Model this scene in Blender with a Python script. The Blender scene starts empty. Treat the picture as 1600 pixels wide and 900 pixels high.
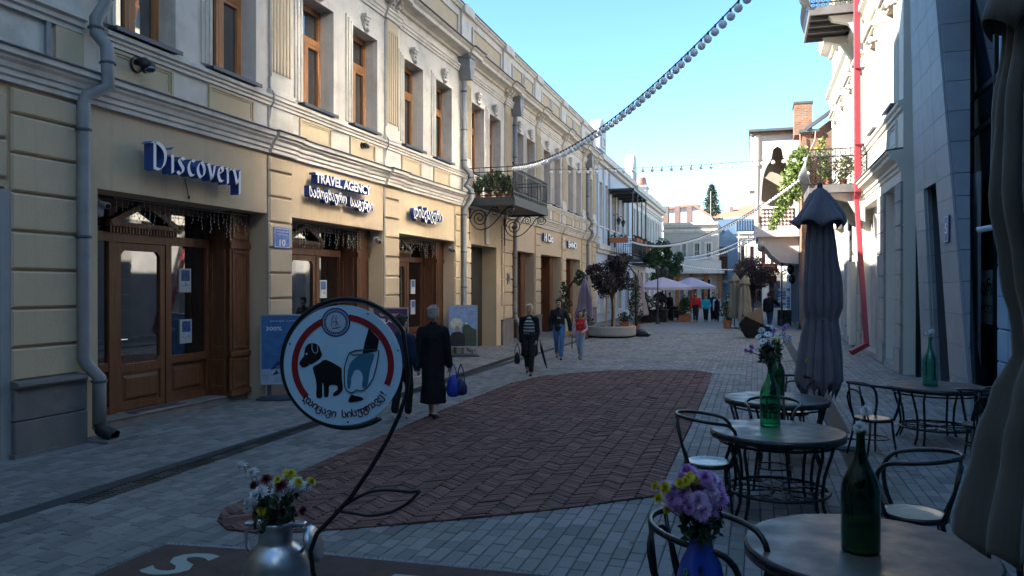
import bpy, math, random
import numpy as np
from mathutils import Vector, Matrix
random.seed(7)
R = math.radians
sc = bpy.context.scene
col = sc.collection

# ------------------------------------------------------------------ camera
cam_d = bpy.data.cameras.new('camera'); cam = bpy.data.objects.new('camera', cam_d); col.objects.link(cam)
cam_d.sensor_width = 36; cam_d.lens = 27.45; cam_d.clip_start = .05; cam_d.clip_end = 3000
cam.location = (0, 0, 2.13); cam.rotation_euler = (R(90 - .14), 0, math.atan(380 / 1220))
sc.camera = cam

# ------------------------------------------------------------------ sky, sun, exposure
SUN_EL, SUN_A = 30.2, 28.0            # elevation; azimuth measured from -X towards -Y
w = bpy.data.worlds.new('World'); sc.world = w; w.use_nodes = True
nt = w.node_tree; nt.nodes.clear()
sky = nt.nodes.new('ShaderNodeTexSky'); sky.sky_type = 'NISHITA'; sky.sun_disc = False
sky.sun_elevation = R(SUN_EL); sky.sun_rotation = R(270 - SUN_A)
sky.altitude = 400; sky.air_density = 1.0; sky.dust_density = .1; sky.ozone_density = 3.0
bg = nt.nodes.new('ShaderNodeBackground'); bg.inputs[1].default_value = .105
wo = nt.nodes.new('ShaderNodeOutputWorld')
grade = nt.nodes.new('ShaderNodeHueSaturation'); grade.inputs['Saturation'].default_value = 1.12; grade.inputs['Hue'].default_value = .492
nt.links.new(sky.outputs[0], grade.inputs['Color']); nt.links.new(grade.outputs[0], bg.inputs[0]); nt.links.new(bg.outputs[0], wo.inputs[0])
S = Vector((-math.cos(R(SUN_A)) * math.cos(R(SUN_EL)), -math.sin(R(SUN_A)) * math.cos(R(SUN_EL)), math.sin(R(SUN_EL))))
sl = bpy.data.lights.new('sun', 'SUN'); sl.energy = 5.0; sl.angle = R(.53); sl.color = (1, .93, .82)
so = bpy.data.objects.new('sun', sl); so.rotation_euler = S.to_track_quat('Z', 'Y').to_euler(); so.location = (0, 0, 60); col.objects.link(so)
sc.view_settings.view_transform = 'Standard'; sc.view_settings.look = 'None'
sc.view_settings.exposure = 2.0; sc.view_settings.gamma = 1
sc.render.engine = 'CYCLES'
sc.cycles.max_bounces = 7; sc.cycles.diffuse_bounces = 4; sc.cycles.glossy_bounces = 4
sc.cycles.transmission_bounces = 6; sc.cycles.transparent_max_bounces = 12
sc.cycles.use_denoising = True; sc.cycles.blur_glossy = .15; sc.cycles.sample_clamp_indirect = 0; sc.cycles.caustics_reflective = True

# ------------------------------------------------------------------ materials
MATS = {}
def mat(name, c, rough=.8, var=.10, vs=2.0, bump=.15, bs=30, metal=0, island=0, stain=0, stain_c=(.25, .2, .15), ss=1.2, spec=.5, coat=0, trans=0, alpha=1, emit=0, sheen=0, stretch=None, streak=0):
    if name in MATS: return MATS[name]
    m = bpy.data.materials.new(name); m.use_nodes = True; t = m.node_tree; n = t.nodes; l = t.links
    b = n['Principled BSDF']; b.inputs['Roughness'].default_value = rough; b.inputs['Metallic'].default_value = metal
    b.inputs['Specular IOR Level'].default_value = spec; b.inputs['Coat Weight'].default_value = coat
    b.inputs['Transmission Weight'].default_value = trans; b.inputs['Alpha'].default_value = alpha
    if sheen: b.inputs['Sheen Weight'].default_value = sheen
    if emit:
        b.inputs['Emission Color'].default_value = (*c, 1); b.inputs['Emission Strength'].default_value = emit
    tc = n.new('ShaderNodeTexCoord'); src = tc.outputs['Object']
    if stretch:
        mp = n.new('ShaderNodeMapping'); mp.inputs['Scale'].default_value = stretch; l.new(src, mp.inputs[0]); src = mp.outputs[0]
    col_out = None
    rgb = n.new('ShaderNodeRGB'); rgb.outputs[0].default_value = (*c, 1); cur = rgb.outputs[0]
    if stain:
        ns = n.new('ShaderNodeTexNoise'); ns.inputs['Scale'].default_value = ss; ns.inputs['Detail'].default_value = 9; ns.inputs['Roughness'].default_value = .65
        l.new(src, ns.inputs['Vector'])
        rp = n.new('ShaderNodeMapRange'); rp.inputs[1].default_value = .5; rp.inputs[2].default_value = .72; rp.inputs[4].default_value = stain
        l.new(ns.outputs[0], rp.inputs[0])
        mx = n.new('ShaderNodeMix'); mx.data_type = 'RGBA'; mx.inputs[7].default_value = (*stain_c, 1)
        l.new(rp.outputs[0], mx.inputs[0]); l.new(cur, mx.inputs[6]); cur = mx.outputs[2]
    if streak:
        ms = n.new('ShaderNodeMapping'); ms.inputs['Scale'].default_value = (2.6, 2.6, .22); l.new(tc.outputs['Object'], ms.inputs[0])
        nk = n.new('ShaderNodeTexNoise'); nk.inputs['Scale'].default_value = 1.6; nk.inputs['Detail'].default_value = 8; nk.inputs['Roughness'].default_value = .7; l.new(ms.outputs[0], nk.inputs['Vector'])
        rk = n.new('ShaderNodeMapRange'); rk.inputs[1].default_value = .52; rk.inputs[2].default_value = .75; rk.inputs[4].default_value = streak; l.new(nk.outputs[0], rk.inputs[0])
        mk_ = n.new('ShaderNodeMix'); mk_.data_type = 'RGBA'; mk_.inputs[7].default_value = (*stain_c, 1); l.new(rk.outputs[0], mk_.inputs[0]); l.new(cur, mk_.inputs[6]); cur = mk_.outputs[2]
    fac = None
    if var:
        nv = n.new('ShaderNodeTexNoise'); nv.inputs['Scale'].default_value = vs; nv.inputs['Detail'].default_value = 7; nv.inputs['Roughness'].default_value = .6
        l.new(src, nv.inputs['Vector'])
        mr = n.new('ShaderNodeMapRange'); mr.inputs[1].default_value = .3; mr.inputs[2].default_value = .7
        mr.inputs[3].default_value = 1 - var; mr.inputs[4].default_value = 1 + var
        l.new(nv.outputs[0], mr.inputs[0]); fac = mr.outputs[0]
    if island:
        g = n.new('ShaderNodeNewGeometry'); oi = n.new('ShaderNodeObjectInfo')
        ad = n.new('ShaderNodeMath'); ad.operation = 'ADD'; l.new(g.outputs['Random Per Island'], ad.inputs[0]); l.new(oi.outputs['Random'], ad.inputs[1])
        fr = n.new('ShaderNodeMath'); fr.operation = 'FRACT'; l.new(ad.outputs[0], fr.inputs[0])
        m2 = n.new('ShaderNodeMapRange'); m2.inputs[3].default_value = 1 - island; m2.inputs[4].default_value = 1 + island
        l.new(fr.outputs[0], m2.inputs[0])
        if fac:
            mu = n.new('ShaderNodeMath'); mu.operation = 'MULTIPLY'; l.new(fac, mu.inputs[0]); l.new(m2.outputs[0], mu.inputs[1]); fac = mu.outputs[0]
        else: fac = m2.outputs[0]
    if fac:
        vm = n.new('ShaderNodeVectorMath'); vm.operation = 'SCALE'; l.new(cur, vm.inputs[0]); l.new(fac, vm.inputs['Scale']); cur = vm.outputs[0]
    l.new(cur, b.inputs['Base Color'])
    if rough > .2 and rough < .5 and not metal and not trans and var:
        nr = n.new('ShaderNodeTexNoise'); nr.inputs['Scale'].default_value = 5; nr.inputs['Detail'].default_value = 8; l.new(src, nr.inputs['Vector'])
        rr_ = n.new('ShaderNodeMapRange'); rr_.inputs[1].default_value = .35; rr_.inputs[2].default_value = .68; rr_.inputs[3].default_value = rough*.75; rr_.inputs[4].default_value = rough*1.5; l.new(nr.outputs[0], rr_.inputs[0]); l.new(rr_.outputs[0], b.inputs['Roughness'])
    if bump:
        nb = n.new('ShaderNodeTexNoise'); nb.inputs['Scale'].default_value = bs; nb.inputs['Detail'].default_value = 5
        l.new(src, nb.inputs['Vector'])
        bp = n.new('ShaderNodeBump'); bp.inputs['Strength'].default_value = bump; bp.inputs['Distance'].default_value = .02
        l.new(nb.outputs[0], bp.inputs['Height']); l.new(bp.outputs[0], b.inputs['Normal'])
    MATS[name] = m; return m

def glassy(name, c=(.012, .016, .02), rough=.03, spec=.9, metal=0, wav=0.0):
    """dark window glass with the wobble of old panes"""
    m = mat(name, c, rough=rough, var=0, bump=wav, bs=2.2, spec=1, metal=metal)
    b = m.node_tree.nodes['Principled BSDF']; b.inputs['IOR'].default_value = 1.9; b.inputs['Coat Weight'].default_value = .6; b.inputs['Coat IOR'].default_value = 1.9; b.inputs['Coat Roughness'].default_value = .02
    return m

def brickmat(name, c1, c2, mortar, scale, axis='y', bw=.26, rh=.085):
    if name in MATS: return MATS[name]
    m = bpy.data.materials.new(name); m.use_nodes = True; t = m.node_tree; n = t.nodes; l = t.links
    b = n['Principled BSDF']; b.inputs['Roughness'].default_value = .9
    tc = n.new('ShaderNodeTexCoord'); sp = n.new('ShaderNodeSeparateXYZ'); l.new(tc.outputs['Object'], sp.inputs[0])
    cb = n.new('ShaderNodeCombineXYZ'); 
    ad = n.new('ShaderNodeMath'); ad.operation = 'ADD'; l.new(sp.outputs[0], ad.inputs[0]); l.new(sp.outputs[1], ad.inputs[1])
    l.new(ad.outputs[0], cb.inputs[0]); l.new(sp.outputs[2], cb.inputs[1])
    br = n.new('ShaderNodeTexBrick'); br.inputs['Scale'].default_value = scale; br.inputs['Color1'].default_value = (*c1, 1); br.inputs['Color2'].default_value = (*c2, 1); br.inputs['Mortar'].default_value = (*mortar, 1)
    br.inputs['Brick Width'].default_value = bw; br.inputs['Row Height'].default_value = rh; br.inputs['Mortar Size'].default_value = .012; br.inputs['Bias'].default_value = 0
    nz = n.new('ShaderNodeTexNoise'); nz.inputs['Scale'].default_value = 2.5; l.new(tc.outputs['Object'], nz.inputs[0])
    mx = n.new('ShaderNodeMix'); mx.data_type = 'RGBA'; mx.blend_type = 'MULTIPLY'; mx.inputs[0].default_value = .6
    l.new(cb.outputs[0], br.inputs[0]); l.new(br.outputs[0], mx.inputs[6]); l.new(nz.outputs[0], mx.inputs[7]); l.new(mx.outputs[2], b.inputs['Base Color'])
    bp = n.new('ShaderNodeBump'); bp.inputs['Strength'].default_value = .6; bp.inputs['Distance'].default_value = .02; bp.invert = True
    l.new(br.outputs['Fac'], bp.inputs['Height']); l.new(bp.outputs[0], b.inputs['Normal'])
    MATS[name] = m; return m

# ------------------------------------------------------------------ mesh builder
class MB:
    def __init__(s): s.v = []; s.f = []
    def quad(s, a, b, c, d):
        i = len(s.v); s.v += [tuple(a), tuple(b), tuple(c), tuple(d)]; s.f.append((i, i+1, i+2, i+3)); return s
    def poly(s, pts):
        i = len(s.v); s.v += [tuple(p) for p in pts]; s.f.append(tuple(range(i, i+len(pts)))); return s
    def box(s, x0, x1, y0, y1, z0, z1):
        if x0 > x1: x0, x1 = x1, x0
        if y0 > y1: y0, y1 = y1, y0
        if z0 > z1: z0, z1 = z1, z0
        i = len(s.v)
        s.v += [(x0,y0,z0),(x1,y0,z0),(x1,y1,z0),(x0,y1,z0),(x0,y0,z1),(x1,y0,z1),(x1,y1,z1),(x0,y1,z1)]
        s.f += [(i,i+3,i+2,i+1),(i+4,i+5,i+6,i+7),(i,i+1,i+5,i+4),(i+1,i+2,i+6,i+5),(i+2,i+3,i+7,i+6),(i+3,i,i+4,i+7)]; return s
    def obox(s, c, size, m=None):
        """oriented box: centre, size, 3x3 matrix"""
        i = len(s.v); hx, hy, hz = size[0]/2, size[1]/2, size[2]/2; c = Vector(c); m = m or Matrix.Identity(3)
        for z in (-hz, hz):
            for x, y in ((-hx,-hy),(hx,-hy),(hx,hy),(-hx,hy)): s.v.append(tuple(c + m @ Vector((x,y,z))))
        s.f += [(i,i+3,i+2,i+1),(i+4,i+5,i+6,i+7),(i,i+1,i+5,i+4),(i+1,i+2,i+6,i+5),(i+2,i+3,i+7,i+6),(i+3,i,i+4,i+7)]; return s
    def bar(s, a, b, w, h=None, up=(0,0,1)):
        a = Vector(a); b = Vector(b); d = b - a; L = d.length
        if L < 1e-6: return s
        d.normalize(); u = Vector(up)
        if abs(d.dot(u)) > .99: u = Vector((1,0,0))
        x = d.cross(u).normalized(); z = x.cross(d)
        return s.obox((a+b)/2, (w, L, h or w), Matrix((x, d, z)).transposed())
    def prism(s, pts, axis, a, b):
        """pts in the two other coordinates (cyclic order xyz), extruded along axis from a to b"""
        n = len(pts); i = len(s.v)
        for t in (a, b):
            for p in pts:
                s.v.append({'x': (t, p[0], p[1]), 'y': (p[0], t, p[1]), 'z': (p[0], p[1], t)}[axis])
        s.f.append(tuple(range(i+n-1, i-1, -1))); s.f.append(tuple(range(i+n, i+2*n)))
        for k in range(n): s.f.append((i+k, i+(k+1) % n, i+n+(k+1) % n, i+n+k))
        return s
    def tube(s, pts, r, n=8, closed=False, cap=True, flat=1.0):
        pts = [Vector(p) for p in pts]; N = len(pts); rr = r if isinstance(r, (list, tuple)) else [r]*N
        i0 = len(s.v); prev = None
        for k, p in enumerate(pts):
            if closed: t = pts[(k+1) % N] - pts[k-1]
            else: t = pts[min(k+1, N-1)] - pts[max(k-1, 0)]
            if t.length < 1e-9: t = Vector((0,0,1))
            t.normalize()
            if prev is None:
                u = Vector((0,0,1)) if abs(t.z) < .9 else Vector((1,0,0))
                x = t.cross(u).normalized()
            else:
                x = (prev - t * prev.dot(t))
                x = x.normalized() if x.length > 1e-6 else t.cross(Vector((0,0,1))).normalized()
            prev = x; y = t.cross(x)
            for j in range(n):
                a = 2*math.pi*j/n; s.v.append(tuple(p + x*math.cos(a)*rr[k] + y*math.sin(a)*rr[k]*flat))
        M = N if closed else N-1
        for k in range(M):
            k2 = (k+1) % N
            for j in range(n):
                s.f.append((i0+k*n+j, i0+k*n+(j+1) % n, i0+k2*n+(j+1) % n, i0+k2*n+j))
        if cap and not closed:
            s.f.append(tuple(i0+j for j in range(n-1, -1, -1))); s.f.append(tuple(i0+(N-1)*n+j for j in range(n)))
        return s
    def lathe(s, prof, c=(0,0,0), n=16, sx=1, sy=1, cap=True):
        i0 = len(s.v)
        for r, z in prof:
            for j in range(n):
                a = 2*math.pi*j/n; s.v.append((c[0]+r*math.cos(a)*sx, c[1]+r*math.sin(a)*sy, c[2]+z))
        for k in range(len(prof)-1):
            for j in range(n): s.f.append((i0+k*n+j, i0+k*n+(j+1) % n, i0+(k+1)*n+(j+1) % n, i0+(k+1)*n+j))
        if cap:
            if prof[0][0] > 1e-4: s.f.append(tuple(i0+j for j in range(n-1, -1, -1)))
            if prof[-1][0] > 1e-4: s.f.append(tuple(i0+(len(prof)-1)*n+j for j in range(n)))
        return s
    def ball(s, c, r, n=10, m=7, sc_=(1,1,1), rot=None):
        i0 = len(s.v); c = Vector(c)
        for k in range(m+1):
            ph = math.pi*k/m - math.pi/2
            for j in range(n):
                a = 2*math.pi*j/n
                p = Vector((math.cos(ph)*math.cos(a)*r*sc_[0], math.cos(ph)*math.sin(a)*r*sc_[1], math.sin(ph)*r*sc_[2]))
                if rot: p = rot @ p
                s.v.append(tuple(c+p))
        for k in range(m):
            for j in range(n): s.f.append((i0+k*n+j, i0+k*n+(j+1) % n, i0+(k+1)*n+(j+1) % n, i0+(k+1)*n+j))
        return s
    def wall(s, axis, front, back, u0, u1, z0, z1, holes):
        """wall slab with rectangular holes. axis 'x': faces +-X, u = Y;  axis 'y': faces +-Y, u = X. holes (u0,u1,z0,z1)"""
        us = sorted(set([u0, u1] + [q for h in holes for q in h[:2] if u0 < q < u1]))
        zs = sorted(set([z0, z1] + [q for h in holes for q in h[2:] if z0 < q < z1]))
        P = (lambda d, u, z: (d, u, z)) if axis == 'x' else (lambda d, u, z: (u, d, z))
        def solid(i, j):
            if i < 0 or j < 0 or i >= len(us)-1 or j >= len(zs)-1: return False
            cu = (us[i]+us[i+1])/2; cz = (zs[j]+zs[j+1])/2
            return not any(h[0] < cu < h[1] and h[2] < cz < h[3] for h in holes)
        for i in range(len(us)-1):
            for j in range(len(zs)-1):
                if not solid(i, j): continue
                a, b, c, d = us[i], us[i+1], zs[j], zs[j+1]
                for dd in (front, back): s.quad(P(dd,a,c), P(dd,b,c), P(dd,b,d), P(dd,a,d))
                if not solid(i-1, j): s.quad(P(front,a,c), P(back,a,c), P(back,a,d), P(front,a,d))
                if not solid(i+1, j): s.quad(P(front,b,c), P(back,b,c), P(back,b,d), P(front,b,d))
                if not solid(i, j-1): s.quad(P(front,a,c), P(back,a,c), P(back,b,c), P(front,b,c))
                if not solid(i, j+1): s.quad(P(front,a,d), P(back,a,d), P(back,b,d), P(front,b,d))
        return s
    def frame(s, axis, d0, d1, u0, u1, z0, z1, w, wz=None):
        """rectangular ring frame"""
        wz = wz or w
        B = (lambda a, b, c, d: s.box(d0, d1, a, b, c, d)) if axis == 'x' else (lambda a, b, c, d: s.box(a, b, d0, d1, c, d))
        B(u0, u0+w, z0, z1); B(u1-w, u1, z0, z1); B(u0+w, u1-w, z0, z0+wz); B(u0+w, u1-w, z1-wz, z1); return s
    def mesh(s, name, m, smooth=False, org=None):
        me = bpy.data.meshes.new(name)
        v = s.v if org is None else [(a-org[0], b-org[1], c-org[2]) for a, b, c in s.v]
        me.from_pydata(v, [], s.f)
        if m: me.materials.append(m)
        if smooth: me.polygons.foreach_set('use_smooth', [True]*len(me.polygons))
        me.update(); return me
    def build(s, name, m, parent=None, smooth=False, org=None, bev=0, seg=1, label=None, recalc=False):
        me = s.mesh(name, m, smooth, org); o = bpy.data.objects.new(name, me); col.objects.link(o)
        if org is not None: o.location = org
        if parent is not None: o.parent = parent
        if bev:
            md = o.modifiers.new('bevel', 'BEVEL'); md.width = bev; md.segments = seg; md.limit_method = 'ANGLE'; md.angle_limit = R(35)
        if label: o['label'] = label
        return o

def tag(o, label, cat=None, group=None, kind=None):
    if label: o['label'] = label
    if cat: o['category'] = cat
    if group: o['group'] = group
    if kind: o['kind'] = kind
    return o
def smooth_path(P, it=2):
    P = [Vector(p) for p in P]
    for _ in range(it):
        o = [P[0]]
        for a, b in zip(P[:-1], P[1:]): o += [a.lerp(b, .25), a.lerp(b, .75)]
        o.append(P[-1]); P = o
    return P
def thing(name, label, cat, loc=(0,0,0), rz=0, group=None):
    o = bpy.data.objects.new(name, None); col.objects.link(o); o.location = loc; o.rotation_euler = (0,0,rz); o.empty_display_size = .1
    return tag(o, label, cat, group)
def put(name, me, parent=None, loc=(0,0,0), rot=(0,0,0), scale=(1,1,1)):
    o = bpy.data.objects.new(name, me); col.objects.link(o); o.location = loc; o.rotation_euler = rot; o.scale = scale
    if parent is not None: o.parent = parent
    return o
def kids(o): return [c for c in bpy.data.objects if c.parent == o]
CH = {}
def dup(root, loc, rz=0, label=None, group=None, s=None):
    """copy of a thing with copies of its parts and sub-parts"""
    if root.name not in CH:
        CH[root.name] = [(c, kids(c)) for c in kids(root)]
    r = root.copy(); col.objects.link(r); r.location = loc; r.rotation_euler = (0,0,rz)
    if s: r.scale = (s,s,s)
    if label: r['label'] = label
    if group: r['group'] = group
    for c, gs in CH[root.name]:
        k = c.copy(); col.objects.link(k); k.parent = r
        for g in gs:
            q = g.copy(); col.objects.link(q); q.parent = k
    return r

def text_mesh(txt, size, depth, bold=0.0, spacing=1.0):
    """lettering as solid mesh in the XY plane, extruded along Z, lower left at the origin; returns verts, faces, width"""
    cu = bpy.data.curves.new('lettering', 'FONT'); cu.body = txt; cu.size = size; cu.extrude = depth/2; cu.offset = bold; cu.resolution_u = 3; cu.space_character = spacing
    o = bpy.data.objects.new('lettering', cu); col.objects.link(o)
    bpy.context.view_layer.update()
    me = bpy.data.meshes.new_from_object(o.evaluated_get(bpy.context.evaluated_depsgraph_get()))
    v = np.array([tuple(q.co) for q in me.vertices]) if len(me.vertices) else np.zeros((0,3)); f = [tuple(p.vertices) for p in me.polygons]
    bpy.data.objects.remove(o); bpy.data.meshes.remove(me)
    return v, f

def add_text(mb, txt, w, h, depth, origin, ux, uy, uz, bold=0, flip=False):
    """fit lettering to w x h at origin with axes ux (reading), uy (up), uz (out)"""
    v, f = text_mesh(txt, 1, 1, bold)
    if not len(v): return
    mn = v.min(0); mx = v.max(0); ux, uy, uz, o = map(Vector, (ux, uy, uz, origin)); i = len(mb.v)
    for p in v:
        a = (p[0]-mn[0])/(mx[0]-mn[0])*w; b = (p[1]-mn[1])/(mx[1]-mn[1])*h; c = (p[2]-mn[2])/(mx[2]-mn[2])*depth
        mb.v.append(tuple(o + ux*a + uy*b + uz*c))
    mb.f += [tuple(q+i for q in g) for g in f]

def remeshed(mb, voxel, smooth_it=3):
    """one continuous skin over overlapping closed volumes"""
    me = mb.mesh('tmp', None); o = bpy.data.objects.new('tmp', me); col.objects.link(o)
    md = o.modifiers.new('r', 'REMESH'); md.mode = 'VOXEL'; md.voxel_size = voxel; md.use_smooth_shade = True
    if smooth_it:
        sm = o.modifiers.new('s', 'SMOOTH'); sm.factor = .5; sm.iterations = smooth_it
    dg = bpy.context.evaluated_depsgraph_get(); dg.update()
    out = bpy.data.meshes.new_from_object(o.evaluated_get(dg)); bpy.data.objects.remove(o); bpy.data.meshes.remove(me)
    out.polygons.foreach_set('use_smooth', [True]*len(out.polygons))
    return out

# ------------------------------------------------------------------ palette
m_plaster = mat('cream_plaster', (.58, .445, .295), .85, .09, 1.3, .16, 40, stain=.4, stain_c=(.30, .25, .19), ss=1.3, streak=.45)
m_white = mat('white_stucco', (.64, .59, .52), .8, .08, 1.5, .16, 45, stain=.5, stain_c=(.30, .27, .24), ss=2.2, streak=.5)
m_ochre = mat('ochre_panel', (.54, .43, .28), .85, .06, 2, .1, 40)
m_plinth = mat('plinth_stone', (.17, .16, .155), .8, .16, 2.5, .3, 25, stain=.4, stain_c=(.28, .27, .25), ss=2.2)
m_flash = mat('roof_flashing', (.10, .11, .125), .55, .1, 2, 0, metal=.3)
m_wood = mat('varnished_wood', (.13, .050, .021), .42, .35, 3, .1, 30, spec=.5, stretch=(6, 6, .8))
m_wood2 = mat('orange_varnished_window_wood', (.34, .14, .045), .4, .25, 3, .08, 30, stretch=(6, 6, .8))
m_glass = glassy('window_glass', wav=.04)
m_shopglass = glassy('shop_glass', (.008, .009, .01), .02, .8, wav=.03)
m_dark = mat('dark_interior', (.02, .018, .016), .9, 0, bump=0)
m_pipe = mat('zinc_pipe', (.27, .27, .275), .6, .18, 3, .05, 20, metal=.2, stain=.35, stain_c=(.2, .2, .21), ss=4)
m_iron = mat('wrought_iron', (.022, .022, .024), .5, .1, 8, .1, 60, spec=.4)
m_black = mat('black_lacquer', (.012, .011, .011), .28, .1, 6, 0, spec=.5)
# ------------------------------------------------------------------ ground, pavers, brick lens
def st(o, label=None): return tag(o, label, kind='structure')
m_joint = mat('paving_bed', (.045, .047, .05), .95, .2, 6, .3, 40)
m_paver = mat('grey_paver', (.192, .186, .178), .72, .17, 1.1, .28, 55, island=.26, stain=.55, stain_c=(.085, .083, .08), ss=.7)
m_farpave = mat('far_paving', (.22, .225, .235), .75, .12, 1.2, .1, 20)
m_brick = mat('paving_brick', (.135, .062, .048), .85, .25, 6, .5, 50, island=.42, stain=.3, stain_c=(.20, .13, .11), ss=3)
m_bed = mat('brick_bed', (.03, .024, .022), 1, .2, 8, .3, 50)
st(MB().quad((-160,-60,-.035),(160,-60,-.035),(160,420,-.035),(-160,420,-.035)).build('ground', m_joint))
LENS = [(-4.65,5.95),(-4.4,5.76),(-4.08,5.75),(-3.7,5.92),(-3.14,6.26),(-2.37,6.78),(-1.6,7.38),(-.95,7.98),(-.93,12),(-.95,16),(-1.0,19.6),(-1.3,20.0),(-1.85,20.12),(-2.77,19.85),(-3.6,19.35),(-4.3,18.6),(-4.85,17.6),(-5.08,16.3),(-5.12,12.5),(-5.02,9),(-4.92,7),(-4.82,6.25)]
def clip_convex(poly, clip):
    out = poly
    for i in range(len(clip)):
        a, b = clip[i], clip[(i+1) % len(clip)]; ex, ey = b[0]-a[0], b[1]-a[1]
        ins = lambda p: ex*(p[1]-a[1]) - ey*(p[0]-a[0]) >= 0
        new = []
        for k in range(len(out)):
            p, q = out[k-1], out[k]
            if ins(p) != ins(q):
                d1 = ex*(p[1]-a[1]) - ey*(p[0]-a[0]); d2 = ex*(q[1]-a[1]) - ey*(q[0]-a[0]); t = d1/(d1-d2)
                new.append((p[0]+(q[0]-p[0])*t, p[1]+(q[1]-p[1])*t))
            if ins(q): new.append(q)
        out = new
        if len(out) < 3: return []
    return out
def inlens(x, y, m=0):
    for i in range(len(LENS)):
        a, b = LENS[i], LENS[(i+1) % len(LENS)]; ex, ey = b[0]-a[0], b[1]-a[1]; L = math.hypot(ex, ey)
        if (ex*(y-a[1]) - ey*(x-a[0]))/L < m: return False
    return True
def key_in_view(x, y):
    """bigger on the picture = smaller key; out of the picture = far down the list"""
    yaw = math.atan(380/1220); s_, c_ = math.sin(yaw), math.cos(yaw); d = -x*s_ + y*c_; r = x*c_ + y*s_
    if d < .5: return 1e6
    u = r/d; v = 2.13/d
    return d if abs(u) < .66 and v < .375 else 1e5 + d
rg = random.Random(11)
pav = []
W_, = (.125,)
DRAINS = [(-6.75, -6.5), (1.0, 1.28)]
x = -9.7; k = 0
while x < 4.6:
    if -6.80 < x < -6.5 or .98 < x < 1.25: x += W_/2; k += 1; continue
    y = 1.2 + rg.random()*.25; k += 1
    while y < 36:
        L = rg.choice([.16, .2, .24, .28, .32]) + rg.random()*.02
        x1, y1 = x + W_ - .007, y + L - .007
        if not (inlens((x+x1)/2, (y+y1)/2, .22)):
            z = rg.uniform(-.0035, .0015); tl = rg.uniform(-.002, .002)
            pav.append((key_in_view((x+x1)/2, (y+y1)/2), x, x1, y, y1, z, tl))
        y += L
    x += W_
pav.sort()
pavement = st(MB().quad((-9.9,1,-.012),(4.8,1,-.012),(4.8,36.3,-.012),(-9.9,36.3,-.012)).build('pavement', m_joint))
def paver(mb, x, x1, y, y1, z, tl, h=.028):
    b = .006; i = len(mb.v)
    for (dx, zz) in ((0, z-h), (0, z-.005), (b, z)):
        mb.v += [(x+dx, y+dx, zz+tl*(dx > 0)), (x1-dx, y+dx, zz-tl*(dx > 0)), (x1-dx, y1-dx, zz), (x+dx, y1-dx, zz)]
    for r_ in (0, 4):
        for j in range(4): mb.f.append((i+r_+j, i+r_+(j+1) % 4, i+r_+4+(j+1) % 4, i+r_+4+j))
    mb.f.append((i+8, i+9, i+10, i+11))
for key, *a in pav[:300]:
    mb = MB(); paver(mb, *a); mb.build('paver', m_paver, pavement, org=(a[0], a[2], 0))
mb = MB()
for key, *a in pav[300:]: paver(mb, *a)
tag(mb.build('paver_field', m_paver, pavement), None, kind='stuff')
def paving_far():
    n = mat('paving_sheet', (.2, .21, .22), .75, .1, 3, .2, 30)
    t = n.node_tree; tc = t.nodes.new('ShaderNodeTexCoord'); br = t.nodes.new('ShaderNodeTexBrick')
    mp = t.nodes.new('ShaderNodeMapping'); mp.inputs['Rotation'].default_value = (0, 0, R(90)); t.links.new(tc.outputs['Object'], mp.inputs[0]); t.links.new(mp.outputs[0], br.inputs[0])
    br.inputs['Color1'].default_value = (.17,.167,.162,1); br.inputs['Color2'].default_value = (.225,.22,.212,1); br.inputs['Mortar'].default_value = (.05,.05,.055,1)
    br.inputs['Scale'].default_value = 1; br.inputs['Brick Width'].default_value = .25; br.inputs['Row Height'].default_value = .125; br.inputs['Mortar Size'].default_value = .006
    t.links.new(br.outputs[0], t.nodes['Principled BSDF'].inputs['Base Color']); return n
m_sheet = paving_far()
st(MB().quad((-12,36.3,-.004),(12,36.3,-.004),(12,130,-.004),(-12,130,-.004)).build('street_paving', m_sheet))
st(MB().quad((-40,-40,-.006),(40,-40,-.006),(40,.99,-.006),(-40,.99,-.006)).build('terrace_paving', m_sheet))
# brick lens: herringbone bands of bricks on edge
lens = st(MB().prism(LENS, 'z', -.03, .004).build('brick_paving', m_bed))
bricks = []
bw_, L_, th = .205, .262, .058; ang = R(38)
for bi in range(-1, 24):
    bx = -5.25 + bi*bw_; sg = 1 if bi % 2 else -1; y = 5.4 + rg.random()*.03
    while y < 20.4:
        cx, cy = bx + bw_/2, y; a = sg*ang + rg.uniform(-.035, .035); y += .0745*rg.uniform(.97, 1.03)
        ca, sa = math.cos(a), math.sin(a); hl = L_/2*.96; ht = th/2*.93
        P = [(cx + px*ca - py*sa, cy + px*sa + py*ca) for px, py in ((-hl,-ht),(hl,-ht),(hl,ht),(-hl,ht))]
        if not inlens(cx, cy, .15): P = clip_convex(P, LENS)
        if len(P) < 3: continue
        A = abs(sum(P[i-1][0]*P[i][1]-P[i][0]*P[i-1][1] for i in range(len(P))))/2
        if A < .0015: continue
        bricks.append((key_in_view(cx, cy), P, .017 + rg.uniform(-.005, .004)))
bricks.sort(key=lambda q: q[0])
for kk, P, z in bricks[:300]:
    MB().prism(P, 'z', -.0, z).build('brick', m_brick, lens, org=(P[0][0], P[0][1], 0))
mb = MB()
for kk, P, z in bricks[300:]: mb.prism(P, 'z', -.0, z)
tag(mb.build('brick_field', m_brick, lens), None, kind='stuff')
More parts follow.
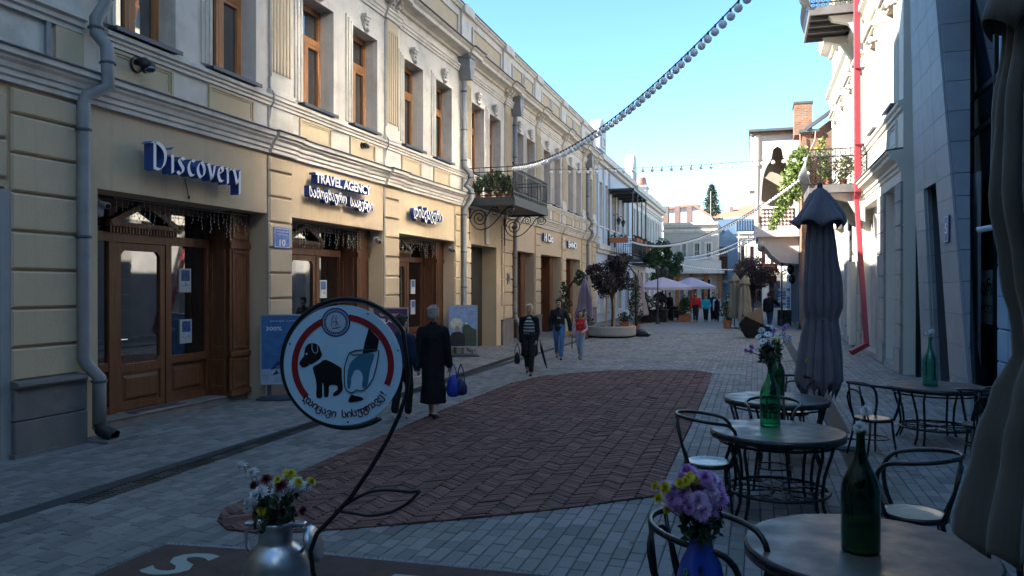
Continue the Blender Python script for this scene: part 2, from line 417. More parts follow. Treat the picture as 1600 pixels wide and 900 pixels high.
# drains and covers
m_grate = mat('cast_iron_grate', (.035, .034, .034), .6, .2, 8, .4, 60, metal=.4)
def drain(name, x0, x1, xe0, xe1, y0, y1, label):
    t = thing(name, label, 'drain')
    mb = MB(); mb.quad((x0,y0,-.006),(x1,y0,-.006),(xe1,y1,-.006),(xe0,y1,-.006)); mb.build('channel', m_joint, t)
    a = MB(); N = int((y1-y0)/.06)
    for i in range(N):
        f = i/N; y = y0+(y1-y0)*f; xa = x0+(xe0-x0)*f; xb = x1+(xe1-x1)*f
        if y > 22 and i % 2: continue
        a.box(xa+.01, xb-.01, y, y+.035, -.004, .0035)
    tag(a.build('grate_bars', m_grate, t), None, kind='stuff')
    b = MB()
    for q, dq in (((x0, xe0), .012), ((x1, xe1), -.012)): b.prism([(q[0], y0), (q[0]+dq, y0), (q[1]+dq, y1), (q[1], y1)], 'z', -.004, .0045)
    b.build('grate_edge', m_grate, t)
drain('drain_channel', -6.46, -6.2, -7.1, -6.84, 6.05, 24, 'long dark drain channel in the paving beside the shopfronts')
drain('drain_channel', .95, 1.2, 1.35, 1.6, 5.5, 28, 'dark slotted drain channel running past the cafe tables')
def cover(x, y, r, label):
    t = thing('manhole_cover', label, 'manhole cover', (x, y, 0))
    MB().lathe([(r*1.12, -.01), (r*1.12, .004), (r*1.02, .004), (r*1.02, -.002)], n=32, cap=False).build('cover_ring', mat('concrete_ring', (.33,.34,.35), .8), t)
    MB().lathe([(0, .003), (r, .003), (r, -.01)], n=32, cap=False).build('lid', mat('iron_lid', (.12,.13,.14), .55, .2, 6, .5, 25, metal=.5), t)
cover(-.62, 19.95, .36, 'round manhole cover beside the far corner of the brick lens')
# ground mat with lettering at the lower edge
MT = [(-4.62, 3.4), (-1.2, 3.6), (-1.4, 5.52), (-3.33, 5.42), (-4.6, 5.26)]
t = thing('entrance_mat', 'brown mat with pale lettering and frayed edge lying on the pavers', 'mat')
MB().prism(MT, 'z', .0025, .016).build('mat_cloth', mat('brown_mat', (.085,.05,.042), .95, .25, 5, .5, 90, stain=.3, stain_c=(.13,.08,.05), ss=2), t)
fr = MB(); rr = random.Random(3)
for i in range(len(MT)):
    a, b = Vector((*MT[i], 0)), Vector((*MT[(i+1) % len(MT)], 0)); d = (b-a); L = d.length; d.normalize(); nrm = Vector((d.y, -d.x, 0))
    for q in range(int(L/.008)):
        p = a + d*(q*.008+rr.random()*.006); e = p + nrm*rr.uniform(.02, .06) + d*rr.uniform(-.02, .02)
        fr.tube([p+Vector((0,0,.014)), (p+e)/2+Vector((0,0,.022)), e+Vector((0,0,.006))], .0035, 3)
tag(fr.build('frayed_edge', mat('pale_fibre', (.3,.3,.31), .9), t), None, kind='stuff')
m_let = mat('pale_green_print', (.30,.34,.31), .85)
for ch, ox, oy, w_, h_ in (('S', -4.38, 4.66, .34, .50), ('I', -3.42, 4.37, .20, .62), ('I', -2.62, 4.60, .20, .62)):
    mb = MB(); add_text(mb, ch, w_, h_, .003, (ox, oy, .0165), (.99, .08, 0), (.16, .98, 0), (0,0,1), .02); mb.build('letter', m_let, t)

# a few fallen leaves and scraps on the paving
lr = random.Random(17); lv = MB()
for k in range(230):
    x, y = lr.uniform(-8.6,3.2), lr.uniform(3.5,26); a = lr.random()*6.28; s_ = lr.uniform(.018,.04); z = .022 if inlens(x,y) else .006
    P = [(x+s_*math.cos(a),y+s_*math.sin(a),z),(x-s_*.45*math.sin(a),y+s_*.45*math.cos(a),z+.008),(x-s_*math.cos(a),y-s_*math.sin(a),z),(x+s_*.45*math.sin(a),y-s_*.45*math.cos(a),z+.004)]
    lv.poly(P)
tag(lv.build('fallen_leaves', mat('dry_leaf', (.16,.10,.045), .8, .2, 9, 0, island=.5)), 'small dry leaves scattered over the paving', 'leaves', kind='stuff')
# ------------------------------------------------------------------ left side of the street
XF = -8.8
def prof_y(mb, prof, y0, y1, x=XF, sgn=1):
    """moulding: profile of (outward, z) swept along Y"""
    mb.prism([(p[0]*sgn + x, p[1]) for p in prof], 'y', y0, y1) if False else None
    n = len(prof); i = len(mb.v)
    for t in (y0, y1):
        for o, z in prof: mb.v.append((x + o*sgn, t, z))
    mb.f.append(tuple(range(i+n-1, i-1, -1))); mb.f.append(tuple(range(i+n, i+2*n)))
    for k in range(n): mb.f.append((i+k, i+(k+1) % n, i+n+(k+1) % n, i+n+k))
    return mb
CORNICE = [(0,4.64),(.07,4.64),(.07,4.70),(.10,4.72),(.10,4.78),(.13,4.80),(.15,4.86),(.19,4.90),(.19,4.93),(.24,4.95),(.24,5.03),(0,5.05)]
def FL(y0, y1, mb, z0=5.03, o=.27): return prof_y(mb, [(0,z0+.045),(0,z0+.015),(o,z0),(o,z0+.018)], y0, y1)
SILL = [(0,5.55),(.05,5.55),(.05,5.60),(.08,5.62),(.08,5.66),(.12,5.68),(.12,5.74),(0,5.76)]
ARCH = [(0,8.80),(.04,8.80),(.04,8.86),(.07,8.88),(.07,8.94),(.10,8.96),(.10,9.0),(0,9.01)]
EAVE = [(0,9.24),(.08,9.24),(.10,9.30),(.20,9.34),(.36,9.36),(.36,9.46),(.42,9.50),(.46,9.54),(0,9.56)]
CAP = [(-.30,10.78),(.05,10.78),(.08,10.84),(.13,10.86),(.13,10.92),(-.30,10.94)]

def leaf_quads(mb, pts, size, rnd, flat=.0, tall=1.0):
    for p in pts:
        s_ = size*rnd.uniform(.6, 1.35); d = Vector((rnd.gauss(0,1), rnd.gauss(0,1), rnd.gauss(0,.7)+flat)).normalized()
        u = d.orthogonal().normalized(); v = d.cross(u); a = rnd.random()*6.28
        u, v = u*math.cos(a)+v*math.sin(a), v*math.cos(a)-u*math.sin(a); c = Vector(p)
        i = len(mb.v); mb.v += [tuple(c-u*s_*.5*tall), tuple(c+v*s_*.3+d*s_*.08), tuple(c+u*s_*.5*tall), tuple(c-v*s_*.3+d*s_*.08)]; mb.f.append((i,i+1,i+2,i+3))

def volute(cx, cz, r0, turns, start, dirn, n=26):
    """spiral running inwards, points (u, z)"""
    out = []
    for k in range(n+1):
        f = k/n; a = start + dirn*turns*2*math.pi*f; r = r0*(1-f)**.9 + r0*.12
        out.append((cx + r*math.cos(a), cz + r*math.sin(a)))
    return out

def keystone_mesh():
    mb = MB(); mb.box(0,.13,-.13,.13,.33,.40); mb.box(0,.10,-.10,.10,.26,.34)
    pr = [(0,.0),(.05,.0),(.09,.04),(.085,.09),(.06,.13),(.075,.2),(.11,.26),(.11,.3),(0,.3)]
    n = len(pr); i = len(mb.v)
    for t in (-.075, .075):
        for o, z in pr: mb.v.append((o, t, z))
    mb.f.append(tuple(range(i+n-1,i-1,-1))); mb.f.append(tuple(range(i+n,i+2*n)))
    for k in range(n): mb.f.append((i+k, i+(k+1)%n, i+n+(k+1)%n, i+n+k))
    for z, r in ((.05,.05),(.17,.035),(.27,.05)):
        mb.ball((.09,0,z), r, 8, 6, (1,1.1,.9)); mb.ball((.07,-.08,z+.01), r*.7, 6, 5); mb.ball((.07,.08,z+.01), r*.7, 6, 5)
    return mb.mesh('keystone', m_white)
KEY = keystone_mesh()
def corbel_mesh():
    mb = MB()
    for dy in (-.14, .14):
        pts = [(0,-.02),(.03,.0),(.05,.1),(.06,.18),(.10,.26),(.16,.30),(.2,.34),(.2,.42),(0,.42)]; n = len(pts); i = len(mb.v)
        for t in (dy-.075, dy+.075):
            for o, z in pts: mb.v.append((o, t, z))
        mb.f.append(tuple(range(i+n-1,i-1,-1))); mb.f.append(tuple(range(i+n,i+2*n)))
        for k in range(n): mb.f.append((i+k, i+(k+1)%n, i+n+(k+1)%n, i+n+k))
        for z, o, r in ((.05,.05,.05),(.14,.07,.055),(.24,.11,.05),(.36,.17,.06)): mb.ball((o,dy,z), r, 8, 6, (1,1.3,1))
    return mb.mesh('corbel', m_white)
CORB = corbel_mesh()

def window_left(b, y0, wid=1.2, z0=5.84, z1=8.06, x=XF, dep=.24, wood=None, sgn=1, key=True, curt=None, surround=True, half=False, glass=None, trim=None, sill_mat=None):
    """sash window with sub-parts pane, sill, surround, keystone"""
    wood = wood or m_wood2; trim = trim or m_white
    y1 = y0+wid; X = lambda o: x + o*sgn
    f = MB(); a, c = X(-dep), X(-dep-.09)
    f.frame('x', c, a, y0, y1, z0, z1, .07, .08)
    zt = z0 + (z1-z0)*.66
    f.box(c, X(-dep+.02), y0+.07, y1-.07, zt-.045, zt+.045)
    ym = (y0+y1)/2
    f.box(c, X(-dep+.015), ym-.045, ym+.045, z0+.08, zt-.045)
    for ya, yb in ((y0+.07, ym-.045), (ym+.045, y1-.07)):
        f.frame('x', X(-dep-.07), X(-dep+.008), ya, yb, z0+.08, zt-.045, .055, .07)
    f.frame('x', X(-dep-.07), X(-dep+.008), y0+.07, y1-.07, zt+.045, z1-.08, .05)
    o = f.build('window', wood, b)
    for ya, yb, za, zb in ((y0+.12, ym-.09, z0+.14, zt-.1), (ym+.09, y1-.12, z0+.14, zt-.1), (y0+.12, y1-.12, zt+.09, z1-.12)):
        rr = random.Random(int(ya*100)); t1 = rr.uniform(-.006,.006)
        xx = X(-dep-.04)
        MB().quad((xx+t1,ya,za),(xx-t1,yb,za),(xx-t1*.5,yb,zb),(xx+t1,ya,zb)).build('pane', glass or m_glass, o)
    if curt:
        xx = X(-dep-.12)
    s_ = MB(); s_.box(X(-dep), X(.17), y0-.06, y1+.06, z0-.05, z0-.015); s_.box(X(.15), X(.172), y0-.07, y1+.07, z0-.075, z0-.012)
    s_.build('sill', sill_mat or m_flash, o)
    if surround:
        g = MB(); e = .2
        for k, (w_, oo) in enumerate(((e, .035), (e*.66, .06), (e*.3, .085))):
            j_ = .003*(2-k); g.box(X(.001), X(oo), y0-w_, y0-j_, z0+j_, z1+w_); g.box(X(.001), X(oo-.0007), y1+j_, y1+w_, z0+j_, z1+w_)
            g.box(X(.001), X(oo-.0014), y0-j_*.9, y1+j_*.9, z1+j_, z1+w_-.001)
        g.build('surround', trim, o)
    if key:
        k_ = put('keystone', KEY, o, (X(.05), (y0+y1)/2, z1+.02), (0, 0, 0 if sgn > 0 else math.pi))
    return o

# ---- long building
LB = thing('long_building', 'long cream two-storey building with fluted pilasters and blue lettered shopfronts', 'building')
PIERS = [(12.69,13.5),(17.5,18.37),(22.3,23.7),(26.9,28.2),(31.4,32.3),(36.1,36.95),(40.3,42.0)]
BAYS = [(8.72,12.69),(13.5,17.5),(18.37,22.3),(23.7,26.9),(28.2,31.4),(32.3,36.1),(36.95,40.3),(42.0,43.3)]
YE = 44.45; TOPZ = 3.5
holes = [(a, b, -1, TOPZ) for a, b in BAYS[:-1]] + [(42.05,43.2,-1,2.9)]
MB().wall('x', XF, XF-.55, 8.72, YE, -.05, 4.66, holes).build('ground_floor_wall', m_plaster, LB)
# recess jambs are painted grey-beige by the deeper wall, soffits dark
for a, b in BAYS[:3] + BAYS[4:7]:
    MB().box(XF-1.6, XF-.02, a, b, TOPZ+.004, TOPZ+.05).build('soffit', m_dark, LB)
# stone blocks on the piers
blk = {}
def block_mesh(w_, h_, d_=.055):
    k_ = (round(w_,2), round(h_,2))
    if k_ not in blk:
        mb = MB(); b_ = .022; i = len(mb.v)
        for e, o in ((0, 0), (0, d_-b_), (b_, d_)):
            mb.v += [(o, e, e), (o, w_-e, e), (o, w_-e, h_-e), (o, e, h_-e)]
        for r_ in (0, 4):
            for j in range(4): mb.f.append((i+r_+j, i+r_+(j+1) % 4, i+r_+4+(j+1) % 4, i+r_+4+j))
        mb.f.append((i+8, i+9, i+10, i+11)); blk[k_] = mb.mesh('stone_block', m_plaster)
    return blk[k_]
ZC = [.92 + .485*k for k in range(8)] 
def blocks(parent, y0, y1, zs, ztop, x=XF, sgn=1):
    for i, z in enumerate(zs):
        zt = zs[i+1] if i+1 < len(zs) else ztop
        if zt - z < .15: continue
        o = put('stone_block', block_mesh(y1-y0, zt-z-.03), parent, (x, y0 if sgn > 0 else y1, z+.015), (0,0,0 if sgn > 0 else math.pi))
PW = [(12.72,13.47),(17.53,18.34),(22.9,23.68),(27.2,28.17),(31.45,32.27),(36.15,36.92),(40.6,41.5),(43.35,44.4)]
for a, b in PW: blocks(LB, a, b, ZC, 4.6)
blocks(LB, 22.32, 22.72, ZC, 4.6); blocks(LB, 26.95, 27.12, ZC[1:], 3.5)
for a, b in PW + [(22.3,22.75),(26.92,27.15)]:
    pl = MB(); pl.box(XF, XF+.09, a-.02, b+.02, -.02, .86); pl.box(XF, XF+.12, a-.04, b+.04, .862, .915); pl.build('plinth_stone', m_plinth, LB, bev=.01)
# keystone strip over the gate
MB().box(XF, XF+.07, 25.1, 25.45, 3.55, 4.6).build('lintel_key', m_white, LB, bev=.015)
# band above shops, mouldings
for nm, pr, m_, ya in (('lower_cornice', CORNICE, m_white, 8.6), ('sill_band', SILL, m_white, 8.8), ('architrave', ARCH, m_white, 8.8), ('eave_cornice', EAVE, m_white, 8.8), ('parapet_cap', CAP, m_white, 8.8)):
    mb = prof_y(MB(), pr, ya, YE)
    if nm in ('lower_cornice', 'eave_cornice'):
        # the moulding breaks forward over every pilaster
        for a, b in [(12.66,13.52),(17.48,18.4),(22.75,23.75),(27.1,28.2),(31.4,32.3),(36.1,36.97),(40.5,41.6),(43.4,YE+.03)]:
            prof_y(mb, [(o+.07 if o > 0 else o, z+.0015*(1 if i % 2 else -1)) for i, (o, z) in enumerate(pr)], a, b)
    mb.build(nm, m_, LB)
fl = FL(8.6, YE, MB()); FL(8.8, YE, fl, 9.55, .5)
for a, b in [(12.64,13.54),(17.46,18.42),(22.73,23.77),(27.08,28.22),(31.38,32.32),(36.08,36.99),(40.48,41.62)]:
    FL(a, b, fl, 5.034, .345); FL(a, b, fl, 9.554, .575)
prof_y(fl, [(-.32,10.955),(-.32,10.93),(.16,10.925),(.16,10.95)], 8.8, YE)
fl.build('flashing', m_flash, LB)
# upper wall with windows
WIN = []
starts = [8.78, 13.5, 18.35, 23.4, 28.1, 32.35, 36.9, 41.55]
for i, s0 in enumerate(starts[:7]):
    n1 = ([12.69,17.5,22.3,27.0,31.45,36.1,40.6] )[i]; g = n1 - s0
    WIN += [s0 + g*.055 + .04, s0 + g*.56]
WIN[0] = 8.97; WIN[1] = 11.05; WIN[2] = 13.8; WIN[3] = 15.85; WIN[4] = 18.57; WIN[5] = 20.69
WIN += [41.95]
HW = 1.2
hol = [(y, y+HW, 5.82, 8.06) for y in WIN]
MB().wall('x', XF, XF-.5, 8.72, YE, 4.66, 9.4, hol).build('upper_wall', m_white, LB)
MB().box(XF-.5, XF-6, 8.72, 8.9, 0, 9.4).build('gable_wall', m_white, LB)
MB().box(XF-.55, XF-6.5, YE-.3, YE, 0, 10.9).build('end_wall', m_white, LB)
for y in WIN: window_left(LB, y, HW)
# sunken ochre panels under the windows
for y in WIN:
    y0, y1 = y-.02, y+HW+.02
    f = MB(); f.frame('x', XF, XF+.035, y0, y1, 5.10, 5.53, .045); f.frame('x', XF, XF+.018, y0+.05, y1-.05, 5.145, 5.485, .035)
    o = f.build('apron_panel', m_white if False else m_ochre, LB); MB().box(XF, XF+.006, y0+.085, y1-.085, 5.18, 5.45).build('panel_field', m_ochre, o)
# fluted pilasters
PIL = [(12.74,13.46),(17.56,18.32),(22.95,23.65),(27.2,28.0),(31.5,32.25),(36.15,36.9),(40.65,41.45),(43.55,44.3)]
for a, b in PIL:
    c = (a+b)/2; w_ = .64; mb = MB()
    mb.box(XF, XF+.06, a-.04, b+.04, 5.06, 5.52); mb.box(XF, XF+.10, a-.05, b+.05, 5.76, 5.86); mb.box(XF, XF+.07, a-.02, b+.02, 5.86, 6.10)
    mb.box(XF, XF+.055, c-w_/2, c+w_/2, 6.10, 8.80)
    o = mb.build('pilaster', m_white, LB, bev=.006)
    r_ = MB(); N = 6
    for k in range(N):
        yk = c - w_/2 + .05 + k*(w_-.1)/(N-1); r_.box(XF+.05, XF+.085, yk-.026, yk+.026, 6.2, 8.5)
    r_.build('fluting', m_ochre, o, bev=.01)
    MB().box(XF+.04, XF+.066, c-w_/2+.03, c+w_/2-.03, 8.52, 8.74).build('pilaster_neck', m_ochre, o)
    mb = prof_y(MB(), [(0,8.79),(.11,8.79),(.11,8.86),(.14,8.88),(.14,8.95),(.17,8.97),(.17,9.015),(0,9.02)], a-.04, b+.04); mb.build('capital', m_white, o)
    put('corbel', CORB, o, (XF+.06, c, 8.94))
# parapet
pholes = []
MB().box(XF-.28, XF-.02, 8.8, YE, 9.56, 10.79).build('parapet_wall', m_white, LB)
for i in range(len(PIL)):
    a = PIL[i][0]-.1; b = PIL[i][1]+.02
    mb = MB().box(XF-.3, XF+.05, a, b, 9.58, 10.72); mb.prism([(a-.03,10.70),(b+.03,10.70),(b+.03,10.97),((a+b)/2,10.985),(a-.03,10.97)], 'x', XF-.32, XF+.17)
    mb.build('parapet_post', m_white, LB)
    if i+1 < len(PIL):
        g0, g1 = b+.1, PIL[i+1][0]-.2; n = 2 if i >= 2 else 1
        if i == 2: n = 1
        for j in range(n):
            y0 = g0+(g1-g0)*j/n+.12; y1 = g0+(g1-g0)*(j+1)/n-.12
            f = MB(); f.frame('x', XF-.02, XF+.035, y0, y1, 9.86, 10.56, .06)
            o = f.build('parapet_panel', m_white, LB); MB().box(XF-.02, XF-.012, y0+.07, y1-.07, 9.93, 10.49).build('panel_field', m_ochre, o)
MB().box(XF-9, XF-.3, 12.7, YE, 9.5, 9.7).build('roof', m_flash, LB)
# conduits beside the pilasters
for y in (12.70, 17.52):
    MB().tube([(XF+.02,y,4.6),(XF+.02,y,.9)], .018, 6).build('conduit', m_pipe, LB)
    MB().tube([(XF+.02,y+.02,5.06),(XF+.075,y+.02,5.5),(XF+.14,y+.02,5.6),(XF+.14,y+.02,5.76),(XF+.04,y+.02,5.9),(XF+.04,y+.02,8.7)], .016, 6).build('conduit', m_pipe, LB)

def downpipe(b, y, ztop, hopper=True, z0=.12, low=None, big=.085):
    mb = MB(); o = .13
    pts = [(o, ztop), (o, 6.0), (o+.02, 5.85), (o+.22, 5.62), (o+.22, 5.45), (o+.05, 5.25), (o+.24, 5.12), (o+.24, 4.85), (o+.02, 4.55), (o, 4.4), (o, 1.05), (o+.02,.92), (o+.15,.72), (o+.15,.2)]
    mb.tube([(XF+p[0], y, p[1]) for p in pts], big, 12)
    p_ = mb.build('downpipe', m_pipe, b, smooth=True)
    for z, oo in ((8.2,o),(7,o),(6.05,o),(4.35,o),(3.2,o),(2.1,o),(1.1,o),(.6,o+.15),(5.5,o+.22),(5.0,o+.24)):
        if z < ztop: c = MB(); c.lathe([(big+.004,-.025),(big+.016,-.02),(big+.016,.02),(big+.004,.025)], (XF+oo,y,z), 12, cap=False); c.build('pipe_clamp', m_flash, p_)
    s_ = MB(); s_.tube([(XF+o+.15,y,.28),(XF+o+.17,y,.18),(XF+o+.34,y-.02,.10)], [big+.005,big+.01,big], 10, cap=False); s_.build('outlet_shoe', m_pipe, p_, smooth=True)
    if hopper:
        h = MB(); h.prism([(y-.22,9.2),(y+.22,9.2),(y+.22,8.9),(y+.1,8.55),(y-.1,8.55),(y-.22,8.9)], 'x', XF+.02, XF+.40); h.box(XF, XF+.44, y-.25, y+.25, 9.19, 9.24)
        h.tube([(XF+.25,y,9.22),(XF+.3,y,9.45),(XF+.42,y,9.5)], .05, 8)
        h.build('hopper', m_pipe, p_)
    return p_
downpipe(LB, 22.82, 8.7); downpipe(LB, 28.25, 8.7); downpipe(LB, 41.7, 8.7)
# nearest pipe: three offsets, kink over the plinth
o_ = .13; p0 = MB(); yb = 8.66
pts = [(o_+.12,8.62,8.4),(o_+.12,8.62,6.02),(o_+.02,8.55,5.8),(o_+.02,8.56,5.6),(o_+.16,8.6,5.42),(o_+.16,8.62,4.88),(o_-.02,8.42,4.72),(o_-.02,8.38,4.6),(o_-.02,8.38,1.16),(o_,8.42,1.05),(o_+.1,8.52,.88),(o_+.1,8.52,.18)]
p_ = p0.tube([(XF+a,b,c) for a,b,c in pts], .088, 14).build('downpipe', m_pipe, LB, smooth=True)
for a,b,z in ((o_+.12,8.62,6.6),(o_+.12,8.62,6.1),(o_+.02,8.56,5.68),(o_+.16,8.62,5.2),(o_-.02,8.38,4.25),(o_-.02,8.38,2.8),(o_+.1,8.52,.83)):
    c = MB(); c.lathe([(.091,-.02),(.104,-.014),(.104,.014),(.091,.02)], (XF+a,b,z), 14, cap=False); c.tube([(XF+a-.12,b-.03,z),(XF+a-.05,b-.09,z)], .01, 5); c.build('pipe_clamp', m_flash, p_)
MB().tube([(XF+o_+.1,8.52,.26),(XF+o_+.12,8.53,.17),(XF+o_+.32,8.56,.07)], [.09,.095,.1], 12, cap=False).build('outlet_shoe', m_iron, p_, smooth=True)
MB().box(XF-.0, XF+.5, 8.4, 8.95, -.02, .045).build('splash_stone', m_plinth, LB, bev=.01)

# shopfronts of varnished wood in the first three bays
XS = -9.65
def shopfront(y0, y1, poster, zs=.12, brickrefl=False):
    t = MB(); L = y1-y0
    t.box(XF-2.2, XF-.42, y0-.06 if y0 > 9 else y0, y1, -.02, zs-.02); t.box(XF-2.2, XF-.40, y0, y1, zs-.02, zs+.003)
    t.build('threshold_stone', mat('threshold_stone', (.22,.19,.17), .8, .2, 3, .3, 30), LB, bev=.008)
    # frame members at plane XS: sidelight | door | window | return panel | pilaster
    D0, D1 = y0+1.15, y0+2.25; S0 = y0+.28; Wn1 = y0+3.33
    f = MB(); X0, X1 = XS-.05, XS+.05
    for a, b in ((S0-.35, S0), (D0-.13, D0), (D1, D1+.13), (Wn1-.06, Wn1)): f.box(X0, X1, a, b, zs, 3.5)
    f.box(X0-.01, X1+.012, S0-.35, Wn1, 2.83, 2.98)          # transom rail
    f.box(X0-.01, X1-.01, S0, D0-.13, .8, .93); f.box(X0-.01, X1-.01, D1+.13, Wn1-.06, .8, .93)
    f.box(X0-.01, X1-.01, S0, D0-.13, zs, .24); f.box(X0-.01, X1-.01, D1+.13, Wn1-.06, zs, .24)
    f.box(X0-.02, X1+.02, S0-.35, Wn1, 3.38, 3.5)
    # pediment over the door
    A, B_, z_ = D0-.2, D1+.2, 2.97
    f.prism([(A,z_+.1),(B_,z_+.1),(B_,z_+.17),(A,z_+.17)], 'x', X1, X1+.09)
    f.bar((X1+.05,A+.02,z_+.15),(X1+.05,(A+B_)/2,z_+.50), .09, .1, up=(1,0,0)); f.bar((X1+.053,B_-.02,z_+.15),(X1+.053,(A+B_)/2,z_+.50), .09, .1, up=(1,0,0))
    sf = f.build('shopfront', m_wood, LB)
    dn = MB(); k = 0; yy = A+.03
    while yy < B_-.04: dn.box(X1, X1+.06, yy, yy+.035, z_, z_+.095); yy += .065
    dn.build('dentil_row', m_wood, sf)
    # lower fielded panels
    for a, b, in ((S0, D0-.13), (D1+.13, Wn1-.06)):
        if b-a < .12: continue
        p = MB(); p.box(X0, X0+.03, a, b, .24, .8); e = .07
        i = len(p.v); xx, xo = X0+.03, X0+.065
        p.v += [(xx,a+e,.24+e),(xx,b-e,.24+e),(xx,b-e,.8-e),(xx,a+e,.8-e),(xo,a+e+.05,.29+e),(xo,b-e-.05,.29+e),(xo,b-e-.05,.75-e),(xo,a+e+.05,.75-e)]
        for j in range(4): p.f.append((i+j, i+(j+1)%4, i+4+(j+1)%4, i+4+j))
        p.f.append((i+4,i+5,i+6,i+7)); p.build('fielded_panel', m_wood, sf)
    for a, b, c_, d_ in ((S0, D0-.13, .93, 2.83), (D1+.13, Wn1-.06, .93, 2.83), (S0, D0-.13, 2.98, 3.38), (D0, D1, 2.98, 3.38), (D1+.13, Wn1-.06, 2.98, 3.38)):
        MB().quad((XS,a,c_),(XS,b,c_),(XS,b,d_),(XS,a,d_)).build('shop_pane', m_shopglass, sf)
    # door
    d = MB(); d.box(XS-.03, XS+.035, D0+.01, D0+.12, zs+.02, 2.82); d.box(XS-.03, XS+.035, D1-.12, D1-.01, zs+.02, 2.82); d.box(XS-.03, XS+.033, D0+.12, D1-.12, 2.70, 2.82)
    d.box(XS-.03, XS+.033, D0+.12, D1-.12, .74, .88); d.box(XS-.03, XS+.033, D0+.12, D1-.12, zs+.02, .24)
    for yy in (D0+.12, D1-.12):
        for zz in (.88, 2.70):
            sy = 1 if yy < (D0+D1)/2 else -1; sz = 1 if zz < 1.5 else -1
            d.prism([(yy,zz),(yy+sy*.075,zz),(yy,zz+sz*.075)], 'x', XS-.02, XS+.03)
    e = .05; a, b = D0+.12, D1-.12; i = len(d.v); xx, xo = XS+.01, XS+.045
    d.box(XS-.02, XS+.01, a, b, .24, .74)
    d.v += []; i = len(d.v)
    d.v += [(xx,a+e,.24+e),(xx,b-e,.24+e),(xx,b-e,.74-e),(xx,a+e,.74-e),(xo,a+e+.05,.29+e),(xo,b-e-.05,.29+e),(xo,b-e-.05,.69-e),(xo,a+e+.05,.69-e)]
    for j in range(4): d.f.append((i+j, i+(j+1)%4, i+4+(j+1)%4, i+4+j))
    d.f.append((i+4,i+5,i+6,i+7))
    dr = d.build('shop_door', m_wood, LB)
    MB().quad((XS+.004,a,.88),(XS-.004,b,.88),(XS-.004,b,2.70),(XS+.004,a,2.70)).build('door_pane', m_shopglass, dr)
    MB().tube([(XS+.03,D0+.06,1.28),(XS+.09,D0+.06,1.28),(XS+.09,D0+.19,1.28)], .011, 8).build('door_handle', mat('steel', (.6,.6,.6), .25, 0, bump=0, metal=1), dr)
    # dark return wall towards the street, then the panelled pilaster
    r = MB(); yr = Wn1+.02
    r.box(XF-.38, XS-.05, yr, yr+.05, zs, 3.5)
    for a_, b_ in ((zs+.12, .78), (.95, 2.8), (2.98, 3.36)): 
        r.frame('y', yr-.02, yr, XS+.06, XF-.45, a_, b_, .07)
    r.build('return_panel', m_wood, sf)
    p = MB(); px = XF-.35; a, b = yr, min(y1-.02, yr+.58)
    p.box(px-.06, px, a, b, zs, 3.5); p.box(px, px+.04, a, b, zs, .22); p.box(px, px+.035, a-.01, b, .83, .92); p.box(px, px+.035, a-.01, b, 2.82, 2.94); p.box(px, px+.04, a-.01, b, 3.42, 3.5)
    for a_, b_ in ((.27,.79),(.97,2.78),(2.99,3.38)):
        p.frame('x', px, px+.02, a+.06, b-.05, a_, b_, .05); p.box(px, px+.012, a+.17, b-.16, a_+.13, b_-.13)
    p.build('wood_pilaster', m_wood, sf, bev=.004)
    # interior
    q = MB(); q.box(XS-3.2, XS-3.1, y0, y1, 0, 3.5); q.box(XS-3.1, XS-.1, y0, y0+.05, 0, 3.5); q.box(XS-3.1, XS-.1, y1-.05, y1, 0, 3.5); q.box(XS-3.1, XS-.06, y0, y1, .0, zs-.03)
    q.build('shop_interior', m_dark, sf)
    for (py, pz) in poster:
        g = MB().box(XS+.006, XS+.03, py, py+.29, pz, pz+.42); o = g.build('poster_frame', mat('poster_frame', (.45,.46,.47), .5, 0, bump=0), sf)
        MB().box(XS+.03, XS+.033, py+.04, py+.25, pz+.20, pz+.39).build('poster_print', mat('deep_blue_print', (.02,.07,.22), .5, .6, 14, 0), o)
        MB().box(XS+.03, XS+.033, py+.04, py+.25, pz+.07, pz+.19).build('poster_print', mat('pale_print', (.35,.42,.5), .5, .6, 16, 0), o)
    return sf
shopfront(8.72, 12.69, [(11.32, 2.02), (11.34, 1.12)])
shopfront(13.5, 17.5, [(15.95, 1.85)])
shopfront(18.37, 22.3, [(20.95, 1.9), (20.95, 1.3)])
MB().box(XF-9.2, XF-9, 8.9, YE, 0, 10.9).build('rear_wall', m_white, LB); MB().box(XF-8.9, XF-.6, 8.95, YE-.3, 4.7, 4.85).build('upper_floor', m_dark, LB)
# plain wooden doors in the far bays
for y0, y1 in BAYS[4:7]:
    f = MB(); x = XF-.85
    f.box(x-.05, x, y0, y1, 0, 3.5)
    n = 3; wv = (y1-y0-.9)/n
    for i in range(n):
        a = y0+.1+i*wv; f.frame('x', x, x+.03, a, a+wv-.06, .15, .9, .07); f.frame('x', x, x+.03, a, a+wv-.06, 2.6, 3.35, .07); f.frame('x', x, x+.03, a, a+wv-.06, .98, 2.52, .07)
    f.box(x, XF-.35, y1-.85, y1-.8, 0, 3.5)
    o = f.build('shopfront', m_wood, LB)
    for i in range(2):
        a = y0+.1+i*wv; MB().quad((x+.006,a+.07,1.05),(x+.006,a+wv-.13,1.05),(x+.006,a+wv-.13,2.45),(x+.006,a+.07,2.45)).build('shop_pane', m_shopglass, o)
    MB().box(XF-.4, XF-.33, y1-.8, y1-.3, 0, 3.5).build('wood_pilaster', m_wood, o)
MB().box(XF-.6, XF-.5, 42.05, 43.2, 0, 2.9).build('side_door', m_wood, LB)
# iron and glass gate in the fourth bay
gate = MB(); gx = XF-.5; y0, y1 = 23.75, 25.25
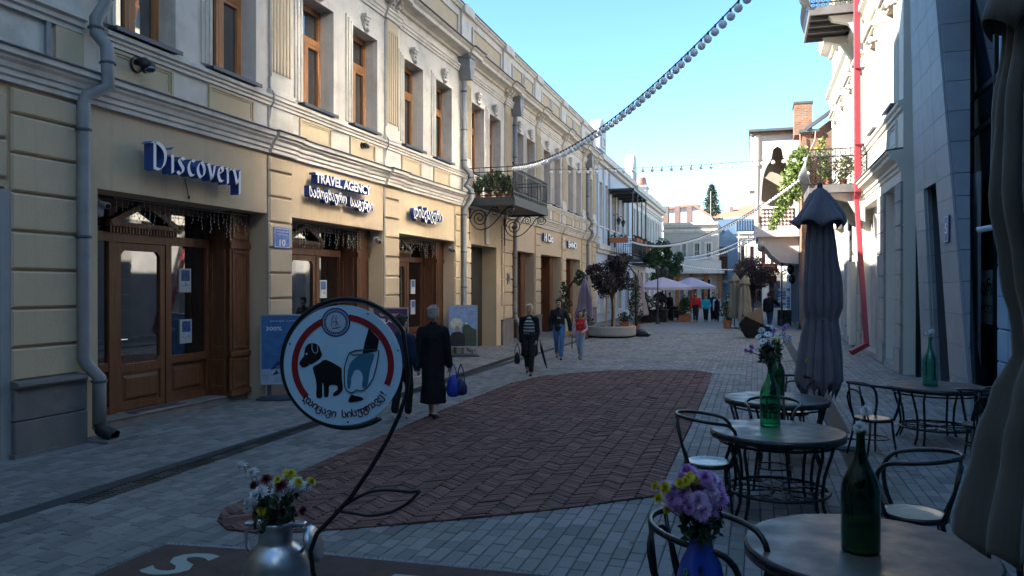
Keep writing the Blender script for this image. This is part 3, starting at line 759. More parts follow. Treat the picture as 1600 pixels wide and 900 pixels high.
# the opening narrows: masonry fills the far part
MB().box(XF-.6, XF-.002, 25.25+1.15, 26.9, 0, 3.5).build('gate_pier', m_plaster, LB)
MB().box(XF-1.3, XF-.61, 25.25, 26.9, 0, 3.5).build('gate_reveal', m_plaster, LB)
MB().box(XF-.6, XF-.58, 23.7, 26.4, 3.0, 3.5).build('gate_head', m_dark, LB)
gate.frame('x', gx-.03, gx+.03, y0, y1, .1, 3.35, .06)
gate.box(gx-.02, gx+.02, y0, y1, .95, 1.05)
go = gate.build('iron_gate', m_iron, LB)
g = MB()
for k in range(12):
    y = y0+.1+k*(y1-y0-.2)/11
    g.tube([(gx,y,1.05),(gx,y,3.3)], .009, 5)
    if k < 11:
        for zc in (1.4, 2.0, 2.6, 3.1):
            g.tube([(gx+.01, y+.06+.055*math.cos(a_), zc+.14*math.sin(a_)) for a_ in [j*math.pi/4 for j in range(8)]], .007, 4, closed=True)
g.build('gate_scrollwork', m_iron, go)
MB().box(gx-.01, gx+.01, y0, y1, .1, .95).build('kick_plate', m_iron, go)
MB().quad((gx-.04,y0,1.05),(gx-.04,y1,1.05),(gx-.04,y1,3.3),(gx-.04,y0,3.3)).build('gate_pane', m_shopglass, go)
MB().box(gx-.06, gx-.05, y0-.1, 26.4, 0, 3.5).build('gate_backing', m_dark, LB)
# taller attic over the near end (out of the picture; it throws the long shade across the street)
def simple_windows(b, ys, zs, x, sgn, wid=1.0, hh=1.7, wood=None, name='window'):
    for z in zs:
        for y in ys:
            f = MB(); X = lambda o: x+o*sgn
            f.frame('x', X(-.2), X(-.13), y, y+wid, z, z+hh, .07); f.box(X(-.2), X(-.13), y+wid/2-.03, y+wid/2+.03, z, z+hh); f.box(X(-.19), X(-.135), y+.07, y+wid-.07, z+hh*.66, z+hh*.66+.06)
            o = f.build(name, wood or m_wood2, b)
            MB().quad((X(-.17),y,z),(X(-.17),y+wid,z),(X(-.17),y+wid,z+hh),(X(-.17),y,z+hh)).build('pane', m_glass, o)

# ---- corner building, left of the first pipe
CB = thing('corner_building', 'ochre rusticated building with dark stone plinth at the left edge', 'building')
m_gray = mat('grey_render', (.30,.30,.31), .85, .12, 2, .15, 30)
MB().wall('x', XF, XF-.5, -4, 8.72, -.05, 4.66, [(5.4,7.30,-1,3.35),(1.2,3.4,-1,3.3),(-2.6,-.4,-1,3.3)]).build('ground_floor_wall', m_plaster, CB)
blocks(CB, 7.36, 8.34, [.94,1.36,1.845,2.33,2.815,3.3,3.785,4.27], 4.6); blocks(CB, 3.5, 5.3, [.94,1.36,1.845,2.33,2.815,3.3,3.785,4.27], 4.6)
blocks(CB, 5.36, 7.3, [3.45,3.93], 4.5)
MB().box(XF-.42, XF+.03, 7.22, 7.36, 0, 3.32).build('door_jamb', m_gray, CB)
p = MB().box(XF, XF+.10, 7.36, 8.46, 0, .44); o = p.build('plinth_stone', m_plinth, CB, bev=.012)
MB().box(XF, XF+.094, 7.36, 8.46, .45, .86).build('plinth_stone', m_plinth, CB, bev=.012)
MB().box(XF, XF+.13, 7.33, 8.5, -.03, .045).build('plinth_footing', m_plinth, CB)
prof_y(MB(), [(0,.86),(.15,.86),(.17,.89),(.16,.93),(.06,.95),(0,.95)], 7.35, 8.4).build('plinth_moulding', m_plinth, CB)
MB().box(XF-.5, XF-.44, 5.4, 7.3, 0, 3.35).build('entrance_door', m_dark, CB)
prof_y(MB(), CORNICE, -4, 8.6).build('lower_cornice', m_white, CB)
FL(-4, 8.6, MB()).build('flashing', m_flash, CB)
prof_y(MB(), [(0,5.56),(.06,5.56),(.06,5.62),(.10,5.64),(.10,5.70),(.15,5.73),(.15,5.82),(0,5.84)], -4, 8.42).build('sill_band', m_white, CB)
MB().box(XF, XF+.05, 8.0, 8.45, 5.06, 5.56).build('pilaster_base', m_ochre, CB); MB().box(XF, XF+.07, 7.7, 8.36, 5.84, 9).build('pilaster', m_white, CB)
MB().box(XF+.0, XF+.05, 7.86, 7.93, 5.07, 9).build('conduit', m_pipe, CB)
cw = [5.2, 2.2, -1.2]
MB().wall('x', XF-.003, XF-.5, -4, 8.72, 4.66, 9.6, [(y,y+1.2,5.9,8.1) for y in cw]).build('upper_wall', m_white, CB)
for y in cw: window_left(CB, y, 1.2, 5.92, 8.1)
prof_y(MB(), EAVE, -4, 8.7).build('eave_cornice', m_white, CB)
ys = [-2.2+2.2*k for k in range(7)]
MB().wall('x', XF-.05, XF-.5, -4, 12.6, 9.56, 19.0, [(y,y+1.0,z,z+1.7) for y in ys for z in (10.8,14.6)]).build('attic_wall', m_white, CB)
simple_windows(CB, ys, (10.8,14.6), XF-.05, 1)
MB().box(XF-9, XF-.51, 12.3, 12.6, 9.56, 19.0).build('attic_gable', m_white, CB); MB().box(XF-9, XF+.4, -4, 12.7, 19.0, 19.3).build('attic_roof', m_flash, CB)

for a, b in ((1.2,3.4),(-2.6,-.4)):
    f = MB(); f.box(XF-.4, XF-.34, a, b, 0, 3.35); 
    for k in range(2): f.frame('x', XF-.34, XF-.30, a+.05+k*(b-a)/2, a-.05+(k+1)*(b-a)/2, .1, 3.2, .1)
    f.build('entrance_door', m_wood, CB)
MB().box(XF-9.3, XF-9.1, -4, 12.6, 0, 19).build('rear_wall', m_white, CB); MB().box(XF-9, XF-.55, -4, -3.8, 0, 19).build('gable_wall', m_white, CB)
# one rounded plinth per pier
# ------------------------------------------------------------------ right side of the street
XR = 3.4
m_cream = mat('pale_cream_stucco', (.70, .66, .57), .8, .06, 1.5, .12, 45, stain=.3, stain_c=(.5,.45,.38), ss=1.5)
m_rstone = mat('grey_stone_block', (.33,.31,.285), .85, .13, 3, .4, 22, stain=.35, stain_c=(.22,.21,.2), ss=2)
m_panel = mat('grey_stone_panel', (.27,.29,.31), .55, .10, 2.2, .12, 30, island=.07, stain=.3, stain_c=(.26,.28,.3), ss=1.2)
m_seam = mat('panel_seam', (.05,.055,.06), .8, 0, bump=0)
m_alu = mat('dark_aluminium', (.02,.024,.03), .35, 0, bump=0, metal=.5)
m_red = mat('red_painted_metal', (.24,.022,.035), .5, .12, 4, .05, 30)
m_blue = mat('light_blue_render', (.24,.38,.52), .8, .06, 2, .12, 40)
def at(px, py, Y):
    """point on the plane at distance Y seen at a picture position"""
    ya = math.atan(380/1220); s_, c_ = math.sin(ya), math.cos(ya); t_ = (px-800)/1220
    X = Y*(t_*c_-s_)/(c_+t_*s_); d = -X*s_+Y*c_
    return X, 2.13+(447-py)*d/1220

# ---- cream classical building with deep windows
RB = thing('classical_building', 'tall sunlit cream classical building with deep windows behind the red pipe', 'building')
RY0, RY1, RTOP = 20.75, 39.0, 13.2
piers = [(20.75,21.6),(23.35,24.55),(28.2,29.2),(31.5,33.3),(37.4,39.0)]
op = [(piers[i][1], piers[i+1][0], -1, 4.66) for i in range(4)]
MB().wall('x', XR, XR+.55, RY0, RY1, -.05, 5.0, op).build('ground_floor_wall', m_cream, RB)
stn = {}
for a, b in piers:
    zs = [.02,.62,1.22,1.82,2.42,3.02,3.62,4.2]
    for i, z in enumerate(zs):
        zt = zs[i+1] if i < 7 else 4.66; mb = MB(); k_ = (round(b-a,2), round(zt-z,2), i == 0)
        if k_ not in stn:
            mb.box(-.09 if i == 0 else -.06, 0, .0, b-a, 0, zt-z-.025); stn[k_] = mb.mesh('stone_block', m_rstone)
        o = put('stone_block', stn[k_], RB, (XR, a, z))
for a, b in [(op[i][0], op[i][1]) for i in range(4)]:
    x = XR+.5
    f = MB(); f.box(x, x+.06, a, b, 0, 4.7); f.box(x-.25, x, b-.9, b-.0, 0, 4.7) if b-a > 2 else None
    o = f.build('niche_wall', mat('pale_grey_render', (.40,.39,.38), .85, .15, 1.2, .2, 20, stain=.4, stain_c=(.25,.24,.23), ss=1), RB)
    MB().box(XR-.05, XR+.5, a, b, -.02, .14).build('door_step', m_rstone, RB)
RCOR = [(0,4.66),(.05,4.66),(.05,4.90),(.09,4.93),(.09,5.02),(.14,5.04),(.14,5.12),(.22,5.17),(.30,5.22),(.30,5.32),(.36,5.34),(.36,5.40),(0,5.44)]
prof_y(MB(), RCOR, RY0, RY1, XR, -1).build('lower_cornice', m_cream, RB)
prof_y(MB(), [(0,5.455),(.39,5.405),(.39,5.43),(0,5.48)], RY0, RY1, XR, -1).build('flashing', m_flash, RB)
wy = [21.6, 24.7, 27.6, 30.4, 33.3, 36.2]; ww = 1.25
MB().wall('x', XR+.001, XR+.6, RY0, RY1, 5.0, RTOP, [(y,y+ww,6.72,9.35) for y in wy] + [(y,y+ww,11.3,12.6) for y in wy]).build('upper_wall', m_cream, RB)
for y in wy:
    window_left(RB, y, ww, 6.74, 9.35, XR, .42, m_wood2, -1, key=False, trim=m_cream)
    simple_windows(RB, [y], [11.32], XR, -1, ww, 1.26)
    f = MB(); f.box(XR-.28, XR, y-.28, y+ww+.28, 9.62, 9.70); f.box(XR-.2, XR, y-.22, y+ww+.22, 9.54, 9.62); f.box(XR-.14, XR, y-.2, y-.05, 9.2, 9.54); f.box(XR-.14, XR, y+ww+.05, y+ww+.2, 9.2, 9.54)
    f.ball((XR-.1,y+ww/2,9.45), .13, 10, 7, (.8,1.4,1)); f.ball((XR-.1,y+ww/2,9.85), .16, 10, 7, (.6,1.6,1))
    for dy in (-.45,-.25,.25,.45): f.ball((XR-.08,y+ww/2+dy,9.80-abs(dy)*.1), .08, 8, 6, (.7,1.3,1))
    f.build('window_hood', m_cream, RB)
    p = MB(); p.frame('x', XR-.05, XR, y-.05, y+ww+.05, 5.62, 6.3, .07); p.frame('x', XR-.03, XR, y+.06, y+ww-.06, 5.73, 6.19, .04); p.build('apron_panel', m_cream, RB)
prof_y(MB(), [(0,6.40),(.06,6.40),(.06,6.48),(.12,6.52),(.12,6.60),(0,6.64)], RY0, RY1, XR, -1).build('sill_band', m_cream, RB)
for y in [23.55, 26.45, 29.35, 32.25, 35.1]:
    g = MB(); g.box(XR-.10, XR, y, y+.55, 6.66, 10.3); g.build('pilaster', m_cream, RB)
    for k in range(9):
        MB().box(XR-.13, XR-.10, y+.08, y+.47, 6.85+k*.38, 7.05+k*.38).build('carved_block', m_cream, RB)
prof_y(MB(), [(0,10.3),(.1,10.3),(.1,10.5),(.16,10.55),(.16,10.7),(.3,10.8),(.3,10.95),(0,11.0)], RY0, RY1, XR, -1).build('string_course', m_cream, RB)
prof_y(MB(), [(0,12.7),(.15,12.7),(.2,12.85),(.5,12.95),(.5,13.1),(.6,13.2),(.6,13.3),(0,13.3)], RY0, RY1+.3, XR, -1).build('eave_cornice', m_cream, RB)
MB().box(XR+.55, XR+9, RY1-.3, RY1, 0, RTOP).build('end_wall', m_cream, RB); MB().box(XR, XR+9, RY0, RY1, RTOP+.11, RTOP+.3).build('roof', m_flash, RB)
MB().box(XR+.6, XR+9, RY0, RY0+.3, 0, RTOP).build('end_wall', m_cream, RB)
# conduits and white pipes at the far pier
for y, w_, mm in ((31.2,.05,m_cream),(30.9,.07,m_cream),(30.5,.05,m_iron)):
    MB().tube([(XR-.12,y,.3 if w_ < .06 else .9),(XR-.12,y,4.5)], w_, 8).build('wall_pipe', mm, RB)
MB().box(XR-.2, XR-.02, 29.9, 30.3, .05, 3.0).build('cable_box', m_cream, RB)
rp = thing('red_drainpipe', 'square red drainpipe down the corner of the cream building', 'drainpipe')
p = MB(); p.bar((3.05,26.9,14),(3.10,26.9,5.1),.19,.16,up=(0,1,0)); p.build('upper_pipe', m_red, rp, bev=.02)
p = MB(); p.bar((3.12,26.95,5.3),(3.1,27.2,4.9),.17,.15,up=(0,1,0)); p.bar((3.1,27.2,4.95),(3.2,25.6,.35),.15,.14,up=(0,1,0)); p.bar((3.24,25.65,.40),(2.75,25.45,.12),.17,.15,up=(0,0,1)); p.build('lower_pipe', m_red, rp, bev=.015)
for z in (6.6, 9.0, 11.5):
    MB().box(3.0, 3.38, 26.74, 27.06, z, z+.03).build('pipe_bracket', m_red, rp)

# ---- wrought-iron balconies on it
def belly_balcony(z, label):
    t = thing('balcony', label, 'balcony'); X0, X1, Y0, Y1 = 1.72, 3.38, 27.25, 30.2
    m_slab = mat('balcony_metal', (.16,.15,.15), .6, .2, 3, .1, 20, metal=.3)
    s_ = MB(); s_.box(X0, X1, Y0, Y1, z-.03, z+.03)
    s_.build('floor_slab', m_iron, t)
    f = MB(); f.box(X0-.04, X1, Y0-.05, Y0+.02, z-.2, z+.06); f.box(X0-.04, X0+.02, Y0+.02, Y1, z-.2, z+.06); f.box(X0-.04, X1, Y1, Y1+.05, z-.2, z+.06); f.build('edge_beam', m_slab, t)
    for k in range(3): MB().box(X0+.02, X1, Y0+.7+k*.7, Y0+.78+k*.7, z-.14, z-.035).build('floor_joist', m_slab, t)
    for y in (Y0+.3, Y1-.3):
        b = MB(); b.prism([(X1,z-.2),(X1-1.1,z-.2),(X1-1.0,z-.35),(X1-.5,z-.5),(X1-.25,z-.9),(X1-.1,z-1.1),(X1,z-1.15)], 'y' if False else 'z', 0, .01) if False else None
        n = [(X1,z-.2),(X1-1.1,z-.2),(X1-1.0,z-.35),(X1-.5,z-.5),(X1-.25,z-.9),(X1-.1,z-1.1),(X1,z-1.15)]; i = len(b.v)
        for yy in (y-.12, y+.12):
            for q in n: b.v.append((q[0], yy, q[1]))
        L = len(n); b.f += [tuple(range(i+L-1,i-1,-1)), tuple(range(i+L,i+2*L))] + [(i+k, i+(k+1)%L, i+L+(k+1)%L, i+L+k) for k in range(L)]
        b.ball((X1-.35,y,z-.42), .18, 10, 7, (1,.8,1)); b.ball((X1-.12,y,z-.95), .12, 8, 6)
        b.build('console', m_cream, t)
    r = MB()
    bel = lambda f: .16*math.sin(f*math.pi*.9)  # belly outwards
    def upr(x, y, nx, ny):
        r.tube([(x+nx*bel(f), y+ny*bel(f), z+.06+1.15*f) for f in (0,.2,.4,.6,.8,1)], .012, 5)
    N = 11
    for k in range(N+1): upr(X0+(X1-X0)*k/N, Y0, 0, -1)
    for k in range(19): upr(X0, Y0+(Y1-Y0)*k/18, -1, 0)
    # criss-cross lattice
    for k in range(-8, N+1):
        for s2 in (1, -1):
            P = []
            for j in range(9):
                f = j/8; u = (k+8*f)/N if s2 > 0 else (k+8*(1-f))/N
                if 0 <= u <= 1: P.append((X0+(X1-X0)*u, Y0-bel(f)-.01, z+.06+1.15*f*.8))
            if len(P) > 1: r.tube(P, .009, 4)
    r.build('railing_bars', m_iron, t)
    for f in (0,.78,1):
        h = MB(); zz = z+.06+1.15*f; o = bel(f); h.tube([(X1,Y0-o,zz),(X0-o,Y0-o,zz),(X0-o,Y1+o,zz),(X1,Y1+o,zz)], .022, 6); h.build('rail', m_iron, t)
    sc_ = MB()
    for k in range(6):
        x = X0+.15+(X1-X0-.3)*k/5
        for d in (1,-1): sc_.tube([(x+d*q[0], Y0-.03, z+1.05+q[1]) for q in volute(0,0,.09,1.3,0,1,12)], .008, 4)
    # big corner acanthus of beaten iron
    for k in range(7):
        a = k*.35; sc_.tube([(X0-.02-.16*math.sin(f*2.8)-.03*k, Y0-.05-.22*math.sin(f*2.6), z+.1+f*(.95-.09*k)) for f in (0,.15,.3,.45,.6,.75,.9,1)], [.03,.045,.05,.045,.04,.03,.02,.008], 5)
    sc_.build('scroll_ornament', mat('grey_painted_iron', (.22,.24,.26), .5, .1, 4, 0), t)
    return t
belly_balcony(5.36, 'bellied iron balcony with leafy pots above the closed grey umbrella')
belly_balcony(11.15, 'bellied iron balcony at the top of the picture beside red pipe')

# ---- modern stone and glass building
NB = thing('modern_building', 'modern grey stone and glass building with slanted legs on the right', 'building')
ZT = 13.0
def lean(z): return 14.36 + (17.03-14.36)*z/7.72          # front corner leans away
def XRR(z): return max(XR+.012, lean(z)/4.308)           # right-hand edge of the face towards the camera
def leglA(z): return 18.2 + z*.22                          # far edge of the far leg
rows = [0,.55,1.1,1.65,2.2,2.75,3.3,3.72,4.15]
def panel4(P, th=.04, name='stone_panel'):
    """thin slab on a face given by four points (outer face), pushed proud of the core"""
    a, b, c_, d = [Vector(p) for p in P]; n = (b-a).cross(d-a).normalized()
    ce = (a+b+c_+d)/4
    q = [p + (ce-p).normalized()*.008 for p in (a,b,c_,d)]
    mb = MB(); i = 0; mb.v = [tuple(p) for p in q] + [tuple(p+n*th) for p in q]
    mb.f = [(0,3,2,1),(4,5,6,7),(0,1,5,4),(1,2,6,5),(2,3,7,6),(3,0,4,7)]
    return mb.build(name, m_panel, NB)
P3 = lambda x, y, z: (x, y, z)
core = MB()
def hexa(A, B):
    i = len(core.v); core.v += A + B; core.f += [(i,i+3,i+2,i+1),(i+4,i+5,i+6,i+7),(i,i+1,i+5,i+4),(i+1,i+2,i+6,i+5),(i+2,i+3,i+7,i+6),(i+3,i,i+4,i+7)]
x0, x1 = XR+.045, XR+.65
hexa([(x0,lean(0)+.05,0),(XRR(0)+.05,lean(0)+.06,0),(x1,16.0,0),(x0,15.7,0)], [(x0,lean(4.15)+.05,4.15),(XRR(4.15)-.02,lean(4.15)+.05,4.15),(x1,17.6,4.15),(x0,17.0,4.15)])
hexa([(x0,17.2,0),(x1,17.2,0),(x1,18.2,0),(x0,18.2,0)], [(x0,18.15,4.15),(x1,18.15,4.15),(x1,19.1,4.15),(x0,19.1,4.15)])
hexa([(x0,lean(4.15)+.05,4.15),(XRR(4.15)-.02,lean(4.15)+.05,4.15),(x1,19.1,4.15),(x0,19.1,4.15)], [(x0,lean(ZT)+.05,ZT),(XRR(ZT)-.02,lean(ZT)+.05,ZT),(x1+.5,20.2,ZT),(x0,20.2,ZT)])
core.build('stone_core', m_seam, NB)
for i in range(len(rows)-1):
    z, zt = rows[i], rows[i+1]; f0, f1 = z/4.15, zt/4.15
    # near leg, street face
    ya, yb = lean(z), 15.7+1.3*f0; yc, yd = lean(zt), 15.7+1.3*f1
    panel4([(XR,yb,z),(XR,ya,z),(XR,yc,zt),(XR,yd,zt)])
    # near leg, face towards the camera
    panel4([(XR,ya,z),(XRR(z),ya,z),(XRR(zt),yc,zt),(XR,yc,zt)])
    # far leg
    ya, yb, yc, yd = 17.2+.95*f0, 18.2+.9*f0, 17.2+.95*f1, 18.2+.9*f1
    panel4([(XR,yb,z),(XR,ya,z),(XR,yc,zt),(XR,yd,zt)])
    # far leg, inner face
    panel4([(XR,ya,z),(XR+.6,ya+.25,z),(XR+.6,yc+.25,zt),(XR,yc,zt)])
r2 = [4.15,4.75,5.35,5.95,6.55,7.15,7.75,8.4,9.1,9.8,10.5,11.2,11.9,12.6]
for i in range(len(r2)-1):
    z, zt = r2[i], r2[i+1]; e0, e1 = 19.1+(z-4.15)*.125, 19.1+(zt-4.15)*.125; n = 3
    for k in range(n):
        g = lambda zz, e, k: lean(zz)+(e-lean(zz))*k/n
        off = .0
        panel4([(XR,g(z,e0,k+1),z),(XR,g(z,e0,k),z),(XR,g(zt,e1,k),zt),(XR,g(zt,e1,k+1),zt)])
    panel4([(XR,lean(z),z),(XRR(z),lean(z),z),(XRR(zt),lean(zt),zt),(XR,lean(zt),zt)])
MB().box(XR+.35, XR+.4, 15.6, 18.4, 0, 4.15).build('recess_stone', m_panel, NB)
# glass shop to the right, set back
gx = 4.0
mg = glassy('blue_curtain_glass', (.012,.022,.035), .03, .9, wav=.02)
fr = MB()
for y in (17.14, 15.4, 13.4, 11.4): fr.box(gx-.06, gx+.06, y-.045, y+.045, 0, ZT)
for z in (.05, 5.0, 5.7, 8.6, 9.4): fr.box(gx-.05, gx+.05, 10.0, 17.1, z, z+.09)
fo = fr.build('curtain_frame', m_alu, NB)
for a, b in ((10.0,11.35),(11.45,13.35),(13.45,15.35),(15.45,17.1)):
    for z, zt in ((.14,5.0),(5.09,5.7),(5.79,8.6),(8.69,9.4),(9.49,ZT)):
        MB().box(gx-.006, gx+.006, a, b, z, zt).build('glass_pane', mg, fo)
MB().box(gx+.5, gx+.6, 10, 17.2, 0, ZT).build('shop_back_wall', mat('dark_blue_wall', (.03,.045,.06), .9, 0, bump=0), NB)
MB().box(gx-.85, gx-.07, 10.0, 16.2, 8.25, 8.5).build('canopy', mat('canopy_underside', (.15,.15,.16), .6, .1, 2, 0), NB)
# upper glazed storeys that throw the sun back across the street
mref = mat('coated_glass', (.72,.70,.64), .20, 0, bump=0, metal=1)
uf = MB()
PY = [(6.7,8.1),(9.0,10.6),(11.7,13.3),(14.6,16.2),(17.3,18.6)]
for y in (5.6,8.55,11.15,13.9,16.75,19.2): uf.box(gx-.1, gx+.06, y-.4, y+.4, 11.0, 16.4)
for z in (11.1, 13.0, 14.6, 16.4): uf.box(gx-.08, gx+.05, 5.2, 19.6, z-.15, z+.15)
uo = uf.build('curtain_frame', m_alu, NB)
for y, y1_ in PY:
    for z, zt in ((11.25,12.85),(13.15,14.45),(14.75,16.25)): MB().box(gx-.06, gx-.04, y, y1_, z, zt).build('glass_pane', mref, uo)
MB().box(gx+.1, gx+6, 5.2, 19.8, 16.6, 16.8).build('roof', m_flash, NB)
# narrow glass joint to the cream building
MB().box(XR+.3, XR+.32, 19.2, 20.74, 0, ZT).build('glass_pane', mat('greenish_glass', (.16,.22,.22), .05, .0, bump=0, spec=.9), NB)
MB().box(XR+.2, XR+.34, 20.3, 20.36, 0, ZT).build('mullion', m_alu, NB)
# frosted bands with lettering
m_frost = mat('frosted_film', (.50,.60,.58), .6, .05, 3, 0)
fb = MB().box(gx-.014, gx-.008, 13.1, 16.9, 1.45, 2.42).build('frosted_band', m_frost, NB)
mb = MB(); add_text(mb, 'მარჩ', 1.15, .34, .004, (gx-.015, 16.55, 1.95), (0,-1,0), (0,0,1), (-1,0,0), .02); mb.build('lettering', mat('brown_letter', (.06,.035,.03), .6, 0, bump=0), fb)
mb = MB(); add_text(mb, 'გალერ', 1.1, .2, .004, (gx-.015, 16.5, 1.64), (0,-1,0), (0,0,1), (-1,0,0), 0); mb.build('lettering', mat('grey_letter', (.10,.09,.09), .6, 0, bump=0), fb)
fb = MB().box(XR+.285, XR+.292, 19.25, 20.25, 1.35, 2.5).build('frosted_band', m_frost, NB)
mb = MB(); add_text(mb, 'ma', .62, .34, .004, (XR+.284, 20.0, 1.98), (0,-1,0), (0,0,1), (-1,0,0), .03); mb.build('lettering', mat('orange_letter', (.45,.12,.05), .6, 0, bump=0), fb)
mb = MB(); add_text(mb, 'akasa', .62, .14, .004, (XR+.284, 20.0, 1.72), (0,-1,0), (0,0,1), (-1,0,0), 0); mb.build('lettering', MATS['grey_letter'], fb)
# number plate, camera
t = thing('number_plate', 'small blue house number plate 5 on the slanted stone leg', 'number plate')
yp = lean(3.2)+.32
MB().box(XR-.075, XR-.045, yp, yp+.34, 2.92, 3.42).build('plate', mat('plate_blue', (.03,.08,.25), .35, 0, bump=0), t, bev=.02, seg=2)
mb = MB(); mb.frame('x', XR-.079, XR-.074, yp+.02, yp+.32, 2.94, 3.40, .012); add_text(mb, '5', .13, .2, .004, (XR-.076, yp+.235, 3.08), (0,-1,0), (0,0,1), (-1,0,0), .02); mb.build('numeral', mat('enamel_white', (.75,.78,.8), .35, 0, bump=0), t)

def cctv(name, label, loc, rz, white=True, s=1.0):
    t = thing(name, label, 'security camera', loc, rz); m_ = mat('camera_white', (.7,.72,.75), .35, .05, 5, 0) if white else mat('camera_grey', (.22,.22,.23), .4, .05, 5, 0)
    MB().box(-.03*s, 0, -.05*s, .05*s, -.05*s, .05*s).build('wall_base', m_, t); MB().tube([(0,0,0),(.09*s,0,.01*s),(.12*s,0,-.02*s)], .018*s, 8).build('arm', m_, t)
    b = MB(); b.tube([(.05*s,0,-.03*s),(.10*s,0,-.035*s),(.30*s,0,-.07*s),(.31*s,0,-.072*s)], [.03*s,.045*s,.045*s,.04*s], 12); b.build('camera_body', m_, t, smooth=True)
    MB().tube([(.305*s,0,-.071*s),(.318*s,0,-.074*s)], .032*s, 12).build('lens', m_black, t)
    return t
# ---- light blue building at the right edge, continuing behind the camera
BB = thing('light_blue_building', 'light blue rusticated building wall at the right edge of the picture', 'building')
MB().wall('x', XR+.06, XR+.5, -22, 13.1, -.05, 10.8, [(y,y+1.2,z,z+2.2) for y in (-19,-15,-11,-7,-3,1,5,9) for z in (1.0,5.6)]).build('street_wall', m_blue, BB)
simple_windows(BB, (-3,1,5,9), (1.0,5.6), XR+.06, -1, 1.2, 2.2)
for k in range(11):
    for j in range(2): MB().box(XR, XR+.059, 12.05+j*.53, 12.56+j*.53, .1+k*.47, .55+k*.47).build('stone_block', m_blue, BB, bev=.012)
MB().wall('x', XR+.06, XR+.5, -22, 3.7, 10.8, 21, [(y,y+1.2,15.5,18) for y in (-19,-15,-11,-7,-3,1)]).build('upper_wall', m_blue, BB); simple_windows(BB, (-3,1), (15.5,), XR+.06, -1, 1.2, 2.5); MB().box(XR+.1, XR+7, -22, 3.6, 21, 21.2).build('roof', m_flash, BB)
MB().box(XR+.06, XR+6, 13.1, 13.25, 0, 10.8).build('gable_wall', m_blue, BB)
cctv('security_camera', 'white bullet security camera on the light blue corner', (XR-.0, 12.95, 3.02), math.pi*.93, s=.95)
# blocks behind the camera close the street
for nm, lb, x0_, x1_, y0_, y1_ in (('rear_building', 'plain ochre building behind the cafe, out of the picture', -24, -8.8, -30, -4.05), ('end_building', 'plain grey building closing the street behind, out of the picture', -8.7, 3.3, -22, -13)):
    t = thing(nm, lb, 'building')
    if nm == 'rear_building':
        ys = [-28+3.2*k for k in range(7)]
        MB().wall('x', x1_, x1_-.5, y0_, y1_, 0, 20, [(y,y+1.1,z,z+2) for y in ys for z in (1,5.2,9.5)]).build('wall', m_plaster, t); simple_windows(t, ys, (1,5.2,9.5), x1_, 1, 1.1, 2)
    else:
        xs = [-7.5+2.4*k for k in range(4)]
        MB().wall('y', y1_, y1_-.5, x0_, x1_, 0, 20, [(x,x+1.1,z,z+2) for x in xs for z in (1,5.2,9.5)]).build('wall', m_gray, t)
        for x in xs:
            for z in (1,5.2,9.5): MB().quad((x,y1_-.3,z),(x+1.1,y1_-.3,z),(x+1.1,y1_-.3,z+2),(x,y1_-.3,z+2)).build('pane', m_glass, t)

AW = thing('shade_canopy', 'unseen canvas canopy added behind the camera to shade the foreground', 'awning')  # unseen canopy, added behind the camera to darken the near paving
MB().prism([(-5.5,3.4),(3.45,3.9),(3.45,3.94),(-5.5,3.44)], 'y', -9, .2).build('canvas', mat('shade_canvas', (.22,.20,.17), .9, .1, 2, 0), AW) if False else None
mb = MB(); mb.quad((-5.5,-9,3.4),(-5.5,-.3,3.4),(3.45,-.3,4.0),(3.45,-9,4.0)); mb.quad((-5.5,-9,3.44),(-5.5,-.3,3.44),(3.45,-.3,4.04),(3.45,-9,4.04)); mb.build('canvas', mat('shade_canvas', (.22,.20,.17), .9, .1, 2, 0), AW)
for y in (-8.9,-4.6,-.4): MB().tube([(-5.4,y,0),(-5.4,y,3.4),(3.4,y,3.98)], .04, 6).build('shade_canopy_pole', m_alu, AW)
# ------------------------------------------------------------------ brick house, wooden balcony house
m_bw = brickmat('old_brick', (.42,.20,.11), (.30,.13,.08), (.32,.28,.23), 1, bw=.26, rh=.085)
KB = thing('brick_house', 'brick house with sloping dark roof behind the ivy', 'building')
mb = MB(); mb.prism([(2.15,0),(9,0),(9,13),(5.2,11.6),(2.6,9.5),(2.15,9.5)], 'y', 40, 52) if False else None
pts = [(2.15,0),(9,0),(9,13.3),(6,12.0),(2.62,9.45),(2.15,9.45)]; i = 0
mb = MB(); mb.v = [(a,40,b) for a,b in pts]+[(a,52,b) for a,b in pts]; n = 6; mb.f = [tuple(range(n-1,-1,-1)), tuple(range(n,2*n))]+[(k,(k+1)%n,n+(k+1)%n,n+k) for k in range(n)]
mb.build('brick_wall', m_bw, KB)
mb = MB(); mb.bar((2.3,39.85,9.62),(6.2,39.85,12.35),.3,.16,up=(0,0,1)); mb.bar((2.0,39.9,9.55),(2.9,39.9,9.55),.25,.14); mb.build('roof_edge', m_flash, KB)
mb = MB(); mb.tube([(2.75,39.8,9.5),(2.72,39.8,9.1),(2.5,39.8,8.6),(2.5,39.8,8.25),(2.1,39.8,8.2),(2.05,39.8,9.4)], .045, 6); mb.build('rain_pipe', mat('copper_brown', (.25,.13,.09), .5, .1, 4, 0, metal=.3), KB)
c = MB(); c.box(1.8,2.6,39.95,41.4,9.4,10.9); o = c.build('chimney', m_bw, KB); MB().box(1.76,2.64,39.91,41.44,10.9,11.0).build('chimney_cap', m_flash, o)

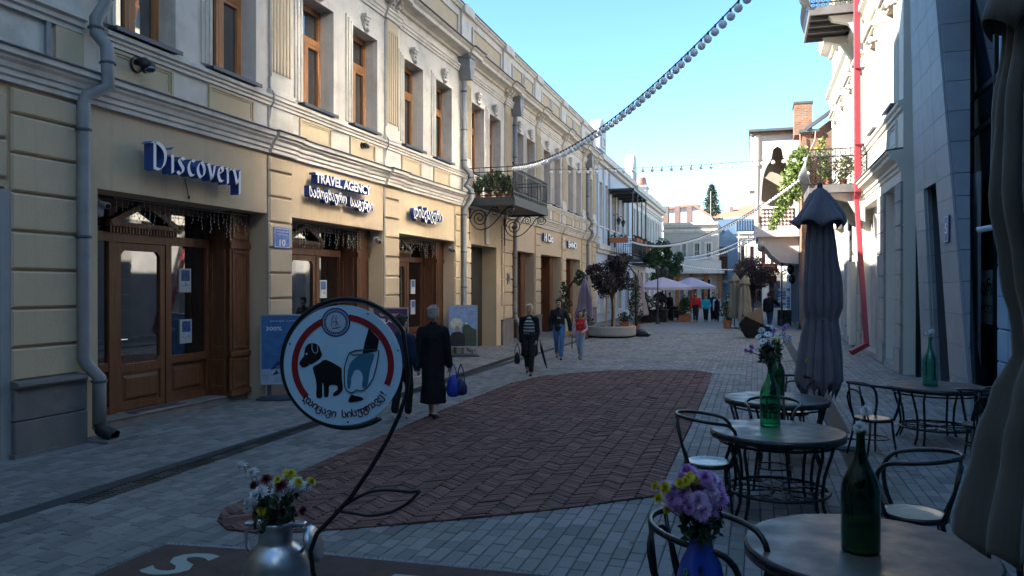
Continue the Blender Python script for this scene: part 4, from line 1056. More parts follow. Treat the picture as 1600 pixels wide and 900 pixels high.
WB = thing('balcony_house', 'white house with carved wooden loggia of scalloped arches over the street', 'building')
m_wwood = mat('white_painted_wood', (.60,.58,.54), .6, .08, 3, .1, 30)
X0, X1, Y0, Y1, ZF = 0.03, 2.12, 42.0, 50.0, 4.85
MB().box(X0, X1, Y0, Y1, ZF-.15, ZF+.05).build('loggia_floor', m_wwood, WB)
MB().box(X0-.06, X1, Y0-.08, Y0-.001, ZF-.2, ZF+.22).build('fascia', m_wwood, WB)
def scallop(c, hw, z0, zr):
    """ogee arch outline"""
    out = []
    for k in range(25):
        f = k/24; a = math.pi*f; x = c - hw*math.cos(a); z = z0 + (zr-z0)*(math.sin(a)**.8)*.82 + .10*abs(math.sin(3*a))*(1 if .1 < f < .9 else 0)
        if 10 <= k <= 14: z = max(z, zr - abs(k-12)*.07)
        out.append((x, z))
    return out
def arch_screen(u0, u1, zs, zt, axis, d0, d1, nm):
    c = (u0+u1)/2; hw = (u1-u0)/2-.16; A = scallop(c, hw, zs, zt-.75)
    mb = MB()
    top = [(x, zt) for x, z in A]
    for d in (d0, d1):
        for k in range(24):
            q = [A[k], A[k+1], top[k+1], top[k]]
            mb.poly([(p[0], d, p[1]) if axis == 'y' else (d, p[0], p[1]) for p in q])
    for k in range(24):
        a, b = A[k], A[k+1]
        mb.poly([(a[0],d0,a[1]),(b[0],d0,b[1]),(b[0],d1,b[1]),(a[0],d1,a[1])] if axis == 'y' else [(d0,a[0],a[1]),(d0,b[0],b[1]),(d1,b[0],b[1]),(d1,a[0],a[1])])
    B = (lambda a,b,c_,d: mb.box(a,b,d0,d1,c_,d)) if axis == 'y' else (lambda a,b,c_,d: mb.box(d0,d1,a,b,c_,d))
    B(u0, c-hw, zs, zt); B(c+hw, u1, zs, zt)
    return mb.build(nm, m_wwood, WB)
arch_screen(X0+.1, X1-.1, 6.2, 10.0, 'y', Y0+.02, Y0+.1, 'arch_screen'); 
for k in range(3): arch_screen(Y0+.2+k*2.5, Y0+2.7+k*2.5, 6.2, 10.0, 'x', X0+.03, X0+.1, 'arch_screen')
MB().box(X0+.1, X1-.03, Y0+4.6, Y0+4.7, ZF+.05, 10.0).build('added_dark_partition', mat('beige_boards', (.36,.32,.26), .8, .12, 3, .1, 30), WB)  # board wall added to make the loggia interior go dark
for x, y in ((X0+.06,Y0+.07),(X0+.06,Y0+2.6),(X0+.06,Y0+5.1),(X0+.06,Y1-.08),(X1-.06,Y0+.07)):
    MB().lathe([(.16,5.0),(.16,5.3),(.10,5.4),(.13,6.1),(.10,6.3),(.12,8.2),(.17,8.3),(.17,10.0)], (x,y,0), 10).build('column', m_wwood, WB)
rl = MB(); rl.box(X0, X1, Y0+.02, Y0+.10, 6.08, 6.2); rl.box(X0, X1, Y0+.03, Y0+.09, ZF+.05, 5.2); rl.box(X0, X0+.1, Y0, Y1, 6.08, 6.2); rl.box(X0+.02, X0+.08, Y0, Y1, ZF+.05, 6.08)
rl.build('balustrade', m_wwood, WB)
ls = MB(); 
for k in range(9):
    for j in range(4):
        x = X0+.35+k*.175; z = 5.33+j*.2
        ls.prism([(x,z-.085),(x+.075,z),(x,z+.085),(x-.075,z)], 'z', 0, 0) if False else None
        i = len(ls.v); q = [(x,z-.085),(x+.08,z),(x,z+.085),(x-.08,z)]
        ls.v += [(a,Y0+.04,b) for a,b in q]+[(a,Y0+.075,b) for a,b in q]; ls.f += [(i,i+1,i+2,i+3),(i+7,i+6,i+5,i+4)]+[(i+m,i+(m+1)%4,i+4+(m+1)%4,i+4+m) for m in range(4)]
tag(ls.build('lattice', m_wwood, WB), None, kind='stuff')
MB().box(X0+.3, X1-.3, Y0+.11, Y0+.13, 5.2, 6.08).build('lattice_backing', mat('dull_pink_cloth', (.35,.22,.2), .9, .3, 6, 0), WB)
MB().box(X1-.02, X1+.25, Y0+.11, Y1, ZF, 10.0).build('back_wall', mat('shade_toned_boards', (.26,.22,.17), .8, .15, 3, .1, 30), WB)  # dark brown tone stands in for the shade inside the loggia
MB().box(X0-.35, 2.2, Y0-.35, Y1+.3, 10.0, 10.12).build('roof', m_flash, WB); MB().box(X0-.28, 2.2, Y0-.1, Y1+.2, 9.86, 9.99).build('ceiling_board', MATS.get('shade_toned_boards') or m_wwood, WB)
for k in range(14):
    MB().prism([(X0-.30,9.45),(X0,9.2),(X0,9.9),(X0-.30,9.9)], 'z', 0, 0.1) if False else None
    y = Y0+.1+k*.58; q = [(X0-.30,9.6),(X0,9.1),(X0,9.86),(X0-.30,9.86)]; b = MB(); b.v = [(a,y,z) for a,z in q]+[(a,y+.09,z) for a,z in q]; b.f = [(0,1,2,3),(7,6,5,4)]+[(m,(m+1)%4,4+(m+1)%4,4+m) for m in range(4)]; b.build('eave_bracket', m_wwood, WB)
MB().box(X0-.33, X0, Y0+3, Y0+4.6, 7.4, 8.6).build('side_oriel', m_wwood, WB)
for y in (Y0+.3, Y0+3, Y0+6):   # carved consoles under the floor
    pts = [(X1,ZF-.15),(X0+.1,ZF-.15),(X0+.15,ZF-.45),(X0+.5,ZF-.75),(X0+.75,ZF-1.1),(X0+1.2,ZF-1.5),(X1,ZF-1.6)]; b = MB(); n = len(pts)
    b.v = [(a,y,z) for a,z in pts]+[(a,y+.22,z) for a,z in pts]; b.f = [tuple(range(n-1,-1,-1)),tuple(range(n,2*n))]+[(k,(k+1)%n,n+(k+1)%n,n+k) for k in range(n)]
    b.ball((X0+.3,y+.1,ZF-.5), .22, 8, 6); b.build('console', m_wwood, WB)
MB().box(2.25, 9, 43, 62, 0, ZF-.1).build('ground_floor_wall', mat('pale_blue_grey_render', (.30,.34,.38), .8, .1, 2, .1, 30), WB)
for k in range(6):
    y = 42.6+k*1.5; MB().box(2.08, 2.24, y, y+.42, 0, ZF-.15).build('pillar', mat('slate_blue_paint', (.10,.15,.20), .6, .1, 3, 0), WB)
MB().box(1.95, 2.07, 41.2, 42.5, 0, .3).build('kerb_stone', m_plinth, WB)
mb = MB()
for k in range(5): mb.box(.25, 2.2, 51+k*.02, 51.05+k*.02, 3.9, 3.95)
# ---- generic house
def house(name, label, axis, front, depth, u0, u1, z1, wins, wall_m, roof_m=None, cornice=(), wood=None, hgap=0, trim=True, sgn=None, extra=None):
    """front plane on axis; outward = sgn; wins (u0,u1,z0,z1)"""
    t = thing(name, label, 'building'); sgn = sgn if sgn else -1
    back = front - sgn*.4
    MB().wall(axis, front, back, u0, u1, 0, z1, wins).build('wall', wall_m, t)
    B = (lambda mb,a,b,c_,d,e,f: mb.box(a,b,c_,d,e,f)) if axis == 'x' else (lambda mb,a,b,c_,d,e,f: mb.box(c_,d,a,b,e,f))
    fb = front - sgn*depth
    mb = MB(); B(mb, back, fb, u0, u0+.2, 0, z1); B(mb, back, fb, u1-.2, u1, 0, z1); B(mb, fb, fb+sgn*.2, u0+.2, u1-.2, 0, z1); mb.build('rear_wall', wall_m, t)
    mb = MB(); B(mb, front+sgn*.02, fb, u0+.01, u1-.01, z1, z1+.15); mb.build('roof', roof_m or m_flash, t)
    for z, h, o in cornice:
        mb = MB(); B(mb, front, front+sgn*o, u0-.01, u1+.01, z, z+h); B(mb, front, front+sgn*o*.55, u0-.005, u1+.005, z-h*.7, z); mb.build('cornice', m_white, t)
    for a, b, c_, d in wins:
        f = MB(); f.frame(axis, front-sgn*.22, front-sgn*.14, a, b, c_, d, .07); m_ = (a+b)/2
        B(f, front-sgn*.22, front-sgn*.15, m_-.03, m_+.03, c_, d); B(f, front-sgn*.215, front-sgn*.145, a, b, c_+(d-c_)*.66, c_+(d-c_)*.66+.06)
        o = f.build('window', wood or m_wood2, t)
        q = MB(); B(q, front-sgn*.19, front-sgn*.185, a+.05, b-.05, c_+.05, d-.05); q.build('pane', m_glass, o)
        if trim:
            q = MB(); B(q, front, front+sgn*.06, a-.14, a, c_, d+.14); B(q, front, front+sgn*.06, b, b+.14, c_, d+.14); B(q, front, front+sgn*.058, a, b, d, d+.14); B(q, front, front+sgn*.10, a-.18, b+.18, c_-.09, c_); q.build('surround', m_white, o)
    return t
m_bluewhite = mat('bluish_white_stucco', (.50,.55,.62), .8, .08, 1.5, .12, 40)
m_pinkwhite = mat('warm_white_stucco', (.58,.55,.53), .8, .08, 1.5, .12, 40)
# left row beyond the long building
L2 = house('bluish_white_building', 'bluish white building just beyond the long cream building', 'x', XF, 8, YE+.05, 58.0, 10.1, [(y,y+1.1,5.7,8.3) for y in (45.2,47.0,49.4,51.4,53.4,55.6)]+[(y,y+1.3,.6,3.2) for y in (45.3,48.6,52,55.5)], m_bluewhite, cornice=((4.3,.3,.25),(9.5,.3,.45)), wood=m_white, sgn=1)
for y in (44.7, 46.6, 48.6): MB().box(XF, XF+.12, y, y+.3, 4.7, 9.2).build('pilaster', m_bluewhite, L2)
def bell_gable(t, y, w_, z, h, col_=None, m_=None):
    mb = MB(); P = [(y-w_,z),(y+w_,z),(y+w_,z+h*.5)] + [(y+w_*math.cos(a)*.98, z+h*.5+h*.5*math.sin(a)) for a in [j*math.pi/10 for j in range(1,10)]] + [(y-w_,z+h*.5)]
    mb.prism(P, 'x', XF-.5, XF+.1); mb.build('roof_gable', m_ or m_bluewhite, t); q = MB(); q.frame('x', XF+.1, XF+.16, y-w_*.5, y+w_*.5, z+.2, z+h*.45, .12); q.build('gable_moulding', m_white, t)
bell_gable(L2, 46.2, 1.1, 10.2, 1.9)
L3 = house('ornate_white_building', 'ornate white building with pedimented parapet farther along the left side', 'x', XF, 8, 58.05, 78.0, 9.6, [(58.9+1.95*k, 59.8+1.95*k, 5.6, 8.0) for k in range(9)]+[(y,y+1.5,.5,3.2) for y in (59,62.5,66,69.5,73)], m_pinkwhite, cornice=((4.4,.3,.3),(8.6,.2,.2),(9.3,.35,.5)), wood=m_white, sgn=1)
bell_gable(L3, 59.2, 1.0, 9.7, 2.4, m_=m_pinkwhite)
mb = MB(); mb.box(XF-.9, XF+.1, 65.2, 66.9, 9.7, 10.35); mb.box(XF-1.0, XF+.2, 65.0, 67.1, 10.35, 10.5); mb.build('roof_pedestal', m_pinkwhite, L3)
MB().lathe([(.55,0),(.5,.3),(.42,.7),(.38,.75),(0,.8)], (XF-.4,65.9,10.5), 4).build('tin_cap', mat('salmon_tin', (.55,.20,.15), .5, .1, 3, 0), L3, smooth=True)
for k in range(7): MB().box(XF-.3, XF+.1, 68.5+k*1.35, 68.8+k*1.35, 9.7, 10.5).build('parapet_post', m_pinkwhite, L3)
MB().box(XF-.2, XF+.0, 68.3, 77.9, 9.7, 10.15).build('parapet', m_pinkwhite, L3)
# canopy balcony on the left row
CBL = thing('canopy_balcony', 'iron balcony with dark flat canopy on thin posts, bluish white facade', 'balcony')
ax0, ax1, ay0, ay1 = XF, -7.25, 48.3, 54.6
m_dk = mat('dark_painted_steel', (.03,.033,.04), .5, .1, 3, 0)
mb = MB(); mb.box(ax0, ax1+.1, ay0, ay1, 8.05, 8.2); mb.build('canopy_roof', m_dk, CBL)
for k in range(4): MB().box(ax0, ax1+.05, ay0+.3+k*1.8, ay0+.4+k*1.8, 7.9, 8.04).build('canopy_joist', m_dk, CBL)
for x, y in ((ax0+.06,ay0+.05),(ax1,ay0+.05),(ax1,ay0+2.1),(ax1,ay0+4.2),(ax1,ay1-.1),(ax0+.06,ay0+2.3)):
    MB().tube([(x,y,3.9),(x,y,8.0)], .045 if x > ax0+.1 else .07, 6).build('post', m_dk, CBL)
MB().box(ax0, ax1+.05, ay0, ay1, 3.8, 3.98).build('balcony_floor', m_dk, CBL)
def rail_bars(mb, pts, z0, z1, step, r=.012):
    for (xa, ya), (xb, yb) in zip(pts[:-1], pts[1:]):
        L = math.hypot(xb-xa, yb-ya); n = max(1, int(L/step))
        for k in range(n+1): f = k/n; mb.bar((xa+(xb-xa)*f, ya+(yb-ya)*f, z0), (xa+(xb-xa)*f, ya+(yb-ya)*f, z1), r*2)
        for z in (z0, z0+(z1-z0)*.15, z1-.12, z1): mb.bar((xa,ya,z),(xb,yb,z), .03)
mb = MB(); rail_bars(mb, [(ax0,ay0),(ax1,ay0),(ax1,ay1),(ax0,ay1)], 3.98, 5.05, .13); mb.build('railing', m_iron, CBL)
b2 = thing('rear_balcony', 'farther small iron balcony crowded with terracotta flower boxes', 'balcony')
MB().box(XF, -7.7, 58.5, 66, 3.7, 3.85).build('balcony_floor', m_dk, b2); mb = MB(); rail_bars(mb, [(XF,58.5),(-7.7,58.5),(-7.7,66),(XF,66)], 3.85, 4.8, .2); mb.build('railing', m_iron, b2)
# ---- far end of the street
def W(px0, px1, py0, py1, Y):
    a, zt = at(px0, py0, Y); b, z0 = at(px1, py1, Y); return (min(a,b), max(a,b), z0, zt)
a0, zt = at(1037, 352, 78.3); a1, _ = at(1122, 360, 78.3)
E1 = house('beige_end_building', 'beige two-storey building closing the street above the cafe umbrellas', 'y', 78.3, 10, a0, a1, 8.2, [W(1065,1072,380,418,78.3), W(1085,1093,380,418,78.3), W(1103,1111,380,418,78.3)] + [W(1055,1069,436,475,78.3), W(1074,1090,436,475,78.3), W(1095,1110,436,475,78.3)], mat('beige_render', (.46,.41,.36), .85, .06, 2, .1, 30), cornice=((7.5,.2,.2),(8.1,.25,.35),(4.75,.2,.3)), wood=m_white)
mb = MB(); mb.box(a0-.5, a1+.6, 76.6, 78.3, 3.35, 3.6); mb.box(a0-.3, a1+.3, 77.5, 78.3, 3.6, 4.6); mb.build('shop_canopy', m_white, E1)
for k in range(4):
    x = a0+1.2+k*1.35; MB().box(x, x+.35, 78.0, 78.29, 0, 3.35).build('wood_column', m_wood2, E1)
for px in (1040, 1058, 1077): x, z = at(px, 322, 80); MB().box(x-.25, x+.25, 80, 81, 8.2, z).build('chimney', mat('brown_chimney', (.22,.15,.13), .85, .2, 3, .1, 20), E1)
x0_, z0_ = at(1122, 400, 82); x1_, _ = at(1153, 400, 82)
E2 = house('blue_end_house', 'light blue gabled house partly in shade between beige and cream houses', 'y', 82, 8, x0_, x1_, 6.7, [], mat('sky_blue_render', (.30,.42,.55), .85, .06, 2, .1, 30), roof_m=mat('grey_sheet_roof', (.30,.36,.42), .5, .1, 2, 0, metal=.2))
i = 0; gm = MB(); xa, xb = x0_-.2, x1_+.2; q = [(xa,6.7),(xb,6.7),((xa+xb)/2,7.9)]; gm.v = [(a,81.95,z) for a,z in q]+[(a,90,z) for a,z in q]; gm.f = [(0,1,2),(5,4,3),(0,1,4,3),(1,2,5,4),(2,0,3,5)]; gm.build('gable_roof', MATS['grey_sheet_roof'], E2)
bb = W(1122, 1136, 392, 412, 80.5); MB().box(bb[0], bb[1], 80.0, 81.99, 3.3, 3.5).build('side_balcony', m_dk, E2); MB().box(bb[0], bb[1], 81.2, 81.99, 5.1, 6.1).build('awning_roof', m_flash, E2); MB().box(bb[0]+.1, bb[1], 81.6, 81.99, 3.5, 5.1).build('balcony_door', mat('dark_maroon', (.08,.03,.03), .6, 0, bump=0), E2)
MB().box(bb[0]+.4, bb[0]+.9, 81.2, 81.7, 2.4, 2.7).build('air_conditioner', m_white, E2)
x0_, _ = at(1153, 400, 76); x1_ = 6.0
E3 = house('cream_end_house', 'cream corner house with brown shutters in front of the blue-grey roofs', 'y', 76, 10, x0_, x1_, 7.05, [W(1158,1163,385,430,76), W(1172,1178,385,430,76), W(1190,1196,385,425,76), W(1204,1209,385,425,76)] + [(x,x+1,0.1,2.6) for x in (-.4,1.2,2.8)], m_cream, cornice=((6.6,.2,.2),(7.0,.2,.35),(3.4,.2,.2)), wood=mat('maroon_frame', (.12,.04,.03), .5, 0, bump=0))
MB().tube([(x0_+.15,75.8,0),(x0_+.15,75.8,6.6)], .09, 6).build('drainpipe', m_flash, E3)
# behind: pink gabled house, tiled roof, blue-grey roofs, conifer, mast
m_tile = mat('terracotta_roof', (.48,.20,.12), .85, .12, 6, .3, 12)
t = thing('pink_gabled_house', 'pale pink house with low gable behind the beige building', 'building')
def slab_y(poly, Y, D, m_, nm, t):
    mb = MB(); n = len(poly); P = [at(a, b, Y) for a, b in poly]; mb.v = [(x,Y,z) for x,z in P]+[(x,Y+D,z) for x,z in P]; mb.f = [tuple(range(n-1,-1,-1)),tuple(range(n,2*n))]+[(k,(k+1)%n,n+(k+1)%n,n+k) for k in range(n)]
    return mb.build(nm, m_, t)
slab_y([(1031,360),(1125,360),(1112,340),(1083,322),(1031,328)], 98, 12, mat('pale_pink_render', (.62,.50,.50), .85, .05, 2, .1, 20), 'wall', t)
slab_y([(1031,328),(1083,322),(1112,340),(1112,337),(1084,319),(1031,324.5)], 97.6, 12.6, m_tile, 'roof', t)
slab_y([(1085,334),(1094,334),(1094,320),(1085,320)], 100, 1, MATS['brown_chimney'], 'chimney', t)
t = thing('tiled_roof_house', 'house with broad orange tiled roof rising behind the blue-grey roofs', 'building')
slab_y([(1104,350),(1190,350),(1190,341),(1104,343)], 100, 14, m_cream, 'wall', t)
mb = MB(); A = [at(1103,341,99.5), at(1190,337,99.5), at(1190,322,104), at(1168,321,106), at(1140,330,104)]
mb.poly([(at(1101,342,99.5)[0],99.5,at(1101,342,99.5)[1]), (at(1192,336,99.5)[0],99.5,at(1192,336,99.5)[1]), (at(1192,320,108)[0],108,at(1192,320,108)[1]), (at(1166,321,108)[0],108,at(1166,321,108)[1])]); mb.build('tiled_roof', m_tile, t)
slab_y([(1140,330),(1146,330),(1146,323),(1140,323)], 104, .8, MATS['brown_chimney'], 'chimney', t)
t = thing('blue_grey_roof_house', 'house with blue-grey sheet metal roof behind the cream corner house', 'building')
slab_y([(1118,366),(1184,366),(1184,343),(1150,341),(1118,345)], 88, 6, mat('blue_grey_sheet', (.13,.20,.30), .5, .08, 2, 0, metal=.2), 'roof', t)
for k in range(9): slab_y([(1150+k*4,360),(1150.7+k*4,360),(1150.7+k*4,343),(1150+k*4,343)], 87.8, .2, MATS['grey_sheet_roof'], 'standing_seam', t)
slab_y([(1112,372),(1184,372),(1184,364),(1112,364)], 88.2, 5, m_white, 'wall', t)
# conifer
def conifer(px, py, pb, Y, label):
    x, zt = at(px, py, Y); _, zb = at(px, pb, Y); t = thing('conifer', label, 'tree', (x, Y, 0)); H_ = zt
    MB().tube([(0,0,0),(0,0,H_*.97)], [.35,.05], 8).build('trunk', mat('bark', (.08,.06,.045), .95, .2, 5, .3, 20), t)
    mb = MB(); r = random.Random(5); base = max(3.0, zb-3); 
    for k in range(95):
        f = (k+.5)/95; z = base+(H_-base)*f; rad = (1-f)**.75*(H_-base)*.30*r.uniform(.72,1.12)+.18
        for j in range(7):
            a = r.random()*6.28; e = Vector((math.cos(a)*rad, math.sin(a)*rad, -rad*.18+r.uniform(-.1,.1)))
            for q in range(9):
                g = (q+1)/9; p = e*g + Vector((0,0,z-g*g*rad*.1)); s_ = .42*(1.2-g*.5)*(.5+.5*(1-f))
                leaf_quads(mb, [p+Vector((r.gauss(0,.14),r.gauss(0,.14),r.gauss(0,.08)))], s_, r, 0, 1.5)
    mb.build('crown', mat('conifer_green', (.035,.06,.035), .8, .3, 4, 0, island=.4), t)
conifer(1112, 289, 345, 112, 'dark conifer rising behind the roofs at the end of the street')
x, z = at(1110.5, 299, 104); tag(MB().tube([(x,104,0),(x,104,z)], .07, 6).build('flag_mast', m_pipe), 'thin grey mast in front of the conifer', 'mast')
# far right shops beyond the loggia
RS = house('far_right_shops', 'sunlit pale shop row beyond the loggia on the right', 'x', 2.45, 8, 62.05, 75.9, 7.0, [(62.8+2.2*k, 64.0+2.2*k, 4.2, 6.0) for k in range(6)]+[(63+3*k, 65+3*k, .3, 2.8) for k in range(4)], m_cream, cornice=((3.4,.25,.25),(6.6,.25,.4)), sgn=-1)
# ------------------------------------------------------------------ cafe terrace: tables, chairs, bottles, flowers
m_top = mat('dark_laminate', (.085,.070,.060), .40, .18, 7, .04, 60, spec=.6, stain=.3, stain_c=(.11,.10,.095), ss=3)
m_seat = mat('polished_seat', (.34,.27,.20), .22, .15, 3, .03, 20, spec=.6)
def ring(cx, cy, z, r, n=40): return [(cx+r*math.cos(2*math.pi*k/n), cy+r*math.sin(2*math.pi*k/n), z) for k in range(n)]
def make_table(label, loc, rz=0, rad=.6):
    t = thing('round_table', label, 'table', loc, rz, 'round cafe tables')
    MB().lathe([(0,.735),(rad-.03,.735),(rad-.004,.738),(rad,.747),(rad,.757),(rad-.006,.763),(0,.763)], n=64).build('tabletop', m_top, t, smooth=False)
    MB().lathe([(rad-.02,.70),(rad+.006,.70),(rad+.008,.752),(rad-.002,.7535)], n=64, cap=False).build('table_rim', m_black, t, smooth=True)
    for k in range(4):
        a = math.pi/4 + k*math.pi/2
        for da in (-.10, .10):
            pts = [(r*math.cos(a+da*q), r*math.sin(a+da*q), z) for r, z, q in ((rad-.05,.71,1.6),(rad-.07,.6,1.2),(rad-.13,.4,1),(rad-.15,.25,1),(rad-.14,.12,1),(rad-.09,.0,1.1))]
            MB().tube(pts, .0155, 8).build('leg', m_black, t, smooth=True)
    rr_ = rad-.14
    g = MB(); g.tube(ring(0,0,.20,rr_), .016, 8, closed=True); g.tube(ring(0,0,.20,.05,16), .008, 5, closed=True); g.build('foot_ring', m_black, t, smooth=True)
    s_ = MB()
    for k in range(8):
        a = k*math.pi/4; c, s2 = math.cos(a), math.sin(a)
        L = [(.05+u*(rr_-.06), w_) for u, w_ in ((0,0),(.2,.07),(.45,.11),(.7,.07),(1,0),(.7,-.07),(.45,-.11),(.2,-.07))]
        s_.tube([(x*c-y*s2, x*s2+y*c, .20) for x, y in L], .007, 5, closed=True)
        a2 = a+math.pi/8; c, s2 = math.cos(a2), math.sin(a2)
        V = [(rr_-.11+p[0], p[1]) for p in volute(0,0,.075,1.2,0,1,12)]
        s_.tube([(x*c-y*s2, x*s2+y*c, .20) for x, y in V], .006, 5)
    tag(s_.build('scroll_grille', m_black, t), None, kind='stuff')
    g = MB(); g.tube(ring(0,0,.66,rad-.07), .011, 6, closed=True); g.build('upper_ring', m_black, t)
    return t
def arc(c, r, a0, a1, z, n=14, sx=1, sy=1, zf=None):
    return [(c[0]+r*sx*math.cos(a0+(a1-a0)*k/n), c[1]+r*sy*math.sin(a0+(a1-a0)*k/n), z if zf is None else zf(k/n)) for k in range(n+1)]
def make_chair(label, loc, rz=0, seat=None):
    """bentwood armchair facing +X (back at -X)"""
    t = thing('bentwood_chair', label, 'chair', loc, rz, 'bentwood cafe chairs')
    sm = seat or m_seat; SR = .215
    MB().lathe([(0,.462),(.10,.461),(.16,.466),(.19,.474),(SR-.012,.474),(SR-.005,.468)], n=36, cap=False).build('seat', sm, t, smooth=True)
    MB().lathe([(SR-.008,.435),(SR+.01,.437),(SR+.014,.455),(SR+.008,.473),(SR-.012,.474)], n=36, cap=False).build('seat_ring', m_black, t, smooth=True)
    MB().lathe([(0,.455),(SR-.004,.452)], n=24, cap=False).build('seat_underside', m_black, t)
    for sx, sy in ((1,1),(1,-1)):
        MB().tube([(sx*.165,sy*.14,.44),(sx*.175,sy*.155,.25),(sx*.20,sy*.18,.0)], [.016,.0145,.012], 8).build('leg', m_black, t, smooth=True)
    for sy in (1,-1):
        MB().tube([(-.165,sy*.135,.44),(-.19,sy*.15,.25),(-.25,sy*.175,.0)], [.016,.0145,.012], 8).build('leg', m_black, t, smooth=True)
    MB().tube([(p[0],p[1],.22) for p in ring(0,0,0,.185,28)], .009, 6, closed=True).build('leg_hoop', m_black, t)
    # top rail: one bent hoop for back and arms
    top = arc((-.02,0), .285, R(60), R(300), 0, 22, sx=1.0, sy=.98, zf=lambda f: .86+.055*math.sin(f*math.pi))
    a_in = [(.175,.225,.84),(.225,.205,.78),(.235,.19,.68),(.215,.175,.57),(.17,.16,.45)]
    P = smooth_path([(x,y,z) for x,y,z in reversed(a_in)] + top + [(x,-y,z) for x,y,z in a_in], 1)
    MB().tube(P, .0165, 8).build('back_rail', m_black, t, smooth=True)
    for y0_, y1_ in ((.10,.09),(-.10,-.09)):
        MB().tube([(-.20,y0_,.44),(-.255,y0_*1.05,.64),(-.295,y1_,.895)], .012, 8).build('back_spindle', m_black, t, smooth=True)
    inner = smooth_path([(-.18,.13,.45),(-.25,.14,.62),(-.285,.13,.76),(-.30,.07,.83),(-.302,0,.84),(-.30,-.07,.83),(-.285,-.13,.76),(-.25,-.14,.62),(-.18,-.13,.45)], 1)
    MB().tube(inner, .0115, 8).build('inner_bow', m_black, t, smooth=True)
    return t

t1 = make_table('nearest round table with the big dark bottle, cut by the lower edge', (.56,4.45,0), .3, .61)
dup(t1, (.2,7.84,0), .1, 'second round table from the camera, with the bright green bottle'); t2 = [o for o in bpy.data.objects if o.name.startswith('round_table')][-1]
dup(t1, (.25,10.08,0), .5, 'third round table in the row, just in front of the closed grey umbrella', s=None)
dup(t1, (2.38,12.0,0), .2, 'round table by the slanted stone leg of the modern building')
m_seat2 = mat('pale_polished_seat', (.46,.42,.34), .2, .12, 3, .03, 20, spec=.6)
chairs = [((-.42,7.62,0), R(8), 'bentwood chair left of the green bottle table, facing it', 0),
 ((.18,8.72,0), R(-95), 'bentwood chair between the second and third table', 1),
 ((1.12,6.35,0), R(165), 'bentwood chair with cream seat right of the big dark bottle', 1),
 ((1.42,10.75,0), R(35), 'bentwood chair left of the table by the stone leg', 0),
 ((2.62,10.62,0), R(85), 'bentwood chair in front of the table by the stone leg', 0),
 ((3.02,11.25,0), R(150), 'bentwood chair half hidden behind the beige umbrella', 0),
 ((-.22,4.12,0), R(-20), 'bentwood chair holding the blue vase of purple flowers', 0),
 ((.45,11.0,0), R(-100), 'bentwood chair beyond the third table', 0),
 ((1.5,4.85,0), R(190), 'bentwood chair mostly hidden at the lower right corner', 0)]
c0 = make_chair(chairs[0][2], chairs[0][0], chairs[0][1]); c1 = None
for loc, rz, lb, sd in chairs[1:]:
    c = dup(c0, loc, rz, lb)
    if sd:
        for k in kids(c):
            if k.name.startswith('seat') and 'ring' not in k.name and 'under' not in k.name:
                if c1 is None: c1 = k.data.copy(); c1.materials.clear(); c1.materials.append(m_seat2)
                k.data = c1
# ---- bottles
def glass_mat(name, c):
    m = bpy.data.materials.new(name); m.use_nodes = True; b = m.node_tree.nodes['Principled BSDF']
    b.inputs['Base Color'].default_value = (*c, 1); b.inputs['Roughness'].default_value = .03; b.inputs['Transmission Weight'].default_value = 1; b.inputs['IOR'].default_value = 1.48
    return m
g_dark = glass_mat('dark_green_glass', (.07,.22,.13)); g_green = glass_mat('bright_green_glass', (.16,.62,.36)); g_teal = glass_mat('teal_glass', (.30,.72,.60)); g_olive = glass_mat('olive_glass', (.12,.30,.16))
BP = [(0,.012),(.06,.004),(.088,.002),(.095,.012),(.096,.30),(.093,.335),(.080,.38),(.055,.43),(.034,.48),(.024,.53),(.0215,.59),(.022,.60),(.027,.602),(.027,.628),(.0225,.63)]
def bottle(label, loc, g, s=1.0):
    t = thing('glass_bottle', label, 'bottle', loc, 0, 'green bottles used as vases')
    inner = [(max(r-.0045,0), z+(.006 if z < .02 else 0)) for r, z in reversed(BP[1:])] + [(0,.018)]
    mb = MB().lathe([(r*s,z*s) for r,z in BP+inner], n=32, cap=False); mb.build('bottle_body', g, t, smooth=True)
    return t
bottle('big dark green bottle on the nearest table', (.52,4.38,.763), g_dark)
bottle('bright green bottle on the second table', (.14,8.02,.763), g_green)
bottle('dark olive bottle on the third table, behind the bright one', (.26,10.22,.763), g_olive, .95)
bottle('tall teal bottle on the table by the stone leg', (2.30,11.98,.763), g_teal, 1.05)
